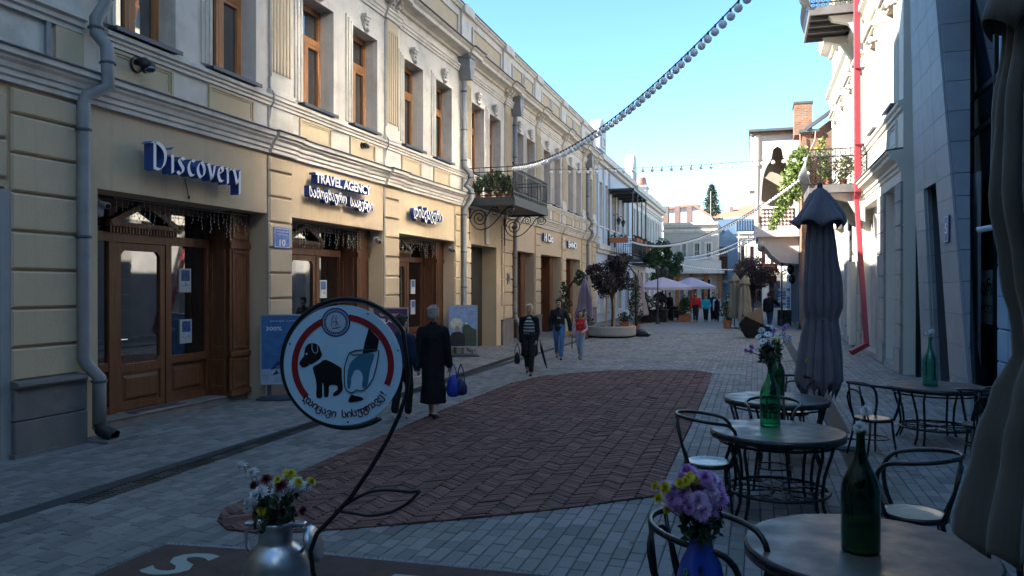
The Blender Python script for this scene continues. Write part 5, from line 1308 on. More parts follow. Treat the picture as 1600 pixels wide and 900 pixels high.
# ---- flowers
m_pw = mat('white_petal', (.75,.76,.78), .6, .05, 8, 0, sheen=.2); m_py = mat('yellow_petal', (.62,.50,.02), .6, .1, 8, 0); m_pr = mat('dark_red_petal', (.16,.012,.02), .6, .2, 8, 0)
m_pp = mat('purple_petal', (.54,.27,.60), .6, .12, 12, 0, island=.15); m_pl = mat('lilac_petal', (.66,.46,.70), .6, .1, 12, 0, island=.12)
m_stem = mat('flower_stem', (.03,.06,.02), .6, .1, 5, 0); m_fl = mat('dark_leaf', (.025,.05,.02), .55, .2, 8, 0, island=.3); m_eye = mat('daisy_eye', (.10,.08,.02), .8, .1, 20, .3)
def mum(name, r, m_, n=90, seed=0, spread=1.0, wd=.085):
    """chrysanthemum head: many narrow petals round a hemisphere"""
    q = random.Random(seed); mb = MB()
    for k in range(n):
        f = (k+.5)/n; ph = math.acos(1-f*1.25*spread) ; a = k*2.39996; d = Vector((math.sin(ph)*math.cos(a), math.sin(ph)*math.sin(a), math.cos(ph)))
        L = r*(.74+.28*f)*q.uniform(.85,1.12); s_ = d.cross(Vector((0,0,1))); s_ = s_.normalized() if s_.length > .01 else Vector((1,0,0)); up = s_.cross(d)
        w_ = r*wd; b = d*r*.12; m1 = d*L*.6 + up*r*.06; e = d*L + up*(-r*.10*f+r*.12*(1-f))
        i = len(mb.v); mb.v += [tuple(b-s_*w_*.4), tuple(b+s_*w_*.4), tuple(m1+s_*w_), tuple(e+s_*w_*.45), tuple(e-s_*w_*.45), tuple(m1-s_*w_)]
        mb.f += [(i,i+1,i+2,i+5),(i+5,i+2,i+3,i+4)]
    mb.ball((0,0,-r*.1), r*.28, 6, 4)
    return mb.mesh(name, m_)
def daisy(r, m_, n=15):
    mb = MB()
    for k in range(n):
        a = 2*math.pi*k/n + (k % 2)*.06; d = Vector((math.cos(a), math.sin(a), 0)); s_ = Vector((-d.y, d.x, 0)); w_ = r*.15; dz = .12*r*(k % 2)
        i = len(mb.v); mb.v += [tuple(d*r*.15-s_*w_*.5), tuple(d*r*.15+s_*w_*.5), tuple(d*r*.7+s_*w_+Vector((0,0,dz))), tuple(d*r+s_*w_*.3), tuple(d*r-s_*w_*.3), tuple(d*r*.7-s_*w_+Vector((0,0,dz)))]
        mb.f += [(i,i+1,i+2,i+5),(i+5,i+2,i+3,i+4)]
    return mb.mesh('daisy', m_)
MUMS = {'w': [mum('white_flower', .044, m_pw, 80, 1, 1.2, .15), mum('white_flower', .042, m_pw, 60, 2, 1.3, .17)], 'y': [mum('yellow_flower', .03, m_py, 110, 3, .9)], 'r': [mum('red_flower', .04, m_pr, 110, 4)], 'p': [mum('purple_flower', .05, m_pp, 200, 5, 1.35, .075), mum('purple_flower', .05, m_pl, 190, 6, 1.3, .08), mum('purple_flower', .044, m_pp, 150, 7, 1.5, .09)]}
DA = daisy(.035, m_pw); EYE = MB().ball((0,0,.002), .008, 8, 5, (1,1,.5)).mesh('flower_eye', m_eye)
def face_rot(d): return Vector(d).to_track_quat('Z', 'Y').to_euler()
def bouquet(label, base, heads, group=None, leafn=60, spread=.09, leaf_s=.045, top=.2, cat='flowers'):
    """heads: (kind, size, x, y, z) relative to base (the mouth of the vessel)"""
    t = thing('flower_bouquet', label, cat, base); q = random.Random(len(label)); st_ = MB()
    for kind, s_, x, y, z in heads:
        p = Vector((x,y,z)); d = Vector((x*1.2+q.uniform(-.25,.25)*.2, y*1.0-.10, z*.7+.02)).normalized()
        st_.tube([(q.uniform(-.01,.01), q.uniform(-.01,.01), -.12), (x*.3,y*.3,z*.45), tuple(p-d*.01)], .0022, 4)
        if kind == 'd':
            o = put('daisy', DA, t, p, face_rot(d), (s_,)*3); put('flower_eye', EYE, o)
        else: put({'w':'white_flower','y':'yellow_flower','r':'red_flower','p':'purple_flower'}[kind], q.choice(MUMS[kind]), t, p, face_rot(d), (s_,)*3)
    tag(st_.build('stems', m_stem, t), None, kind='stuff')
    lv = MB(); pts = []
    for k in range(leafn):
        a = q.random()*6.28; r = spread*math.sqrt(q.random()); pts.append((r*math.cos(a), r*math.sin(a), q.uniform(-.01, top)))
    leaf_quads(lv, pts, leaf_s, q, 0, 1.2); tag(lv.build('leaves', m_fl, t), None, kind='stuff')
    return t
def rel(px, py, d, cx, cy): return ((px-cx)*d/1220, (cy-py)*d/1220)
# camera-right unit in the ground plane, for laying heads out across a bunch
CR = Vector((.9548,.2974,0)); CD = Vector((-.2974,.9548,0))
def heads_from(lst, d, cx, cy, q, deep=.06):
    out = []
    for kind, s_, px, py in lst:
        a, z = rel(px, py, d, cx, cy); v = CR*a + CD*q.uniform(-deep, deep); out.append((kind, s_, v.x, v.y, z))
    return out
q = random.Random(4)
# single daisies in the big dark bottle, in the teal bottle
bouquet('two white chrysanthemums in the neck of the big dark bottle', (.52,4.38,.763+.63), heads_from([('w',.85,1343,668),('w',.7,1352,641)], 4.03, 1345, 670, q, .01), leafn=5, spread=.01, leaf_s=.03, top=.08)
bouquet('small white flowers in the tall teal bottle', (2.30,11.98,.763+.66), heads_from([('w',1.0,1449,518),('w',.9,1456,516)], 10.8, 1453, 526, q, .01), leafn=4, spread=.01, leaf_s=.03, top=.04)
hb = [('p',.7,1222,511),('p',.6,1166,546),('p',.6,1178,541),('p',.55,1176,548),('p',.7,1232,508)]
for px, py in ((1198,520),(1208,524),(1217,523),(1190,531),(1199,530),(1226,529),(1192,540),(1232,536),(1212,512),(1205,508),(1224,519),(1206,536),(1222,540),(1188,524)): hb.append(('d',1.25,px,py))
hb += [('y',1.1,1204,528),('y',1.2,1212,533),('y',1.0,1209,530),('r',1.1,1196,544),('r',1.0,1202,541),('r',.9,1199,548),('y',1.1,1257,561),('p',.6,1210,515),('w',.9,1230,525),('w',.9,1194,515)]
bouquet('mixed bouquet of daisies and purple and yellow mums in the bright green bottle', (.14,8.02,.763+.63), heads_from(hb, 7.7, 1204, 563, q, .07), leafn=170, spread=.11, leaf_s=.05, top=.20)
# milk can
def milk_can():
    t = thing('milk_can', 'dented aluminium milk can holding flowers at the lower left', 'milk can', (-2.70,3.98,.016))
    m_ = mat('dented_aluminium', (.50,.52,.55), .34, .12, 3, .25, 7, metal=1, stain=.5, stain_c=(.30,.32,.35), ss=4)
    MB().lathe([(0,0),(.16,0),(.165,.01),(.165,.03),(.185,.06),(.197,.14),(.198,.40),(.192,.47),(.17,.53),(.135,.575),(.105,.60),(.098,.62),(.098,.69),(.104,.70),(.110,.715),(.110,.73),(.100,.733),(.094,.72),(.090,.60),(.09,.3),(0,.28)], n=48, cap=False).build('can_body', m_, t, smooth=True)
    MB().lathe([(.1985,.135),(.203,.14),(.203,.15),(.1985,.155)], n=48, cap=False).build('band', m_, t, smooth=True)
    for a in (R(197), R(15)):
        c, s_ = math.cos(a), math.sin(a)
        h = MB(); h.tube([(.10*c,.10*s_,.70),(.15*c,.15*s_,.705),(.175*c,.175*s_,.66),(.17*c,.17*s_,.58),(.15*c,.15*s_,.545)], .011, 8); h.build('handle', m_, t, smooth=True)
        MB().obox((.13*c,.13*s_,.715), (.10,.05,.022), Matrix.Rotation(a,3,'Z')).build('lid_lug', m_, t, bev=.006)
    l = MB().lathe([(0,.02),(.08,.02),(.10,.012),(.112,0),(.108,-.02)], n=32, cap=False); o = l.build('hinged_lid', m_, t, smooth=True); o.location = (.225,.06,.60); o.rotation_euler = (0, R(72), R(15))
    return t
milk_can()
hm = [('w',.95,371,733),('w',.9,393,740),('w',1.1,411,766),('w',.9,427,764),('w',1.25,460,759),('w',.9,474,765),('w',1.0,448,776),('w',.95,388,785),('w',.85,388,795),
      ('y',1.2,447,743),('y',1.1,455,741),('y',.9,438,747),('y',1.0,463,747),('y',1.15,481,758),('y',1.0,472,750),('y',1.2,416,792),('y',1.1,424,794),('y',1.0,419,806),
      ('r',1.1,415,752),('r',1.0,398,760),('r',1.0,440,758),('r',.9,465,806),('w',1.1,405,772),('w',1.1,434,770),('w',1.1,468,752),('w',.95,452,768),('w',.9,400,778)]
bouquet('white, yellow and dark red chrysanthemums standing in the milk can', (-2.70,3.98,.72), heads_from(hm, 4.6, 430, 822, q, .09), leafn=190, spread=.12, leaf_s=.05, top=.20)
# blue vase with purple flowers on the chair
vt = thing('blue_vase', 'deep blue painted vase standing on a bentwood chair', 'vase', (-.25,3.86,.477))
m_v = mat('cobalt_glaze', (.015,.06,.38), .16, .25, 6, .04, 20, spec=.6, coat=.3)
VP = [(0,.0),(.07,0),(.075,.01),(.10,.10),(.113,.20),(.112,.28),(.095,.36),(.068,.42),(.055,.46),(.056,.49),(.062,.505),(.056,.505),(.05,.49),(.05,.3),(0,.28)]
VP = [(r, z*.9) for r, z in VP]
MB().lathe(VP, n=40, cap=False).build('vase_body', m_v, vt, smooth=True)
for k, (a, z, c_) in enumerate(((-1.9,.30,0),(-1.75,.25,0),(-1.2,.27,1),(-2.2,.33,0),(-1.5,.36,1))):
    mb = MB(); rr_ = .114 if z < .3 else .108
    for j in range(5): mb.ball((rr_*math.cos(a+.08*math.cos(j*1.256)), rr_*math.sin(a+.08*math.cos(j*1.256)), z*.9+.012*math.sin(j*1.256)), .010, 6, 4, (.5,.5,1))
    mb.build('painted_blossom', mat('vase_green_paint', (.10,.28,.12), .4, .2, 9, 0) if c_ == 0 else mat('vase_dark_paint', (.01,.02,.08), .4, 0, bump=0), vt)
hp = []
qq = random.Random(9)
for px, py in ((1062,748),(1078,742),(1098,744),(1112,752),(1124,762),(1048,760),(1040,772),(1060,764),(1076,760),(1092,758),(1106,764),(1120,774),(1052,780),(1068,778),(1084,774),(1100,778),(1114,786),(1128,784),(1060,794),(1074,792),(1088,790),(1104,796),(1064,802),(1084,802),(1096,804),(1120,796),(1070,750),(1086,766),(1108,772),(1056,770),(1118,768),(1092,786),(1078,784),(1046,768),(1100,768),(1066,786)):
    hp.append(('p', qq.uniform(.75,1.12), px+qq.uniform(-3,3), py+qq.uniform(-3,3)))
hp += [('y',1.0,1054,748),('y',1.0,1068,744),('y',1.1,1076,750),('y',1.0,1084,748),('y',1.0,1072,742),('y',1.1,1032,756),('y',1.0,1028,768),('y',1.0,1026,778),('y',.8,1036,791),('y',.9,1062,746)]
bouquet('dense purple and yellow chrysanthemums in the blue vase', (-.25,3.86,.925), heads_from(hp, 3.75, 1092, 838, q, .10), leafn=170, spread=.10, leaf_s=.05, top=.15)
# ---- closed umbrellas
def closed_umbrella(label, loc, prof, m_, pole_h, folds=9, amp=.12, seed=1, ztie=None, base='slab', lean_=0, ragged=.10, rz=0, hood=None, cat='umbrella', group=None, wid=1.0):
    """prof: list of (z, radius) from top to bottom; cloth gathered in folds round the pole"""
    t = thing('closed_umbrella', label, cat, loc, rz, group); q = random.Random(seed)
    def cloth(prof, nm, folds, amp, rag, ph=0):
        mb = MB(); n = folds*8; i0 = 0
        pr = []                                              # resample
        for (z0,r0),(z1,r1) in zip(prof[:-1], prof[1:]):
            m = max(2, int(abs(z0-z1)/.07))
            for k in range(m): f = k/m; f2 = f*f*(3-2*f); pr.append((z0+(z1-z0)*f, r0+(r1-r0)*f2))
        pr.append(prof[-1]); N = len(pr)
        amps = [q.uniform(.5,1.4) for _ in range(folds)]; phs = [q.uniform(-.25,.25) for _ in range(folds)]
        for k, (z, r) in enumerate(pr):
            tz = k/(N-1)
            for j in range(n):
                a = 2*math.pi*j/n; fi = int(j/8) % folds; u = (j % 8)/8
                w_ = math.sin(u*math.pi)**1.0; A = amp*amps[fi]*(min(1, tz*4+.15))
                rr_ = r*(1 - A + 2*A*w_*(1+.25*math.sin(tz*7+phs[fi]*9))) * (1+.05*math.sin(3*a+tz*5+ph))
                aa = a + .10*math.sin(tz*3.2+phs[fi]*6)*.6 + ph
                zz = z - (rag*(.5-w_)*amps[fi] if k == N-1 else 0) - (rag*.5*(.5-w_)*amps[fi] if k == N-2 else 0)
                mb.v.append((rr_*math.cos(aa), rr_*math.sin(aa)*wid, zz))
        for k in range(N-1):
            for j in range(n): mb.f.append((k*n+j, k*n+(j+1) % n, (k+1)*n+(j+1) % n, (k+1)*n+j))
        o = mb.build(nm, m_, t, smooth=True); sd = o.modifiers.new('thickness', 'SOLIDIFY'); sd.thickness = .006; sd.offset = -1
        return o
    cloth(prof, 'folded_canopy', folds, amp, ragged)
    if hood: cloth(hood, 'top_vent', 6, .10, .08, .6)
    MB().tube([(0,0,.02),(0,0,pole_h)], .024, 12).build('pole', mat('umbrella_pole', (.06,.065,.07), .4, .05, 3, 0, metal=.5), t, smooth=True)
    MB().lathe([(.04,pole_h-.03),(.03,pole_h+.02),(.0,pole_h+.05)], n=10, cap=False).build('finial', m_black, t)
    if ztie:
        r = [p[1] for p in prof if p[0] >= ztie][-1]; MB().lathe([(r*1.0,ztie-.02),(r*1.06,ztie),(r*1.0,ztie+.02)], n=32, sy=wid, cap=False).build('tie_strap', m_, t)
    if base == 'slab':
        b = MB()
        for sx in (-1,1):
            for sy in (-1,1): b.box(min(sx*.01,sx*.46), max(sx*.01,sx*.46), min(sy*.01,sy*.46), max(sy*.01,sy*.46), .005, .06)
        b.build('base_slab', mat('concrete_slab', (.27,.29,.31), .8, .1, 4, .2, 40), t, bev=.008)
        for a in (0, math.pi/2): MB().bar((.45*math.cos(a),.45*math.sin(a),.075),(-.45*math.cos(a),-.45*math.sin(a),.075),.04,.02).build('base_bar', m_black, t)
        MB().lathe([(.05,.06),(.045,.09),(.035,.3),(.026,.34)], n=12, cap=False).build('socket', m_black, t)
    elif base == 'round':
        MB().lathe([(0,.09),(.10,.09),(.30,.05),(.33,.0)], n=24, cap=False).build('base_weight', m_black, t)
    return t
m_grey_cl = mat('grey_purple_canvas', (.155,.13,.15), .9, .12, 5, .7, 7, sheen=.3, stretch=(2,2,.6))
m_beige_cl = mat('taupe_canvas', (.12,.105,.085), .9, .12, 5, .7, 7, sheen=.3, stretch=(2,2,.6))
closed_umbrella('closed dark grey umbrella on a concrete slab behind the third table', (.84,11.40,0), [(3.42,.05),(3.2,.11),(3.0,.15),(2.6,.18),(2.1,.215),(1.85,.22),(1.68,.18),(1.62,.19),(1.45,.22),(1.1,.26),(.85,.28),(.70,.25)], m_grey_cl, 3.5, folds=13, amp=.15, ztie=1.68, hood=[(3.46,.04),(3.42,.08),(3.25,.18),(3.08,.29),(2.96,.33)], ragged=.18, seed=3)
closed_umbrella('closed taupe umbrella at the right edge of the picture', (1.215,3.88,0), [(4.2,.04),(3.7,.10),(3.2,.16),(2.9,.20),(2.53,.215),(2.19,.165),(1.95,.12),(1.83,.112),(1.69,.165),(1.43,.215),(1.05,.275),(.98,.275)], m_beige_cl, 4.3, folds=13, amp=.15, ztie=1.83, hood=[(4.25,.04),(4.1,.07),(3.7,.18),(3.25,.25)], ragged=.07, seed=8, base='round')
# ------------------------------------------------------------------ round keep-it-clean sign on a bent iron stem
SD = 4.0; K = SD/1220
sg = thing('round_sign', 'round blue-white sign of dog and bagged hand in bent iron ring', 'sign', (-2.0,3.566,0), math.atan(380/1220))
def spx(px, py): return ((px-540)*K, 2.13+(447-py)*K)
def sz(zx, zy): return spx(440+zx/4.5, 470+zy/4.5)        # coordinates read off the enlarged picture
def plate(poly, y0, th, m_, nm, parent=None):
    return MB().prism([(x, z) for x, z in poly], 'y', y0, y0-th) and _plate(poly, y0, th, m_, nm, parent or sg)
def _plate(poly, y0, th, m_, nm, parent):
    mb = MB(); n = len(poly); mb.v = [(x,y0,z) for x,z in poly]+[(x,y0-th,z) for x,z in poly]; mb.f = [tuple(range(n-1,-1,-1)),tuple(range(n,2*n))]+[(k,(k+1)%n,n+(k+1)%n,n+k) for k in range(n)]
    return mb.build(nm, m_, parent)
m_sb = mat('sign_enamel', (.58,.82,1.0), .25, .04, 3, 0); m_sr = mat('sign_red', (.33,.015,.02), .4, .05, 3, 0); m_sk = mat('sign_black', (.008,.008,.01), .4, 0, bump=0)
m_st_ = mat('sign_teal', (.05,.20,.32), .4, 0, bump=0); m_sn = mat('sign_navy', (.03,.06,.22), .4, 0, bump=0)
cx, cz = sz(428, 452)
disc = _plate([(cx+.303*math.cos(a), cz+.308*math.sin(a)) for a in [k*2*math.pi/72 for k in range(72)]], 0, .006, m_sb, 'sign_disc', sg)
def P2(pts): return [sz(*p) for p in pts]
def smoothp(pts, it=2):
    for _ in range(it):
        o = []
        for i in range(len(pts)):
            a, b = pts[i], pts[(i+1) % len(pts)]; o += [(a[0]*.75+b[0]*.25, a[1]*.75+b[1]*.25), (a[0]*.25+b[0]*.75, a[1]*.25+b[1]*.75)]
        pts = o
    return pts
def arcband(r0, r1, a0, a1, n=40):
    A = [R(a0+(a1-a0)*k/n) for k in range(n+1)]
    return [(cx+r0*math.cos(a), cz+r0*math.sin(a)) for a in A] + [(cx+r1*math.cos(a), cz+r1*math.sin(a)) for a in reversed(A)]
def band(a0, a1):
    mb = MB(); n = 40
    for k in range(n):
        for (ra, rb) in ((.230,.262),):
            a, b = R(a0+(a1-a0)*k/n), R(a0+(a1-a0)*(k+1)/n)
            mb.quad((cx+ra*math.cos(a),-.0085,cz+ra*math.sin(a)),(cx+rb*math.cos(a),-.0085,cz+rb*math.sin(a)),(cx+rb*math.cos(b),-.0085,cz+rb*math.sin(b)),(cx+ra*math.cos(b),-.0085,cz+ra*math.sin(b)))
    mb.build('red_band', m_sr, disc)
band(112, 221); band(83, -24)
L = -.0065
_plate(P2(smoothp([(120,438),(136,412),(158,385),(160,340),(178,306),(205,297),(235,298),(262,315),(272,350),(285,378),(270,405),(240,425),(210,445),(195,440),(180,460),(150,470),(132,458)],1)), L, .002, m_sk, 'dog_head', disc)
_plate(P2(smoothp([(215,460),(262,440),(298,408),(350,430),(405,462),(421,475),(420,540),(426,585),(428,625),(405,655),(372,672),(355,660),(368,640),(392,625),(390,592),(330,588),(330,640),(326,676),(294,677),(296,625),(292,580),(282,572),(283,640),(284,682),(246,685),(240,655),(245,600),(236,540),(222,500)],1)), L, .002, m_sk, 'dog_body', disc)
ear = P2([(212,300),(212,335),(222,360),(238,370),(252,355),(250,310)])
MB().tube([(x,-.0085,z) for x,z in ear], .0016, 5).build('ear_line', m_sb, disc)
_plate(P2([(168,368),(175,364),(181,370),(177,380),(170,380)]), -.0083, .001, m_sb, 'dog_eye', disc)
_plate(P2([(610,192),(683,270),(668,352),(565,375),(582,290)]), L, .0022, m_sk, 'sleeve', disc)
_plate(P2(smoothp([(480,432),(520,395),(570,376),(655,364),(640,420),(620,470),(610,540),(600,600),(575,615),(560,600),(570,540),(560,500),(532,478),(505,495),(490,540),(485,590),(470,628),(458,600),(460,500)],1)), L, .0018, m_st_, 'bagged_hand', disc)
for pts in ([(512,490),(490,540),(488,585)],[(524,492),(503,540),(502,575)],[(532,498),(518,540),(516,568)]):
    MB().tube([(x,-.0088,z) for x,z in P2(pts)], .0014, 4).build('finger_line', m_st_ if False else m_sb, disc)
bagp = P2([(478,362),(455,410),(440,470),(438,540),(442,600),(456,632),(480,645),(505,640),(522,622),(545,632),(572,628),(605,600),(640,545),(662,470),(676,400),(682,350),(650,345),(570,343),(510,350),(480,362),(500,378),(560,376)])
MB().tube([(x,-.0095,z) for x,z in bagp], .0028, 6).build('bag_outline', m_sk, disc)
_plate(P2(smoothp([(490,652),(500,664),(545,672),(570,682),(572,695),(545,705),(500,712),(472,715),(464,700),(478,675)],1)), L, .002, m_sk, 'dropping', disc)
# emblem
ex, ez = sz(379, 151)
for r, y, m_ in ((.0745,-.0065,m_sn),(.066,-.0085,mat('sign_pale', (.55,.64,.74), .4, 0, bump=0)),(.062,-.0092,m_sn),(.051,-.0100,MATS['sign_pale'])):
    _plate([(ex+r*math.cos(a), ez+r*math.sin(a)) for a in [k*2*math.pi/40 for k in range(40)]], y+.0005, .001, m_, 'emblem_ring', disc)
for pts in ([(366,100),(352,130),(350,170),(358,195),(395,190)],[(385,100),(380,120),(385,150),(378,180)],[(358,150),(372,145),(390,150),(398,175)],[(352,195),(420,182)]):
    MB().tube([(x,-.0112,z) for x,z in P2(pts)], .0015, 4).build('emblem_figure', m_sn, disc)
for k in range(30):
    a = k*2*math.pi/30; MB().obox((ex+.0568*math.cos(a), -.0105, ez+.0568*math.sin(a)), (.003,.001,.006), Matrix.Rotation(-a+math.pi/2,3,'Y')).build('emblem_mark', MATS['sign_pale'], disc)
# lettering along the lower arc
def arc_text(txt, rad, a0, a1, h, m_):
    n = len(txt)
    for k, ch in enumerate(txt):
        if ch == ' ': continue
        a = R(a0+(a1-a0)*(k+.5)/n); p = (cx+rad*math.cos(a), -.0065, cz+rad*math.sin(a)); ux = Vector((-math.sin(a),0,math.cos(a))); uy = Vector((-math.cos(a),0,-math.sin(a)))
        v, f = text_mesh(ch, 1, 1, .012)
        if not len(v): continue
        s_ = h; mb = MB(); w_ = v[:,0].max()-v[:,0].min(); mn = v.min(0)
        for q_ in v: mb.v.append(tuple(Vector(p)+ux*((q_[0]-mn[0]-w_/2)*s_)+uy*(q_[1]*s_)+Vector((0,-1,0))*(.002 if q_[2] > 0 else 0)))
        mb.f = f; mb.build('letter', m_, disc)
arc_text('დაიცავი სისუფთავე!', .268, 221, 328, .052, mat('sign_dark_red', (.12,.008,.03), .4, 0, bump=0))
for a in (158, 64, 275, 15):
    MB().lathe([(0,.003),(.005,.002),(.006,0)], n=8, cap=False).build('bolt_head', m_iron, disc) if False else None
    MB().ball((cx+.292*math.cos(R(a)),-.008,cz+.292*math.sin(R(a))), .005, 8, 5, (1,.5,1)).build('bolt_head', m_iron, disc)
# iron ring, one flat bar that opens below and runs down as the stem
m_stm = mat('black_iron_stem', (.012,.012,.014), .42, .15, 5, .25, 25, spec=.4)
rc = spx(540, 568); pts = []
a0, a1 = R(-58), R(-58-272)
for k in range(61):
    a = a0+(a1-a0)*k/60; pts.append((rc[0]+.333*math.cos(a), .012, rc[1]+.333*math.sin(a)))
stem = [spx(*p) for p in ((637,585),(634,615),(622,650),(604,688),(576,735),(545,780),(515,812),(493,835),(483,862),(487,895),(496,930),(500,990),(494,1060),(480,1092))]
pts += [(x, .012, z) for x, z in stem]
pts = [Vector(p) for p in pts]
rr_ = [.0105]*61 + [.0115]*4 + [.0125]*10
MB().tube(pts, rr_, 10, flat=1.0).build('ring_and_stem', m_stm, sg, smooth=True)
inner = [(rc[0]+.318*math.cos(a)-.0, .016, rc[1]+.318*math.sin(a)) for a in [R(-60-275*k/50) for k in range(51)]]
MB().tube(inner, .006, 6).build('inner_ring', m_pipe, sg)
for pl_ in ([(523,800),(548,783),(575,769),(605,766),(640,770),(655,767)],[(655,767),(640,785),(610,802),(575,808),(545,802),(520,799)]):
    P = [Vector((spx(*p)[0], .012, spx(*p)[1])) for p in pl_]; out = []
    for i in range(len(P)-1):
        for k in range(5): out.append(P[i].lerp(P[i+1], k/5))
    out.append(P[-1])
    for _ in range(3): out = [out[0]]+[(out[i-1]+out[i]*2+out[i+1])/4 for i in range(1,len(out)-1)]+[out[-1]]
    MB().tube(out, [.0085]*(len(out)-3)+[.007,.006,.005], 8).build('iron_leaf', m_stm, sg, smooth=True)
x0_, z0_ = spx(480,1092)
MB().lathe([(0,.02),(.14,.02),(.16,.0)], (x0_,.012,0), n=28, cap=False).build('foot_plate', m_stm, sg)
for a in (0,2.1,4.2): MB().ball((x0_+.12*math.cos(a),.012+.12*math.sin(a),.022), .01, 6, 4).build('foot_bolt', m_iron, sg)
# ------------------------------------------------------------------ people
def cap(mb, a, b, ra, rb, n=10, flat=1.0):
    a = Vector(a); b = Vector(b); mb.tube([a, a.lerp(b,.5), b], [ra,(ra+rb)/2,rb], n, flat=flat); mb.ball(a, ra*.995, n, 6); mb.ball(b, rb*.995, n, 6)
def chain(mb, pts, rs, n=10):
    for (a, b), (r0, r1) in zip(zip(pts[:-1], pts[1:]), zip(rs[:-1], rs[1:])): cap(mb, a, b, r0, r1, n)
_mc = {}
def cl(name, c, rough=.9): return mat('cloth_'+name, c, rough, .12, 9, .15, 40, spec=.25)
m_skin = mat('skin', (.50,.31,.22), .55, .06, 12, .04, 60); m_lip = mat('lips', (.36,.11,.10), .5, 0, bump=0); m_eyec = mat('eye', (.02,.015,.012), .3, 0, bump=0)
def hand(mb, w_, d, side, s, curl=.35, nf=5):
    """palm, four unequal bent fingers and a thumb; w_ wrist, d direction of the forearm"""
    w_ = Vector(w_); d = Vector(d).normalized(); pn = Vector((side,0,0)); pn = (pn - d*pn.dot(d)).normalized(); fw = d.cross(pn).normalized()  # fw: across the palm
    if fw.y > 0: fw = -fw
    pc = w_ + d*.045*s
    cap(mb, w_, w_+d*.08*s, .021*s, .024*s, 8)
    cap(mb, w_+d*.04*s+fw*.018*s, w_+d*.078*s+fw*.024*s, .015*s, .013*s, 8); cap(mb, w_+d*.04*s-fw*.016*s, w_+d*.074*s-fw*.024*s, .015*s, .013*s, 8)
    for k, (o, L) in enumerate(((.028,.062),(.010,.070),(-.009,.064),(-.026,.050))):
        b = w_+d*.078*s+fw*o*s; dd = (d - pn*curl*.6).normalized(); m = b+dd*L*.5*s; e = m+(d*.6-pn*curl*1.6).normalized()*L*.5*s
        cap(mb, b, m, .0098*s, .009*s, 6); cap(mb, m, e, .009*s, .0075*s, 6)
    b = w_+d*.025*s+fw*.022*s; m = b+(d*.55+fw*.9-pn*.2).normalized()*.038*s; e = m+(d*.95+fw*.25-pn*.4).normalized()*.032*s
    cap(mb, b, m, .012*s, .0105*s, 6); cap(mb, m, e, .0105*s, .0085*s, 6)
from mathutils import noise as mn
def crumple(me, amp, f=(9,9,3), seed=0.0):
    # cloth folds / hair strands: push the skin in and out along its normals
    n = [v.normal.copy() for v in me.vertices]
    for v, d in zip(me.vertices, n):
        p = Vector((v.co.x*f[0]+seed, v.co.y*f[1], v.co.z*f[2])); a = mn.noise(p)+.5*mn.noise(p*2.1); v.co += d*(amp*(a if a > 0 else a*.35))
    me.update(); return me
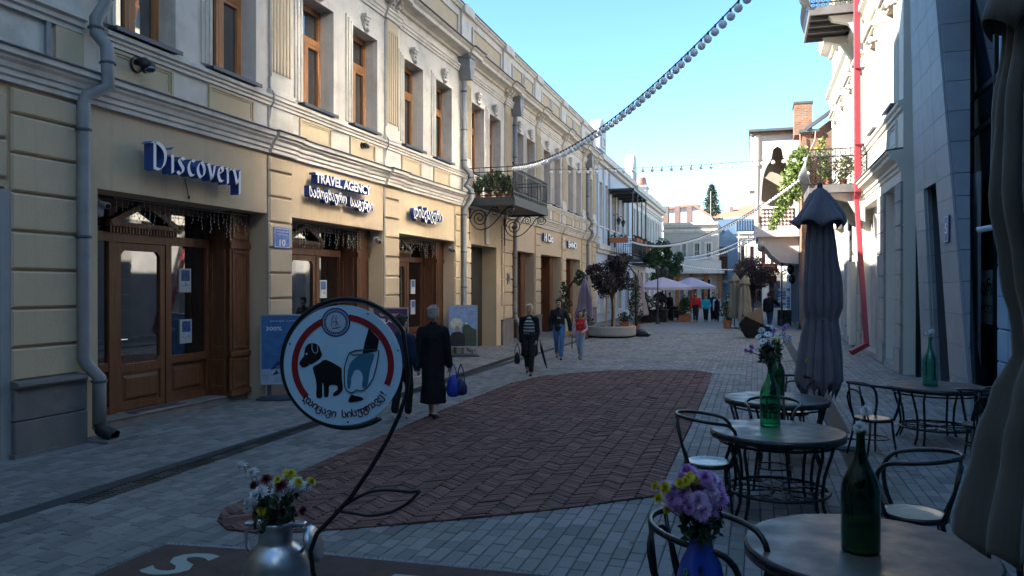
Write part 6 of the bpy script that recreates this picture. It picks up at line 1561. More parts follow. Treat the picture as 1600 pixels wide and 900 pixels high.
def person(label, loc, rz, h, skin_vox=.010, vox=.014, fem=True, step=.0, lean=0, head_turn=0, head_tilt=0,
           arms=((.10,0,.0),(.10,0,.0)), elbow=(.15,.15), top=None, bottom=None, shoes=None, hair=None, hair_style='short',
           outfit='trousers', coat=None, extras=None, skin=None, group=None, bulk=1.0, elbow_in=(0,0), curl=.5):
    """faces local -Y. arms: (outward angle, forward swing) per side (left, right); step: stride, >0 left foot ahead"""
    t = thing('person', label, 'person', loc, rz, group); k = h/1.70; B = bulk; V = lambda x, y, z: Vector((x,y,z))*k
    hipz, sh = .93, (.172 if fem else .195)
    J = {}
    for i, sx in enumerate((1,-1)):     # i=0 left side (+X local), i=1 right side (-X)
        f = step*(1 if i == 0 else -1); hx = .085*sx
        foot = V(hx*.75, -f*.5, .075 if f >= 0 else .11); knee = V(hx*.95, -f*.22-.045-abs(f)*.05, .50); hip = V(hx, 0, hipz-.02)
        J['leg',i] = (hip, knee, foot, V(0,-.02,0))
        a, fw = arms[i][0], arms[i][1]; s0 = V(sh*.96*sx*B, .01-lean*.3, 1.325); d1 = Vector((sx*math.sin(a), -math.sin(fw), -math.cos(a)*math.cos(fw))).normalized()
        e0 = s0 + d1*.285*k; fe = fw + elbow[i]; ai = a*.4 - elbow_in[i]; d2 = Vector((sx*math.sin(ai), -math.sin(fe), -math.cos(fe)*math.cos(ai))).normalized(); w0 = e0 + d2*.245*k
        J['arm',i] = (s0, e0, w0, d2)
    nk = V(0, -.005-lean, 1.44); hc = V(0, -.022-lean*1.3, 1.575)
    # skin: one continuous body
    s = MB()
    chain(s, [V(0,0,.93), V(0,0,1.08), V(0,-lean*.5,1.27), V(0,-lean*.8,1.37)], [.095*k*B,.085*k*B,.09*k*B,.07*k*B])
    cap(s, V(-.1,-lean*.8,1.33), V(.1,-lean*.8,1.33), .045*k, .045*k); cap(s, V(0,-lean*.8,1.36), hc+V(0,.012,-.06), .05*k, .048*k)
    for i in range(2):
        hip, knee, foot, _ = J['leg',i]; chain(s, [hip, knee, foot], [.08*k*B,.052*k*B,.036*k]); cap(s, foot+V(0,.03,-.03), foot+V(0,-.13,-.05), .033*k, .024*k)
        a0, e0, w0, d2 = J['arm',i]; chain(s, [a0, e0, w0], [.046*k*B,.036*k*B,.024*k]); hand(s, w0, d2, 1 if i == 0 else -1, k*1.0, curl)
    HR_ = Matrix.Rotation(head_turn, 3, 'Z') @ Matrix.Rotation(head_tilt, 3, 'X'); Hh = lambda x, y, z: hc + HR_ @ V(x, y, z)
    s.ball(Hh(0,.012,.025), .088*k, 14, 10, (.88,1.08,1.05), HR_); s.ball(Hh(0,-.018,-.035), .066*k, 12, 8, (.9,1.0,1.15), HR_)
    cap(s, Hh(0,-.045,-.085), Hh(0,-.03,-.07), .026*k, .035*k)                 # chin
    cap(s, Hh(0,-.085,.012), Hh(0,-.106,-.022), .010*k, .0145*k, 8)            # nose
    for sx in (-1,1): s.ball(Hh(.08*sx,.012,-.005), .022*k, 8, 6, (.4,.8,1.25), HR_); s.ball(Hh(.042*sx,-.068,-.02), .026*k, 8, 6, (1,.7,.9), HR_); cap(s, Hh(.018*sx,-.083,.036), Hh(.050*sx,-.074,.036), .010*k, .009*k, 6)
    o = put('body', remeshed(s, skin_vox, 2), t); o.data.materials.append(skin or m_skin)
    for sx in (-1,1): MB().ball(Hh(.032*sx,-.080,.014), .0105*k, 8, 6, (1.3,.6,.75), HR_).build('eye', m_eyec, o, smooth=True)
    MB().ball(Hh(0,-.083,-.052), .017*k, 8, 6, (1.35,.5,.38), HR_).build('mouth', m_lip, o, smooth=True)
    # hair
    if hair:
        g = MB(); hb = Hh(0,.028,.045); g.ball(hb, .096*k, 14, 10, (.94,1.06,1.0), HR_)
        for sx in (-1,1): g.ball(Hh(.062*sx,.028,.01), .048*k, 8, 6, (.7,1.1,1.4), HR_)
        g.ball(Hh(0,.075,-.01), .062*k, 8, 6, (1.2,.8,1.2), HR_); cap(g, Hh(-.05,-.055,.092), Hh(.045,-.055,.095), .026*k, .024*k, 8)
        r_ = random.Random(len(label))
        for q in range(26): a = r_.random()*6.28; b_ = r_.uniform(.1,1.3); g.ball(hb+HR_@V(.082*math.cos(a)*math.sin(b_), .09*math.sin(a)*math.sin(b_)+.01, .092*math.cos(b_)), .020*k*r_.uniform(.8,1.4), 6, 5)
        if hair_style == 'long':
            for sx in (-1,1): cap(g, Hh(.07*sx,.03,-.02), Hh(.075*sx,.035,-.17), .032*k, .028*k, 8)
            cap(g, Hh(0,.07,0), Hh(0,.075,-.17), .05*k, .04*k, 8)
        o2 = put('hair', crumple(remeshed(g, max(.008,skin_vox*.9), 1), .009*k, (38,38,16)), t); o2.data.materials.append(hair)
    # shoes
    sh_ = shoes or cl('shoe', (.02,.018,.018), .5)
    for i in range(2):
        foot = J['leg',i][2]; g = MB(); cap(g, foot+V(0,.035,-.04), foot+V(0,-.06,-.042), .038*k, .036*k, 8); cap(g, foot+V(0,-.06,-.045), foot+V(0,-.15,-.05), .036*k, .027*k, 8); g.box(*(foot.x-.034*k, foot.x+.034*k), foot.y-.17*k, foot.y+.06*k, foot.z-.078*k, foot.z-.055*k)
        o3 = put('shoe', remeshed(g, max(.011,vox*.8), 1), t); o3.data.materials.append(sh_)
    # lower garment
    g = MB()
    if outfit in ('trousers','jeans'):
        cap(g, V(-.05,0,.95), V(.05,0,.95), .118*k*B, .118*k*B, 12, .9)
        for i in range(2):
            hip, knee, foot, _ = J['leg',i]; chain(g, [hip+V(0,0,.01), hip.lerp(knee,.5), knee, foot+V(0,.01,.05)], [.103*k*B,.088*k*B,.068*k*B,.064*k]); 
    elif outfit == 'skirt':
        zb = .24; n = 22; i0 = len(g.v); pr = [(1.02,.118,.095),(.92,.145,.12),(.75,.155,.13),(.55,.165,.145),(zb,.185,.165)]
        for z, rx, ry in pr:
            for j in range(n):
                a = 2*math.pi*j/n; w_ = 1+.05*math.sin(a*6)*(1.02-z); g.v.append(tuple(V(rx*B*math.cos(a)*w_, ry*B*math.sin(a)*w_-step*.05, z)))
        for q in range(len(pr)-1):
            for j in range(n): g.f.append((i0+q*n+j, i0+q*n+(j+1)%n, i0+(q+1)*n+(j+1)%n, i0+(q+1)*n+j))
        g.f.append(tuple(i0+j for j in range(n-1,-1,-1))); g.f.append(tuple(i0+(len(pr)-1)*n+j for j in range(n)))
    o4 = put('skirt' if outfit == 'skirt' else 'trousers', crumple(remeshed(g, vox, 2), .012*k, (13,13,5), h), t); o4.data.materials.append(bottom)
    # upper garment with sleeves
    def upper(nm, m_, grow, zlow, open_front=False, sleeves=True, puff=0):
        g = MB(); G = grow
        if not open_front:
            chain(g, [V(0,.0,zlow+.04), V(0,0,1.08), V(0,-lean*.5,1.23), V(0,-lean*.8,1.33)], [(.10+G)*k*B,(.112+G)*k*B,(.122+G)*k*B,(.085+G)*k*B])
            for sx in (-1,1): cap(g, V(.055*sx*B,0,zlow), V(.058*sx*B,0,1.1), (.095+G)*k*B, (.088+G)*k*B); cap(g, V(.058*sx*B,0,1.1), V(.065*sx*B,-lean*.7,1.27), (.086+G)*k*B, (.082+G)*k*B)
            if fem: 
                for sx in (-1,1): g.ball(V(.065*sx,-.085-lean*.6,1.235), .058*k, 8, 6)
        else:
            for sx in (-1,1):
                chain(g, [V(.125*sx*B,.035,zlow), V(.12*sx*B,.03,.95), V(.105*sx*B,.02,1.15), V(.10*sx*B,.0-lean*.6,1.33)], [.07*k*B,(.062+G)*k*B,(.062+G)*k*B,(.07+G)*k*B])
            chain(g, [V(0,.07,zlow), V(0,.06,1.0), V(0,.05,1.3)], [.11*k*B,.10*k*B,.10*k*B])
        for sx in (-1,1): cap(g, V(.03*sx,-lean*.8,1.39), V(sh*.88*sx*B,-lean*.8,1.325), (.048+G*.4)*k, (.046+G*.6)*k)
        cap(g, V(0,0,1.38), V(0,.0,1.425), (.062+G*.3)*k, (.056+G*.3)*k)
        if puff:
            for z in (1.02,1.12,1.22,1.31): 
                for sx in (-1,1): g.ball(V(.06*sx,0,z), (.115+G)*k, 10, 6, (1,1,.45))
        if sleeves:
            for i in range(2):
                a0, e0, w0, d2 = J['arm',i]; chain(g, [a0, e0, w0-d2*.01*k], [(.052+G)*k*B,(.046+G)*k*B,(.036+G)*k])
        o5 = put(nm, crumple(remeshed(g, vox, 2), .013*k, (11,11,5.5), h*3), t); o5.data.materials.append(m_); return o5
    if top: upper(top[0], top[1], top[2] if len(top) > 2 else 0, top[3] if len(top) > 3 else .97, puff=top[4] if len(top) > 4 else 0, sleeves=(top[5] if len(top) > 5 else True))
    if coat: upper(coat[0], coat[1], coat[2], coat[3], coat[4], sleeves=coat[0] != 'vest')
    if extras: extras(t, J, V, Hh, k)
    return t
# striped knit
def stripes():
    m = mat('striped_knit', (.03,.035,.04), .9, .1, 9, .1, 60); n = m.node_tree.nodes; l = m.node_tree.links; b = n['Principled BSDF']
    tc = n.new('ShaderNodeTexCoord'); sp = n.new('ShaderNodeSeparateXYZ'); l.new(tc.outputs['Object'], sp.inputs[0])
    mu = n.new('ShaderNodeMath'); mu.operation = 'MULTIPLY'; mu.inputs[1].default_value = 13; l.new(sp.outputs[2], mu.inputs[0])
    fr = n.new('ShaderNodeMath'); fr.operation = 'FRACT'; l.new(mu.outputs[0], fr.inputs[0]); gt = n.new('ShaderNodeMath'); gt.operation = 'GREATER_THAN'; gt.inputs[1].default_value = .55; l.new(fr.outputs[0], gt.inputs[0])
    mx = n.new('ShaderNodeMix'); mx.data_type = 'RGBA'; mx.inputs[6].default_value = (.025,.03,.035,1); mx.inputs[7].default_value = (.34,.42,.46,1); l.new(gt.outputs[0], mx.inputs[0]); l.new(mx.outputs[2], b.inputs['Base Color']); return m
black = cl('black', (.010,.010,.013)); navy = cl('navy', (.015,.022,.05)); jean = cl('blue_jeans', (.07,.17,.33)); paleblue = cl('pale_blue_leggings', (.28,.33,.42)); redc = cl('red', (.55,.02,.025), .6)
h_grey = mat('grey_hair', (.33,.28,.23), .6, .25, 30, .5, 80); h_bl = mat('blond_hair', (.55,.42,.25), .55, .2, 30, .5, 80); h_dk = mat('dark_hair', (.018,.012,.010), .5, .2, 30, .4, 80); h_br = mat('brown_hair', (.06,.03,.02), .5, .2, 30, .4, 80)
YAW = math.atan(380/1220)
# 1 woman from behind with the bag
def bag_blue(t, J, V, Hh, k):
    pass
pw = person('elderly grey-haired woman in long black coat seen from behind, carrying blue bags', (-4.94,11.60,0), math.pi+R(8), 1.80, .009, .012, True, .26, arms=((.14,-.12),(.12,.14)), elbow=(.08,.12), top=('blouse',cl('white_collar',(.6,.6,.62)),-.01,1.0), bottom=black, outfit='skirt', hair=h_grey, head_tilt=R(6), coat=('coat',black,.020,.60,False), bulk=1.06, curl=1.2)
# her left/right: facing away, her right hand is on the picture's right
def soft_bag(name, label, loc, rx, ry, h_, m_, strap_h, strap_dx=.07, cat='bag', seed=2, rz=0):
    t = thing(name, label, cat, loc, rz); mb = MB(); q = random.Random(seed); n = 26; m = 14; i0 = 0
    for j in range(m+1):
        ph = math.pi*j/m; z = -h_*(1-math.cos(ph))/2*1.0; rr_ = math.sin(ph)**.7*(.22+.78*(j/m)**.8); 
        for k in range(n):
            a = 2*math.pi*k/n; w_ = 1+.10*math.sin(5*a+j*.5+seed)*.8+.05*math.sin(9*a-j); mb.v.append((rx*rr_*math.cos(a)*w_, ry*rr_*math.sin(a)*w_, z))
    for j in range(m):
        for k in range(n): mb.f.append((j*n+k, j*n+(k+1)%n, (j+1)*n+(k+1)%n, (j+1)*n+k))
    mb.build('bag_body', m_, t, smooth=True)
    for dx in (-1,1):
        MB().tube(smooth_path([(dx*strap_dx*1.3,0,-.06),(dx*strap_dx,.01,strap_h*.45),(0,0,strap_h),]), .009, 6).build('strap', m_, t, smooth=True)
    return t
soft_bag('tote_bag', 'bright blue gathered bag carried by the grey-haired woman', (-4.62,11.66,.71), .155, .11, .36, mat('shiny_blue_fabric', (.012,.05,.36), .35, .15, 6, .3, 12), .18, .05, seed=1)
soft_bag('handbag', 'dark navy handbag hanging beside the bright blue bag', (-4.50,11.69,.65), .15, .10, .27, mat('navy_leather', (.012,.025,.09), .4, .15, 6, .3, 12), .24, .05, seed=4)
# 2 dark-haired person beyond the sign
def collar(t, J, V, Hh, k): MB().tube([tuple(V(.055*math.cos(a), .06*math.sin(a)-.0, 1.455)) for a in [j*math.pi/8 for j in range(16)]], .010, 6, closed=True).build('yellow_collar', mat('yellow_trim', (.55,.42,.02), .8, 0, bump=0), t, smooth=True)
person('dark-haired person in navy jacket with yellow collar, half hidden by the sign', (-5.42,11.45,0), math.pi-R(10), 1.66, .010, .013, False, -.20, arms=((.12,-.1),(.12,.1)), elbow=(.1,.3), top=('jacket',cl('navy_jacket',(.02,.035,.075)),.022,.90), bottom=black, outfit='trousers', hair=h_dk, extras=collar, shoes=cl('pale_trainers',(.5,.42,.45)), head_turn=R(-35))
# 3 blond woman walking to the camera
def sh_bag(t, J, V, Hh, k): pass
person('blond woman in striped top and long open black cardigan walking towards the camera', (-5.20,18.1,0), R(10), 1.69, .009, .012, True, .42, arms=((.10,.12),(.10,-.12)), elbow=(.45,.10), elbow_in=(.1,0), top=('striped_top',stripes(),.004,.93), bottom=cl('charcoal',(.022,.02,.022)), outfit='trousers', hair=h_bl, coat=('cardigan',black,.014,.50,True), curl=.9, bulk=1.05)
soft_bag('handbag', 'black handbag held low by the blond woman', (-5.47,17.98,.55), .10, .07, .30, mat('black_leather', (.012,.012,.014), .35, .1, 6, .2, 12), .2, .05, seed=6)
ub = thing('folded_umbrella', 'furled black umbrella carried by the blond woman', 'umbrella', (-4.90,18.02,0)); MB().tube([(0,0,.78),(.03,0,.62),(.12,.0,.30),(.16,0,.16)], [.012,.032,.026,.006], 10).build('furled_cloth', black, ub, smooth=True); MB().tube([(0,0,.78),(-.01,0,.86)], .010, 6).build('umbrella_handle', m_black, ub)
# 4 dark-haired in black jacket and jeans
def print_(t, J, V, Hh, k):
    mb = MB(); add_text(mb, 'TA', .10*k, .055*k, .01, tuple(V(-.055,-.158,1.14)), (1,0,0), (0,0,1), (0,-1,0), .02); mb.build('shirt_print', mat('print_white', (.6,.6,.6), .8, 0, bump=0), t)
person('dark-haired person in black jacket and blue jeans holding the girl\'s hand', (-5.47,22.2,0), R(12), 1.76, .010, .013, False, .44, arms=((.34,.06),(.14,-.12)), elbow=(.12,.35), top=('sweater',black,.0,.95), bottom=jean, outfit='jeans', hair=h_dk, coat=('jacket',cl('black_jacket',(.014,.014,.016),.6),.018,.86,False), extras=print_, head_turn=R(-15))
# 5 girl in red vest
def fur(t, J, V, Hh, k):
    g = MB(); r_ = random.Random(2)
    for q in range(30): a = q/30*6.28; g.ball(V(.10*math.cos(a), .085*math.sin(a)+.02, 1.415+r_.uniform(-.01,.01)), .034*k, 6, 5)
    o = put('fur_collar', remeshed(g, .010, 1), t); o.data.materials.append(mat('tan_fur', (.42,.22,.10), .95, .3, 30, .6, 90))
    for z in (1.02,1.12,1.22):
        for sx in (-1,1): MB().ball(V(.03*sx,-.155,z), .010*k, 6, 5).build('button', mat('brass_button', (.5,.4,.2), .4, 0, bump=0), t)
person('girl in quilted red vest with tan fur collar and pale blue trousers', (-4.87,22.36,0), R(-4), 1.42, .010, .012, True, .30, arms=((.28,.15),(.42,.10)), elbow=(.9,.10), elbow_in=(.5,-.12), top=('shirt',cl('pink_shirt',(.55,.40,.42)),.0,.95), bottom=paleblue, outfit='trousers', hair=h_br, hair_style='long', coat=('vest',redc,.014,.92,False), extras=fur, head_tilt=R(-14), head_turn=R(10), shoes=cl('grey_boots',(.10,.09,.10)))
vest_fix = [o for o in bpy.data.objects if o.name == 'vest']
# ------------------------------------------------------------------ shop signs
m_side = mat('sign_side_blue', (.025,.075,.30), .4, .1, 4, 0); m_face = mat('sign_face_white', (.78,.79,.80), .4, .03, 4, 0)
def nib(stroke, w_=.075, ang=38):
    """broad-nib pen stroke: polyline (x, y) in em units -> list of polygons"""
    a = R(ang); n = (math.cos(a)*w_, math.sin(a)*w_); out = []
    P = [Vector((*p, 0)) for p in stroke]; P = smooth_path(P, 2)
    for p, q in zip(P[:-1], P[1:]):
        pts = [(p.x-n[0],p.y-n[1]),(p.x+n[0],p.y+n[1]),(q.x+n[0],q.y+n[1]),(q.x-n[0],q.y-n[1])]
        t_ = .016; pts2 = []
        A = sum(pts[i-1][0]*pts[i][1]-pts[i][0]*pts[i-1][1] for i in range(4))
        if abs(A) < 1e-4: pts = [(p.x-n[0]-t_,p.y-n[1]+t_),(p.x+n[0]-t_,p.y+n[1]+t_),(q.x+n[0]+t_,q.y+n[1]-t_),(q.x-n[0]+t_,q.y-n[1]-t_)]; A = sum(pts[i-1][0]*pts[i][1]-pts[i][0]*pts[i-1][1] for i in range(4))
        out.append(pts if A > 0 else pts[::-1])
    return out
UNC = {  # uncial letters, x-height 1, ascender 1.5; (advance, strokes)
 'D': (1.25, [[(.22,1.50),(.22,.06)],[(-.02,1.42),(.25,1.52),(.62,1.42),(.98,1.15),(1.04,.75),(.90,.30),(.60,.02),(.22,.08)]]),
 'i': (.45, [[(.03,.92),(.18,.98),(.20,.9),(.20,.0)],[(.18,1.32),(.26,1.38)]]),
 's': (.70, [[(.55,.86),(.32,.98),(.10,.80),(.28,.56),(.50,.36),(.42,.10),(.20,.0),(.02,.14)]]),
 'c': (.66, [[(.58,.88),(.34,.98),(.10,.66),(.12,.28),(.34,.02),(.58,.12)]]),
 'o': (.82, [[(.40,.99),(.10,.68),(.10,.30),(.38,.0),(.66,.28),(.68,.68),(.40,.99)]]),
 'v': (.76, [[(.0,.94),(.14,.9),(.38,.04)],[(.38,.04),(.58,.5),(.64,.92)]]),
 'e': (.68, [[(.12,.52),(.50,.60),(.52,.84),(.34,.98),(.12,.70),(.10,.32),(.32,.02),(.58,.12)]]),
 'r': (.58, [[(.02,.92),(.18,.96),(.20,.0)],[(.20,.62),(.36,.92),(.54,.90)]]),
 'y': (.80, [[(.0,.94),(.14,.90),(.40,.08)],[(.68,.94),(.66,.4),(.66,-.50)],[(.40,.08),(.64,.55)]])}
def sign3d(name, label, y0, zb, x, make, cat='sign'):
    """make(add): add(list of polys in (u, v) metres) one letter at a time"""
    t = thing(name, label, cat)
    def add(polys, dep=.17, front=None, gap=.05):
        sd, fc = MB(), MB(); 
        for pts in polys:
            n = len(pts); i = len(sd.v)
            sd.v += [(x-dep, y0+u, zb+v) for u, v in pts] + [(x, y0+u, zb+v) for u, v in pts]
            sd.f.append(tuple(range(i+n-1,i-1,-1))); sd.f += [(i+k,i+(k+1)%n,i+n+(k+1)%n,i+n+k) for k in range(n)]; sd.f.append(tuple(range(i+n,i+2*n)))
            fc.poly([(x+.004, y0+u, zb+v) for u, v in pts])
        o = sd.build('letter', m_side, t); fc.build('letter_face', front or m_face, o)
    make(add, t); return t
def mk(add, t):
    u = 0; s_ = .275
    for ch in 'Discovery':
        adv, st_ = UNC[ch]; P = []
        for k in st_: P += [[((a+u)*s_*1.0, b*s_) for a, b in q] for q in nib(k, .125, 34)]
        add(P, .17); u += adv+.115
sign3d('shop_sign', 'white uncial Discovery lettering with deep blue sides over the first shopfront', 9.42, 3.86, XF+.30, mk)
def text_sign(name, label, txt, y0, zb, w_, h_, x, depth, bold=.03, halo=True, slant=0, sign=None):
    t = thing(name, label, 'sign') if sign is None else sign
    v, f = text_mesh(txt, 1, 1, bold); mn = v.min(0); mx = v.max(0)
    # split into one object per letter through loose islands in x
    par = list(range(len(v)))
    def find(a):
        while par[a] != a: par[a] = par[par[a]]; a = par[a]
        return a
    for q in f:
        for b in q[1:]: par[find(b)] = find(q[0])
    groups = {}
    for q in f: groups.setdefault(find(q[0]), []).append(q)
    boxes = sorted([[min(v[i][0] for q in g for i in q), max(v[i][0] for q in g for i in q), g] for g in groups.values()], key=lambda b: b[0]); merged = []
    for b in boxes:
        if merged and b[0] < merged[-1][1]-.3*(b[1]-b[0]): merged[-1][1] = max(merged[-1][1], b[1]); merged[-1][2] = merged[-1][2]+b[2]
        else: merged.append(b)
    for x0_, x1_, g in merged:
        sd, fc = MB(), MB(); ids = sorted({i for q in g for i in q}); mp = {i: k for k, i in enumerate(ids)}
        def P(i, grow, d0, d1):
            a = (v[i][0]-mn[0])/(mx[0]-mn[0])*w_; b = (v[i][1]-mn[1])/(mx[1]-mn[1])*h_; return (x+(d1 if v[i][2] > 0 else d0), y0+a, zb+b+slant*a)
        sd.v = [P(i, 0, -depth, 0) for i in ids]; sd.f = [tuple(mp[i] for i in q) for q in g]
        fc.v = [P(i, 0, .001, .006) for i in ids]; fc.f = sd.f
        o = sd.build('letter', m_side, t); fc.build('letter_face', m_face, o)
    return t
tg = text_sign('shop_sign', 'white and blue lettering TRAVEL AGENCY with Georgian line below', 'TRAVEL AGENCY', 13.95, 4.235, 2.38, .21, XF+.28, .15, .035)
text_sign('x', '', 'სამოგზაურო', 13.78, 3.86, 1.50, .30, XF+.24, .12, .02, sign=tg); text_sign('x', '', 'სააგენტო', 15.45, 3.83, 1.10, .29, XF+.24, .12, .02, sign=tg)
text_sign('shop_sign', 'white and blue Georgian lettering over the third shopfront', 'დისქავერი', 18.8, 3.86, 2.0, .42, XF+.24, .12, .012)
text_sign('shop_sign', 'small dark and white lettering on the far shop front', 'Hi Coo', 32.45, 4.06, 1.5, .36, XF+.15, .1, .04)
t = text_sign('shop_sign', 'crescent emblem and lettering on the farthest shop front', 'EANO', 37.0, 4.0, 1.8, .33, XF+.15, .1, .04)
mb = MB()
for k in range(10):
    a0, a1 = R(50+26*k), R(76+26*k); q = []
    for a, r, dx in ((a0,.24,0),(a1,.24,0),(a1,.2,.07),(a0,.2,.07)): q.append((XF+.16, 36.15+dx+r*math.cos(a)*.9, 4.2+r*math.sin(a)))
    mb.poly(q)
mb.build('crescent', m_face, t)
# street plate, pull cord, lamps in the panels
t = thing('street_plate', 'blue street name plate with number 10 beside the first shopfront', 'sign', (0,0,0))
MB().box(XF+.057, XF+.075, 12.82, 13.36, 2.86, 3.26).build('plate', mat('street_plate_blue', (.02,.11,.40), .35, .05, 3, 0), t, bev=.004)
mb = MB(); mb.frame('x', XF+.075, XF+.077, 12.84, 13.34, 2.88, 3.24, .008); add_text(mb, '10', .20, .13, .003, (XF+.076, 12.99, 2.90), (0,1,0), (0,0,1), (1,0,0), .02)
add_text(mb, 'აღმაშენებლის გამზ.', .42, .035, .002, (XF+.076, 12.88, 3.165), (0,1,0), (0,0,1), (1,0,0), .0); add_text(mb, 'Agmashenebeli Ave.', .38, .032, .002, (XF+.076, 12.90, 3.105), (0,1,0), (0,0,1), (1,0,0), .0); mb.build('plate_lettering', MATS['enamel_white'], t)
t = thing('hanging_cable', 'short loose cable with plug hanging below the Discovery lettering', 'cable'); MB().tube([(XF+.02,10.45,3.86),(XF+.03,10.49,3.72),(XF+.03,10.52,3.6)], .008, 5).build('cable', m_iron, t); MB().ball((XF+.035,10.53,3.57), .022, 6, 5, (1,1,1.5)).build('plug', m_iron, t)
def spot(y, z, s_, label):
    t = thing('wall_lamp', label, 'lamp', (XF+.02, y, z)); MB().lathe([(0,-.02),(.08*s_,-.02),(.10*s_,.0),(.085*s_,.03)], n=14, cap=False).build('bracket', m_iron, t).rotation_euler = (0, R(90), 0)
    MB().tube([(0,0,.03*s_),(.10*s_,0,.02*s_),(.16*s_,.02*s_,-.05*s_)], [.035*s_,.06*s_,.085*s_], 12).build('lamp_head', m_iron, t, smooth=True); MB().ball((.165*s_,.02*s_,-.06*s_), .07*s_, 10, 6, (1,1,.6)).build('lens', m_glass, t)
spot(9.42, 5.42, 1.3, 'dark round floodlight on the panel over the first shop'); spot(16.4, 5.42, .8, 'small dark spotlight under the fourth upper window')
cctv('security_camera', 'grey security camera at the right of the second shopfront', (XF-.1, 17.35, 3.28), R(-50), False, 1.2)
cctv('security_camera', 'grey security camera at the right of the third shopfront', (XF-.1, 22.2, 3.28), R(-50), False, 1.2)
cctv('security_camera', 'grey security camera under the lintel at the left of the first shopfront', (XF-.25, 8.95, 3.34), R(-20), False, 1.1)
t = thing('intercom', 'small grey intercom on the pier right of the iron gate', 'intercom'); MB().box(XF+.057, XF+.09, 27.45, 27.68, 2.2, 2.62).build('housing', m_pipe, t, bev=.008); MB().box(XF+.09, XF+.094, 27.49, 27.64, 2.3, 2.55).build('keypad', m_iron, t)
# icicle lights under the lintels
m_ice = mat('clear_icicle_bulb', (.55,.55,.5), .25, 0, bump=0)
def icicles(y0, y1, label, seed):
    t = thing('icicle_lights', label, 'string lights'); q = random.Random(seed); w_, b = MB(), MB(); x = XF-.28
    w_.tube([(x,y0,3.44),(x,y1,3.44)], .006, 4); n = int((y1-y0)/.11)
    for k in range(n):
        y = y0+(k+.5)*(y1-y0)/n; L = q.choice([.12,.2,.3,.38,.45])*q.uniform(.8,1.1); P = [(x,y,3.44)]; s_ = 0
        m = int(L/.06)
        for j in range(m): P.append((x+q.uniform(-.02,.02), y+q.uniform(-.02,.02), 3.44-L*(j+1)/m)); b.ball(P[-1], .0085, 5, 4, (1,1,1.7))
        w_.tube(P, .0028, 3)
    w_.build('wire', mat('white_wire', (.35,.35,.33), .6, 0, bump=0), t); tag(b.build('bulbs', m_ice, t), None, kind='stuff')
icicles(9.3, 12.5, 'icicle lights hanging in the first shopfront', 1); icicles(13.6, 16.9, 'icicle lights hanging in the second shopfront', 2); icicles(18.5, 21.6, 'icicle lights hanging in the third shopfront', 3)
t = thing('doormat', 'metal-edged grey doormat on the first shop threshold', 'doormat'); MB().box(-9.48,-9.28,9.95,11.05,.125,.14).build('mat', mat('rubber_mat', (.06,.06,.065), .9, .1, 20, .4, 80), t); MB().box(-9.28,-9.25,9.95,11.05,.125,.146).build('metal_edge', mat('steel', (.6,.6,.6)), t)
# ------------------------------------------------------------------ balcony on the long building
t = thing('balcony', 'dark iron balcony with green plants and scrolled brackets on the long building', 'balcony')
bx0, bx1, by0, by1 = XF+.1, -7.2, 23.25, 27.35
MB().box(bx0-.1, bx1, by0, by1, 4.72, 4.84).build('floor_slab', m_dk, t); f = MB(); f.box(bx0, bx1+.03, by0-.04, by0, 4.66, 4.92); f.box(bx1, bx1+.05, by0, by1, 4.66, 4.92); f.box(bx0, bx1+.03, by1, by1+.04, 4.66, 4.92); f.build('edge_beam', mat('balcony_paint', (.05,.06,.065), .6, .1, 3, 0), t)
r = MB(); rail_bars(r, [(bx1,by0),(bx1,by1),(bx0,by1)], 4.95, 5.85, .11, .009)
for k in range(int((by1-by0)/.22)):
    y = by0+.11+k*.22
    for z in (5.02,): r.tube([(bx1, y+.07*math.cos(a), z+.0+.06*math.sin(a)) for a in [j*math.pi/4 for j in range(8)]], .006, 4, closed=True)
r.build('railing', m_iron, t)
r = MB(); W_b = bx1-bx0
for z in (4.98, 5.12, 5.72, 5.86): r.bar((bx0,by0,z),(bx1,by0,z), .024)
for k in range(9):
    x = bx0+W_b*k/8; r.tube([(x,by0,4.92),(x,by0,5.86)], .008, 5)
    if k < 8:
        r.tube(smooth_path([(x,by0,5.12),(x+.02,by0,5.45),(x+W_b/16,by0,5.66),(x+W_b/8-.02,by0,5.45),(x+W_b/8,by0,5.12)],1), .007, 4); r.tube([(x+W_b/16+.05*math.cos(a),by0,5.3+.1*math.sin(a)) for a in [j*math.pi/5 for j in range(10)]], .006, 4, closed=True)
r.tube([(bx1,by0,4.9),(bx1,by0,5.95)], .022, 6); r.ball((bx1,by0,5.98), .04, 8, 6)
r.build('end_railing', m_iron, t)
for y in (by0+.25, by1-.15):
    b = MB(); v3 = lambda P: [(XF+.05+u, y, z) for u, z in P]
    A = volute(.34, 4.30, .26, 2.1, math.pi, -1, 40); b.tube(v3(A), .017, 6)
    B1 = volute(.86, 4.50, .15, 1.8, R(200), -1, 30); b.tube(v3(B1), .014, 6); C1 = volute(1.38, 4.50, .16, 1.8, R(20), -1, 30); b.tube(v3(C1), .014, 6)
    b.tube(smooth_path(v3([(.05,4.62),(.0,4.3),(.12,4.02),(.38,3.90),(.70,4.0),(1.0,4.3),(1.2,4.58),(1.42,4.67),(1.56,4.5)]),2), .018, 6)
    b.tube(smooth_path(v3([(.60,4.35),(.68,4.52),(.78,4.64),(.98,4.62)]),2), .014, 6); b.tube(v3([(0,3.6),(0,4.7)]), .02, 6)
    b.build('scroll_bracket', m_iron, t)
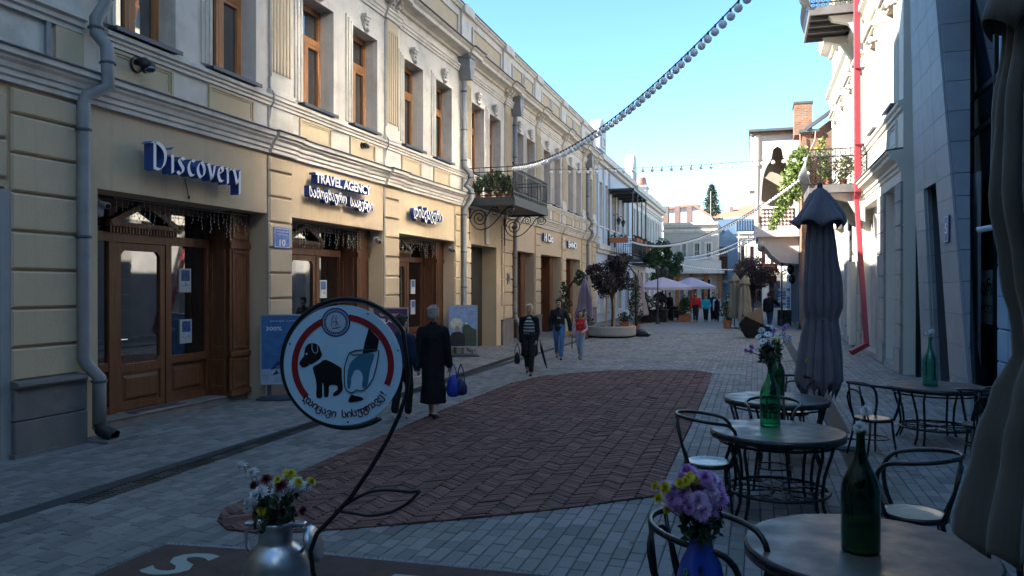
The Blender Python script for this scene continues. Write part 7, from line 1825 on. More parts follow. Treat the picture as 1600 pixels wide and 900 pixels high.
def potted(name, label, loc, pot_r, pot_h, crown_r, crown_h, leafc, n, ls, square=False, potm=None, cat='plant', seed=1, group=None, z_up=0, tall=1.0, stem=True, shape='ball'):
    t = thing(name, label, cat, loc, 0, group); q = random.Random(seed); potm = potm or mat('terracotta', (.38,.13,.06), .85, .12, 4, .1, 20)
    if pot_h:
        if square: mb = MB(); mb.box(-pot_r,pot_r,-pot_r,pot_r,0,pot_h*.88); mb.box(-pot_r*1.1,pot_r*1.1,-pot_r*1.1,pot_r*1.1,pot_h*.86,pot_h); mb.build('pot', potm, t, bev=.01)
        else: MB().lathe([(0,0),(pot_r*.72,0),(pot_r*.95,pot_h*.85),(pot_r*1.05,pot_h*.85),(pot_r*1.05,pot_h),(pot_r*.9,pot_h),(pot_r*.85,pot_h*.9),(0,pot_h*.9)], n=18, cap=False).build('pot', potm, t, smooth=False)
        MB().lathe([(0,pot_h*.9),(pot_r*.86,pot_h*.9)], n=14, cap=False).build('soil', m_dark, t)
    if stem:
        s_ = MB()
        for k in range(4): a = q.random()*6.28; s_.tube([(0,0,pot_h*.8),(.3*crown_r*math.cos(a),.3*crown_r*math.sin(a),pot_h+z_up+crown_h*.5)], .012, 4)
        s_.build('stem', mat('bark', (.08,.06,.045)), t)
    mb = MB(); pts = []
    clumps = [(q.uniform(-1,1), q.uniform(-1,1), q.random()) for _ in range(9)]
    for k in range(n):
        c = q.choice(clumps); a = q.random()*6.28; rr_ = q.random()**.5
        zf = min(1, max(0, c[2]+q.gauss(0,.16))); prof_ = (1-zf)**.6 if shape == 'cone' else math.sqrt(max(0.05, 1-(2*zf-1)**2)) if shape == 'ball' else 1
        pts.append(((c[0]*.55+rr_*.5*math.cos(a))*crown_r*prof_, (c[1]*.55+rr_*.5*math.sin(a))*crown_r*prof_, pot_h*.95+z_up+zf*crown_h))
    leaf_quads(mb, pts, ls, q, .1, tall); mb.build('foliage', leafc, t); return t
lf_g = mat('fresh_leaf', (.07,.13,.03), .5, .2, 6, 0, island=.45); lf_d = mat('deep_green_leaf', (.03,.06,.022), .5, .2, 6, 0, island=.4); lf_p = mat('purple_leaf', (.035,.02,.025), .5, .2, 6, 0, island=.5); lf_r = mat('reddish_leaf', (.13,.07,.05), .6, .2, 6, 0, island=.5); lf_y = mat('yellow_green_leaf', (.19,.24,.05), .5, .2, 6, 0, island=.4)
for k, (x, y, s_) in enumerate(((-8.5,23.5,1),(-8.1,23.5,1.15),(-7.75,23.55,1.3),(-7.45,23.5,1.0),(-7.45,24.0,.8))):
    potted('potted_plant', ['leafy green pot plant nearest the wall on the left balcony','second pot plant from the wall on the left balcony','tallest green pot plant in the middle of the left balcony','pot plant at the front corner of the left balcony','small pot plant behind the front corner of the left balcony'][k], (x,y,4.85), .12, .2, .24*s_, .55*s_, lf_g, 260, .11, seed=k+3, group='plants on the left balcony', tall=1.5)
potted('potted_plant', 'reddish plant near the rail top of the left balcony', (-8.0,23.6,5.35), .05, 0, .2, .5, lf_r, 140, .08, seed=11, group='plants on the left balcony')
for k, (x, y, z, s_) in enumerate(((2.15,27.55,6.25,1),(2.3,27.6,5.42,1.0),(2.75,27.6,5.42,1.05))):
    potted('potted_plant', ['yellow-green shrub rising above the right balcony railing','leafy pot on the floor of the right balcony near its corner','leafy pot on the floor of the right balcony'][k], (x,y,z), .13, .2 if k else 0, .36, .75, lf_y, 300, .10, seed=k+20, group='plants on the right balcony')
# ivy falling from the loggia corner
t = thing('ivy', 'long swag of bright green ivy hanging beside the wooden loggia', 'ivy'); q = random.Random(8); mb = MB(); pts = []; st_ = MB()
for k in range(34):
    x0_, z0_ = 1.98+q.uniform(-.25,.35), 8.3+q.uniform(-.3,.3); L = q.uniform(1.3,3.2)*(1.05 if x0_ < 2.1 else .7); dx = -q.uniform(.5,1.15)*(L/3); y = 39.7-q.random()*.5; P = []
    for j in range(12): f = j/11; P.append((x0_+dx*f**.8, y, z0_-L*f)); 
    st_.tube(P, .012, 3)
    for p in P:
        for j in range(17): pts.append((p[0]+q.gauss(0,.09), p[1]+q.gauss(0,.12), p[2]+q.gauss(0,.1)))
leaf_quads(mb, pts, .14, q, .2, 1.6); mb.build('leaves', mat('ivy_leaf', (.14,.20,.05), .5, .2, 6, 0, island=.45), t); st_.build('vine_stems', m_stem, t)
# ------------------------------------------------------------------ poster stands
def poster_stand(label, loc, rz, w_, h_, parts, base=True):
    t = thing('poster_stand', label, 'poster stand', loc, rz); z0 = .28
    f = MB(); f.frame('y', -.02, .02, -w_/2, w_/2, z0, z0+h_, .035); f.build('frame', mat('silver_frame', (.5,.51,.53), .35, .05, 3, 0, metal=.8), t, bev=.004)
    f = MB(); 
    for sx in (-1,1): f.box(sx*w_*.38-.015, sx*w_*.38+.015, -.012, .012, .05, z0)
    f.build('strut', MATS['silver_frame'], t)
    i = MB(); n = 12; P = [(-w_*.62,.0),(-w_*.5,.05),(w_*.5,.05),(w_*.62,.0)]
    mb = MB(); mb.lathe([(0,.075),(.40,.075),(.5,.03),(.5,0)], n=24, sx=w_*1.15, sy=.42, cap=False); mb.build('base', mat('dark_rubber_base', (.03,.04,.06), .5, .1, 3, 0), t)
    parts(t, w_, z0, h_)
    return t
def pr(name, c): return mat('print_'+name, c, .45, .25, 7, 0)
def rect(t, u0, u1, v0, v1, m_, y=-.0215, nm='print'): return MB().box(u0, u1, y, y+.001, v0, v1).build(nm, m_, t)
def poster1(t, w_, z0, h_):
    rect(t, -w_/2+.035, w_/2-.035, z0+.035, z0+h_-.035, pr('sky_blue', (.03,.12,.32)), -.015); rect(t, -w_/2+.035, w_/2-.035, z0+.035, z0+.3, pr('pale_blue', (.25,.36,.48)), -.0165)
    mb = MB(); add_text(mb, '300% ', w_*.3, .07, .001, (-w_*.38,-.018,z0+h_-.30), (1,0,0),(0,0,1),(0,-1,0)); add_text(mb, '60%', w_*.22, .07, .001, (w_*.1,-.018,z0+h_-.36), (1,0,0),(0,0,1),(0,-1,0)); add_text(mb, 'georgia travel', w_*.5, .03, .001, (-w_*.3,-.018,z0+h_-.14), (1,0,0),(0,0,1),(0,-1,0)); mb.build('poster_lettering', m_face, t)
    mb = MB(); q = random.Random(1)
    for k in range(12): a, b = q.uniform(-.25,.28)*w_, z0+.2+q.random()*.2; mb.poly([(a-.06,-.0175,b-.03),(a+.06,-.0175,b),(a+.02,-.0175,b+.08)])
    mb.build('poster_figures', pr('dark_blue', (.01,.02,.08)), t)
poster_stand('blue poster stand with ski advert, half behind the round sign', (-8.42,12.75,0), R(30), .95, 1.32, poster1)
def poster2(t, w_, z0, h_):
    rect(t, -w_/2+.035, w_/2-.035, z0+.035, z0+h_-.035, pr('maroon', (.06,.02,.06)), -.015); mb = MB(); add_text(mb, 'TBILISI SIGHTS', w_*.6, .06, .001, (-w_*.3,-.018,z0+h_-.2), (1,0,0),(0,0,1),(0,-1,0)); add_text(mb, 'PLAZA', w_*.5, .1, .001, (-w_*.25,-.018,z0+h_-.36), (1,0,0),(0,0,1),(0,-1,0)); mb.build('poster_lettering', m_face, t)
poster_stand('dark maroon poster stand behind the dark-haired person', (-8.15,16.6,0), R(24), .85, 1.35, poster2)
def poster3(t, w_, z0, h_):
    rect(t, -w_/2+.035, w_/2-.035, z0+.035, z0+h_-.035, pr('mountain_sky', (.22,.35,.58)), -.015)
    mb = MB(); mb.poly([(-w_*.02,-.0165,z0+.04),(w_/2-.036,-.0165,z0+.04),(w_/2-.036,-.0165,z0+.52),(w_*.3,-.0165,z0+.60),(w_*.1,-.0165,z0+.78),(-.02,-.0165,z0+.6)]); mb.build('printed_mountain', pr('hill', (.06,.08,.05)), t)
    mb = MB(); mb.poly([(w_*.1,-.0168,z0+.78),(w_*.18,-.0168,z0+.70),(w_*.06,-.0168,z0+.70)]); mb.build('printed_snow', m_face, t)
    mb = MB(); c = (-w_*.22, z0+.72); q = random.Random(3)
    mb.poly([(c[0]+.19*math.cos(a)*(1+.08*math.sin(7*a)), -.0175, c[1]+.17*math.sin(a)*(1+.08*math.sin(9*a))) for a in [k*math.pi/16 for k in range(32)]]); mb.build('printed_fur_hat', pr('white_fur', (.55,.53,.5)), t)
    mb = MB(); mb.poly([(c[0]+.02+.075*math.cos(a), -.018, c[1]-.15+.09*math.sin(a)) for a in [k*math.pi/8 for k in range(16)]]); mb.build('printed_face', pr('face', (.35,.2,.14)), t)
    mb = MB(); mb.poly([(-w_*.46,-.0172,z0+.04),(w_*.08,-.0172,z0+.04),(w_*.06,-.0172,z0+.38),(-w_*.1,-.0172,z0+.48),(-w_*.36,-.0172,z0+.46),(-w_*.46,-.0172,z0+.3)]); mb.build('printed_coat', pr('coat', (.02,.02,.025)), t)
    mb = MB(); add_text(mb, 'ემიგრაცია', w_*.5, .035, .001, (-w_*.25,-.018,z0+h_-.11), (1,0,0),(0,0,1),(0,-1,0)); add_text(mb, 'GEORGIA', w_*.28, .05, .001, (w_*.12,-.018,z0+h_-.30), (1,0,0),(0,0,1),(0,-1,0)); mb.build('poster_lettering', mat('print_red', (.4,.03,.04), .5, 0, bump=0), t)
poster_stand('poster stand showing a person in a white fur hat before mountains', (-8.42,22.05,0), R(20), .88, 1.28, poster3)
t = thing('menu_board', 'small orange menu board on legs behind the walking girl', 'menu board', (-6.15,25.95,0), R(22))
MB().box(-.22,.22,-.012,.012,.45,1.2).build('board', mat('orange_board', (.60,.28,.06), .6, .1, 3, 0), t); MB().box(-.16,.16,-.014,-.0125,.60,1.12).build('menu_print', pr('cream_menu', (.6,.5,.3)), t)
for sx in (-1,1): MB().bar((sx*.2,0,0),(sx*.2,0,1.2),.03).build('leg', m_iron, t)
# ------------------------------------------------------------------ planters, trees, far cafe
m_conc = mat('smooth_concrete', (.30,.30,.29), .8, .08, 2, .15, 30, stain=.3, stain_c=(.2,.2,.2), ss=2)
t = thing('round_planter', 'low round concrete planter with staked purple-leaved tree', 'planter', (-5.85,32.6,0))
MB().lathe([(0,.06),(1.0,.06),(1.08,.08),(1.10,.14),(1.10,.44),(1.06,.47),(.92,.47),(.90,.42),(0,.42)], n=48, cap=False).build('planter_body', m_conc, t, smooth=False); MB().lathe([(0,.0),(.95,.0),(.95,.07)], n=32, cap=False).build('recessed_foot', m_dark, t); MB().lathe([(0,.43),(.9,.43)], n=24, cap=False).build('soil', m_dark, t)  # dark foot set back under the planter body
def street_tree(label, loc, h_, cr, cz, leafc, n, ls, seed, stakes=True, squash=1.0):
    t = thing('street_tree', label, 'tree', loc); q = random.Random(seed); mb = MB(); bk = mat('bark', (.08,.06,.045))
    P = [(0,0,0),(.03,.0,h_*.3),(-.02,.03,h_*.6),(0,0,h_*.9)]; mb.tube(smooth_path(P,1), [.065,.06,.055,.05,.045,.035,.025][:len(smooth_path(P,1))] if len(smooth_path(P,1)) <= 7 else .045, 8)
    L = MB(); pts = []; nc = 26
    for k in range(nc):
        a = q.random()*6.28; ph = math.acos(q.uniform(-.9,1)); r_ = cr*q.uniform(.45,1.0); c = Vector((r_*math.sin(ph)*math.cos(a), r_*math.sin(ph)*math.sin(a), cz+r_*math.cos(ph)*squash))
        mb.tube([(0,0,max(h_*.45,c.z-cr*.9)), tuple(c*.5+Vector((0,0,c.z*.5-.0))*.0+Vector((0,0,cz*.5))) , tuple(c)], [.03,.018,.006], 5)
        cs = cr*q.uniform(.22,.4)
        for j in range(n//nc): d = Vector((q.gauss(0,1),q.gauss(0,1),q.gauss(0,1))).normalized()*cs*q.random()**.4; pts.append(tuple(c+d))
    leaf_quads(L, pts, ls, q, .2, 1.2); mb.build('trunk', bk, t, smooth=True); L.build('crown', leafc, t)
    return t
street_tree('dark purple-leaved tree standing in the round concrete planter', (-5.75,32.6,.43), 2.4, .90, 2.25, lf_p, 5200, .105, 3, squash=1.25)
for x, y in ((-5.95,32.35),(-5.62,32.35),(-5.78,32.8)):
    tag(MB().tube([(x,y,.42),(x+.03,y,1.75)], .04, 8).build('tree_stake', mat('pale_timber', (.42,.30,.18), .8, .15, 5, .1, 20)), {-5.95:'left timber stake supporting the purple-leaved tree',-5.62:'right timber stake supporting the purple-leaved tree',-5.78:'rear timber stake supporting the purple-leaved tree'}[x], 'stake', 'tree stakes')
potted('flower_box', 'terracotta box with low green plants in the round planter', (-5.25,32.9,.43), .2, .18, .35, .4, lf_d, 220, .1, square=True, seed=31)
potted('flower_pot', 'dark shrub in a pot left of the round planter', (-6.75,31.9,0), .22, .35, .4, .8, lf_d, 260, .12, seed=32)
potted('potted_tree', 'slim potted shrub against the doorway of the far shop', (-8.1,33.5,0), .2, .4, .42, 1.9, lf_d, 420, .14, seed=34)
potted('hanging_fern', 'green fern hanging in the seventh bay doorway', (-8.35,37.9,2.2), .0, 0, .45, .7, lf_d, 260, .16, seed=35, stem=False)
potted('potted_tree', 'dark climbing shrub in terracotta pot right of the round planter', (-5.05,34.6,0), .22, .42, .42, 2.1, lf_d, 460, .14, seed=36)
m_lil = mat('lilac_canvas', (.32,.25,.32), .9, .06, 5, .1, 60); m_pkc = mat('pinkish_canvas', (.36,.28,.29), .9, .06, 5, .1, 60)
closed_umbrella('closed lilac umbrella hanging from a curved arm by the far doorways', (-7.1,33.5,0), [(2.45,.05),(2.2,.14),(1.5,.26),(.9,.34),(.6,.32)], m_lil, 2.45, folds=6, amp=.2, seed=5, base='round')
um = thing('cantilever_arm', 'black curved arm carrying the closed lilac umbrella', 'arm'); MB().tube(smooth_path([(-8.0,33.5,.1),(-8.0,33.5,1.6),(-7.7,33.5,2.3),(-7.3,33.5,2.6),(-7.1,33.5,2.5)],2), .035, 8).build('arm_tube', m_black, um, smooth=True)
closed_umbrella('closed pinkish umbrella by the cafe hedge on the left', (-6.35,44.6,0), [(2.9,.05),(2.6,.15),(1.8,.30),(1.0,.42),(.45,.45)], m_pkc, 3.0, folds=7, amp=.2, seed=6, base='round')
bw = thing('umbrella_base', 'black weighted post foot at the right of the round planter', 'base', (-4.75,33.3,0)); MB().box(-.5,.5,-.35,.35,0,.16).build('weight', m_black, bw, bev=.04); MB().tube([(-.1,0,.1),(-.1,0,2.6),(-.4,0,3.0)], .035, 8).build('post', m_black, bw); MB().ball((0,0,.2), .22, 10, 6, (1.6,1,.6)).build('sand_bag', mat('black_leather', (.012,.012,.014)), bw)
def open_umbrella(label, loc, r_, h_, m_):
    t = thing('open_umbrella', label, 'umbrella', loc); mb = MB(); n = 8
    for k in range(n):
        a0, a1 = 2*math.pi*k/n, 2*math.pi*(k+1)/n
        for (ra, za), (rb, zb) in (((0,h_),(r_*.5,h_-.28)),((r_*.5,h_-.28),(r_,h_-.62))):
            mb.quad((ra*math.cos(a0),ra*math.sin(a0),za),(rb*math.cos(a0),rb*math.sin(a0),zb),(rb*math.cos(a1),rb*math.sin(a1),zb),(ra*math.cos(a1),ra*math.sin(a1),za))
        mb.quad((r_*math.cos(a0),r_*math.sin(a0),h_-.62),(r_*math.cos(a1),r_*math.sin(a1),h_-.62),(r_*1.0*math.cos(a1),r_*1.0*math.sin(a1),h_-.78),(r_*math.cos(a0),r_*math.sin(a0),h_-.78))
    mb.build('canopy', m_, t); MB().tube([(0,0,0),(0,0,h_+.1)], .03, 8).build('pole', m_alu, t)
    rb_ = MB()
    for k in range(n): a = 2*math.pi*k/n; rb_.bar((0,0,h_-.03),(r_*.98*math.cos(a),r_*.98*math.sin(a),h_-.64),.02)
    rb_.build('ribs', m_alu, t); return t
m_lc = mat('pale_lilac_canvas', (.52,.44,.52), .85, .04, 4, .05, 40)
open_umbrella('open pale lilac cafe umbrella left of the walking group', (-5.35,48.0,0), 1.75, 2.68, m_lc); open_umbrella('open pale lilac cafe umbrella behind the walking group', (-4.0,52.0,0), 1.6, 2.72, m_lc)
street_tree('bushy green tree rising above the lilac cafe umbrellas', (-6.0,53.5,0), 3.6, 1.35, 3.6, mat('mid_green_leaf', (.04,.085,.025), .5, .2, 6, 0, island=.45), 6500, .17, 12, squash=1.1)
for k, (x, y) in enumerate(((-6.2,46.2),(-5.4,46.9))):
    potted('hedge_box', ['left dark hedge in a black box beside the far cafe','right dark hedge in a black box beside the far cafe'][k], (x,y,0), .42, .75, .6, 1.0, lf_p if k else lf_d, 420, .16, square=True, potm=m_black, seed=40+k, group='hedge boxes at the far cafe', tall=1.3)
potted('conical_shrub', 'bushy green shrub in a square terracotta pot beside the walking group', (-4.05,48.0,0), .33, .5, .52, 1.15, lf_d, 700, .13, square=True, seed=44, shape='cone')
for k, (x, y) in enumerate(((-5.1,48.6),(-4.8,49.6))):
    c = thing('rattan_armchair', ['dark rattan armchair under the left cafe umbrella','dark rattan armchair behind the terracotta pot'][k], 'chair', (x,y,0), .4*k, 'rattan armchairs at the far cafe'); MB().box(-.3,.3,-.3,.3,.15,.45).build('seat', m_black, c, bev=.03); MB().box(-.3,.3,.22,.3,.45,.85).build('backrest', m_black, c, bev=.02)
    for sx in (-1,1): MB().box(sx*.3-.04,sx*.3+.04,-.3,.25,.1,.65).build('armrest', m_black, c, bev=.02)
    for sx in (-1,1):
        for sy in (-1,1): MB().box(sx*.26-.02,sx*.26+.02,sy*.26-.02,sy*.26+.02,0,.15).build('leg', m_black, c)
def lantern_post(label, loc, h_, arm=None):
    t = thing('street_lamp', label, 'street lamp', loc); MB().lathe([(.12,0),(.11,.25),(.06,.35),(.05,1.2),(.035,1.3),(.03,h_)], n=10).build('post', m_dk, t)
    L = MB(); z = h_; x = 0
    if arm: L.tube(smooth_path([(0,0,z-.3),(arm*.5,0,z+.1),(arm,0,z+.02)],2), .02, 6); x = arm
    L.lathe([(.05,-.02),(.09,0),(.15,.34),(.19,.36),(.10,.5),(.03,.55),(.02,.62)], (x,0,z-(.6 if arm else 0)), 8, cap=False); L.build('lantern_frame', m_dk, t)
    MB().lathe([(.085,.02),(.14,.33)], (x,0,z-(.6 if arm else 0)), 8, cap=False).build('lantern_glass', mat('milky_glass', (.55,.55,.52), .3, 0, bump=0), t); return t
lantern_post('lantern on a black post at the left cafe, first of a pair', (-5.25,44.5,0), 2.75); lantern_post('lantern on a black post at the left cafe, second of a pair', (-5.25,48.6,0), 2.75)
lantern_post('tall black street lamp under the wooden loggia on the right', (1.35,44.0,0), 3.7)
for k, y in enumerate((50.4,52.2)):
    t = thing('wall_lantern', ['nearer black lantern on the wall under the steel canopy','farther black lantern on the wall under the steel canopy'][k], 'wall lamp', (XF,y,6.4), 0, 'wall lanterns under the canopy'); MB().tube(smooth_path([(0,0,.3),(.25,0,.45),(.35,0,.2)],2), .02, 5).build('bracket', m_dk, t); MB().lathe([(.05,-.3),(.14,.0),(.18,.02),(.05,.16)], (.35,0,0), 8).build('lantern', m_dk, t)
fk = 0
for (x, y, z, lb) in ((-8.1,48.35,4.95,'terracotta flower box on the near rail of the canopy balcony'),(-7.2,49.6,4.95,'first terracotta flower box along the street rail of the canopy balcony'),(-7.2,51.0,4.95,'second terracotta flower box along the street rail of the canopy balcony'),(-7.2,53.2,4.95,'farthest terracotta flower box along the canopy balcony rail'),(-7.6,58.7,4.75,'terracotta box on the near corner of the farther small balcony'),(-7.6,60.6,4.75,'terracotta box in the middle of the farther small balcony'),(-7.6,63.2,4.75,'terracotta box at the far end of the farther small balcony'),(-7.7,59.5,3.9,'terracotta pot standing on the floor of the farther small balcony')):
    t = thing('flower_box', lb, 'flower box', (x,y,z), 0, 'terracotta flower boxes'); a, b = (.55,.14) if fk == 0 else (.14,.5); mb = MB(); mb.box(-a,a,-b,b,-.12,.16); mb.box(-a-.02,a+.02,-b-.02,b+.02,.16,.2); mb.build('box', mat('terracotta', (.38,.13,.06)), t); q = random.Random(fk); lv = MB(); leaf_quads(lv, [(q.uniform(-a,a),q.uniform(-b,b),.2+q.random()*(.18 if fk < 4 else .5)) for _ in range(90 if fk < 4 else 260)], .12, q, .2); lv.build('leaves', lf_d, t); fk += 1
# sculpture
t = thing('bronze_sculpture', 'faceted dark bronze shell-like sculpture with upright fin on the paving', 'sculpture', (-.05,33.6,0), YAW)
mbz = mat('dark_bronze', (.045,.035,.035), .32, .25, 3, .1, 10, metal=.7)
K2 = 33.2/1220; g = lambda px, py: ((px-1169)*K2, (527-py)*K2)
def facet(front, back, nm):
    mb = MB(); F = [(g(*p)[0], d, g(*p)[1]) for *p, d in front]; B_ = [(g(*p)[0], d, g(*p)[1]) for *p, d in back]; n = len(F); mb.v = F+B_; mb.f = [tuple(range(n-1,-1,-1)),tuple(range(n,2*n))]+[(k,(k+1)%n,n+(k+1)%n,n+k) for k in range(n)]; mb.build(nm, mbz, t)
facet([(1153,494,-.35),(1193,513,-.5),(1187,529,-.3),(1160,528,-.3),(1152,524,-.2)], [(1156,492,.5),(1190,508,.6),(1184,524,.45),(1162,524,.45),(1156,520,.4)], 'bowl')
facet([(1153,494,-.2),(1182,479,.1),(1183,503,-.1),(1180,507,-.3)], [(1156,494,.0),(1183,480,.18),(1185,503,.1),(1183,508,-.1)], 'fin')
facet([(1153,494,-.3),(1146,502,-.2),(1144,507,-.2),(1147,514,-.2),(1153,524,-.2),(1162,524,-.25)], [(1156,494,.3),(1150,502,.25),(1149,507,.25),(1150,514,.25),(1156,522,.3),(1164,522,.3)], 'scoop')
t = thing('concrete_bench', 'low concrete bench in front of the far right shops', 'bench', (-.55,44.8,0)); MB().box(-.1,.75,-.35,.35,.18,.45).build('seat_slab', m_conc, t, bev=.03); MB().box(0,.65,-.25,.25,0,.18).build('foot', m_dark, t)
potted('flower_pot', 'terracotta pot with dark shrub just behind the bronze sculpture', (-1.35,41.0,0), .24, .40, .5, .95, lf_d, 420, .12, seed=51)
m_bge = mat('beige_canvas', (.22,.19,.14), .9, .06, 5, .1, 60)
closed_umbrella('left one of two closed beige umbrellas behind the sculpture', (-1.0,41.2,0), [(2.75,.04),(2.45,.16),(2.1,.22),(1.5,.24),(.9,.34),(.5,.33)], m_bge, 2.9, folds=6, amp=.2, seed=15, base='round', hood=[(2.78,.03),(2.5,.2),(2.35,.26)])
closed_umbrella('right one of two closed beige umbrellas behind the sculpture', (-.5,40.6,0), [(2.6,.04),(2.3,.15),(1.9,.21),(1.3,.24),(.8,.32),(.4,.32)], m_bge, 2.75, folds=6, amp=.2, seed=16, base='round', hood=[(2.65,.03),(2.4,.2),(2.2,.26)])
street_tree('reddish-leaved tree behind the closed beige umbrellas', (-.15,50.5,0), 2.6, 1.35, 2.75, lf_r, 5200, .12, 22, squash=.75)
# postcard rack, hanging goods, signs on the right
t = thing('postcard_rack', 'wire rack of postcards above a dark crate by the right shops', 'rack', (1.5,44.7,0)); MB().box(-.35,.35,-.3,.3,.0,.85).build('crate', m_black, t, bev=.02); r = MB()
for x in (-.25,0,.25): r.tube([(x,-.05,.85),(x,-.05,2.05)], .012, 5)
r.build('rack_wire', m_iron, t)
q = random.Random(6)
for j in range(7):
    for i in range(3): MB().box(-.32+i*.22,-.14+i*.22,-.075,-.07,.95+j*.155,1.07+j*.155).build('postcard', pr(['card_blue','card_white','card_teal'][q.randrange(3)], [(.1,.2,.4),(.6,.62,.65),(.15,.3,.35)][q.randrange(3)]), t)
t = thing('shop_sign', 'orange hanging shop sign with pale letters on the right', 'sign', (.9,52,0)); MB().box(-.65,.45,-.03,.03,3.05,3.55).build('sign_board', mat('orange_sign', (.75,.16,.04), .45, .05, 3, 0, emit=0), t, bev=.02); mb = MB(); add_text(mb, 'OOO', .8, .26, .01, (-.5,-.032,3.17), (1,0,0),(0,0,1),(0,-1,0), .03); mb.build('sign_lettering', m_face, t); MB().bar((.45,0,3.4),(1.5,0,3.4),.04).build('sign_bracket', m_iron, t)
t = thing('red_sign', 'small dark red sign box below the orange sign', 'sign', (.95,52.2,0)); MB().box(-.2,.35,-.04,.04,2.35,2.8).build('sign_board', mat('dark_red_sign', (.30,.02,.02), .4, .1, 3, 0), t, bev=.01); MB().bar((.3,0,2.7),(1.4,0,2.7),.03).build('sign_bracket', m_iron, t)
t = thing('shop_awning', 'slatted brown awning under the wooden loggia', 'awning'); mb = MB()
for k in range(6): mb.quad((.55,46+k*.5,4.25-.02*k),(1.95,46+k*.5,4.45),(1.95,46.42+k*.5,4.45),(.55,46.42+k*.5,4.25-.02*k))
mb.build('awning_slats', mat('brown_slats', (.16,.10,.07), .7, .1, 3, 0), t)
for k, (x, z) in enumerate(((1.75,3.0),(1.85,2.5))):
    tt = thing('hanging_bag', ['dark goods hanging outside the right shop, upper','dark goods hanging outside the right shop, lower'][k], 'goods', (x,43.2+k*.3,z)); MB().ball((0,0,0), .22, 8, 6, (.8,.6,1.2)).build('bundle', m_black, tt); MB().tube([(0,0,.2),(0,0,.8)], .01, 4).build('cord', m_iron, tt)
# more people
person('man in red sweater at the left of the walking group', (-3.38,47.55,0), R(6), 1.76, .02, .022, False, .14, arms=((.16,.0),(.14,.05)), top=('sweater',cl('red_sweater',(.45,.03,.03)),.012,.93), bottom=cl('dark_trousers',(.02,.022,.03)), outfit='trousers', hair=h_br, bulk=1.1)
person('woman in teal jacket in the walking group', (-2.80,47.73,0), R(4), 1.60, .02, .022, True, .10, arms=((.3,.1),(.3,.1)), elbow=(.7,.7), elbow_in=(.3,.3), top=('jacket',cl('teal',(.02,.33,.42)),.03,.88), bottom=black, outfit='trousers', hair=h_dk, bulk=1.1)
person('tall person in dark clothes behind the teal jacket', (-2.42,48.6,0), R(0), 1.75, .02, .022, False, -.1, top=('jacket',navy,.02,.9), bottom=black, outfit='trousers', hair=h_dk)
person('woman in dark dress and pale open cardigan in the walking group', (-2.15,47.6,0), R(2), 1.66, .02, .022, True, .1, top=('top',black,.01,.9), bottom=black, outfit='trousers', hair=h_dk, hair_style='long', coat=('cardigan',cl('pale_cardigan',(.45,.47,.52)),.012,.8,True))
person('woman with dark vest and grey top at the right of the walking group', (-1.55,48.3,0), R(-4), 1.70, .02, .022, True, .12, top=('top',cl('grey_top',(.25,.26,.3)),.01,.93), bottom=black, outfit='trousers', hair=h_dk, hair_style='long', coat=('vest',black,.012,.75,True))
person('person in white shirt just behind the walking group', (-1.25,53,0), 0, 1.68, .024, .026, False, .1, top=('shirt',cl('white_shirt',(.6,.6,.6)),.01,.93), bottom=navy, outfit='trousers', hair=h_br)
person('waiter in black standing under the lilac umbrellas', (-5.15,50.2,0), R(50), 1.72, .022, .024, False, 0, top=('shirt',black,.012,.93), bottom=black, outfit='trousers', hair=h_dk)
person('man in black jacket and jeans seen from behind, reaching towards the postcard rack', (.70,42.1,0), math.pi-R(20), 1.80, .016, .018, False, .18, arms=((.15,.1),(.3,.9)), elbow=(.1,.3), top=('jacket',black,.03,.86), bottom=cl('dark_jeans',(.03,.05,.11)), outfit='jeans', hair=h_dk, bulk=1.12)
person('distant person in dark clothes beside the beige umbrellas', (-1.6,56,0), R(90), 1.65, .026, .028, True, 0, top=('top',cl('patterned',(.06,.06,.07)),.01,.9), bottom=black, outfit='trousers', hair=h_dk)
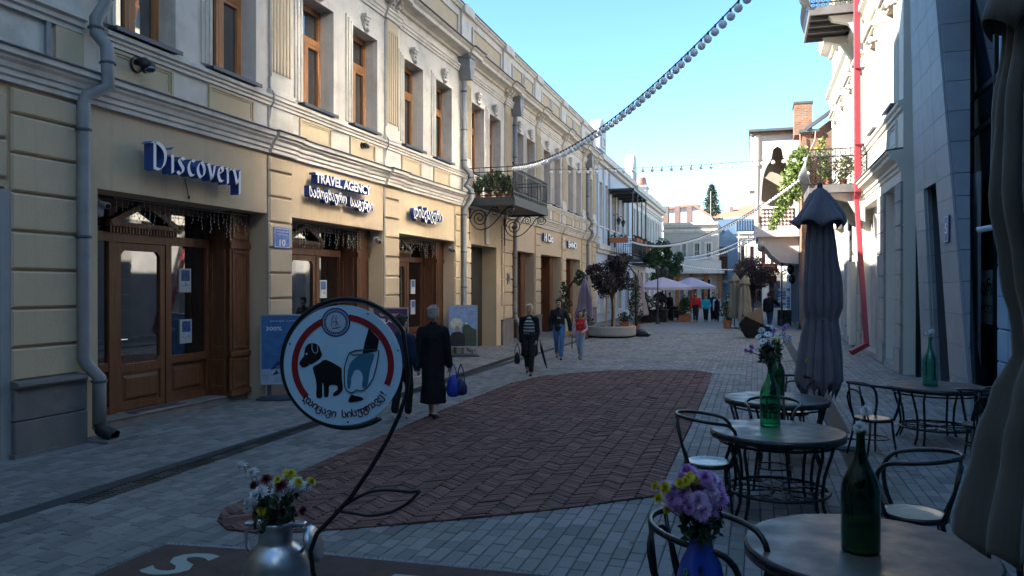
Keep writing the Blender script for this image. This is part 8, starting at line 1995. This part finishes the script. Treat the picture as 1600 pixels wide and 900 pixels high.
person('distant person in pink top by the far right shops', (.9,60,0), 0, 1.6, .028, .03, True, 0, top=('top',cl('pink',(.55,.12,.28)),.01,.9), bottom=navy, outfit='trousers', hair=h_dk)
# ------------------------------------------------------------------ strings of globe lights
BR = .048
m_bulb = mat('frosted_bulb', (.98,.97,.93), .45, .0, 5, 0, spec=.3); _b = m_bulb.node_tree.nodes['Principled BSDF']; _b.inputs['Subsurface Weight'].default_value = 1; _b.inputs['Subsurface Radius'].default_value = (1,1,1); _b.inputs['Subsurface Scale'].default_value = .12
bulb_me = MB().ball((0,0,-.078), BR, 14, 10).mesh('bulb', m_bulb, True)
sock_me = MB().lathe([(.0,.010),(.011,.010),(.013,.0),(.013,-.026),(.0,-.028)], n=8, cap=False).mesh('socket', m_black)
def lights(label, A, B, sag, n, s_=1.0, r=.006):
    t = thing('string_lights', label, 'string lights'); A, B = Vector(A), Vector(B); P = []
    f_ = lambda u: A.lerp(B, u) + Vector((0,0,-4*sag*u*(1-u)))
    MB().tube([f_(k/60) for k in range(61)], r, 5).build('cable', m_black, t)
    q = random.Random(n)
    for k in range(n):
        p = f_((k+.5)/n); o = put('bulb', bulb_me, t, p, (q.uniform(-.09,.09), q.uniform(-.09,.09), 0), (s_,)*3); put('socket', sock_me, o)
    return t
BR = .055
lights('thick string of frosted globe bulbs sweeping from the left balcony up to the top right', (-7.2,23.3,5.9), (2.0,8.5,7.5), 1.0, 76, 1.38, .012)
lights('single level row of globe bulbs strung straight across the sky', (-7.2,27.35,6.35), (1.72,27.2,6.38), .12, 27, 1.3)
lights('dense string of bulbs sagging from the right iron balcony to the far left balcony', (1.7,27.3,5.95), (-7.3,48,4.95), 1.1, 105, 1.1, .014)
lights('far string of bulbs, highest of the three in front of the beige building', (.1,42.1,5.0), (-7.6,60,4.9), .85, 62, 1.2)
lights('far string of bulbs, middle one in front of the beige building', (.1,42.3,4.75), (-7.6,65,4.75), .75, 62, 1.3)
lights('far string of bulbs, lowest one in front of the beige building', (-.4,75.8,3.9), (-8.2,66,4.7), .5, 46, 1.3)
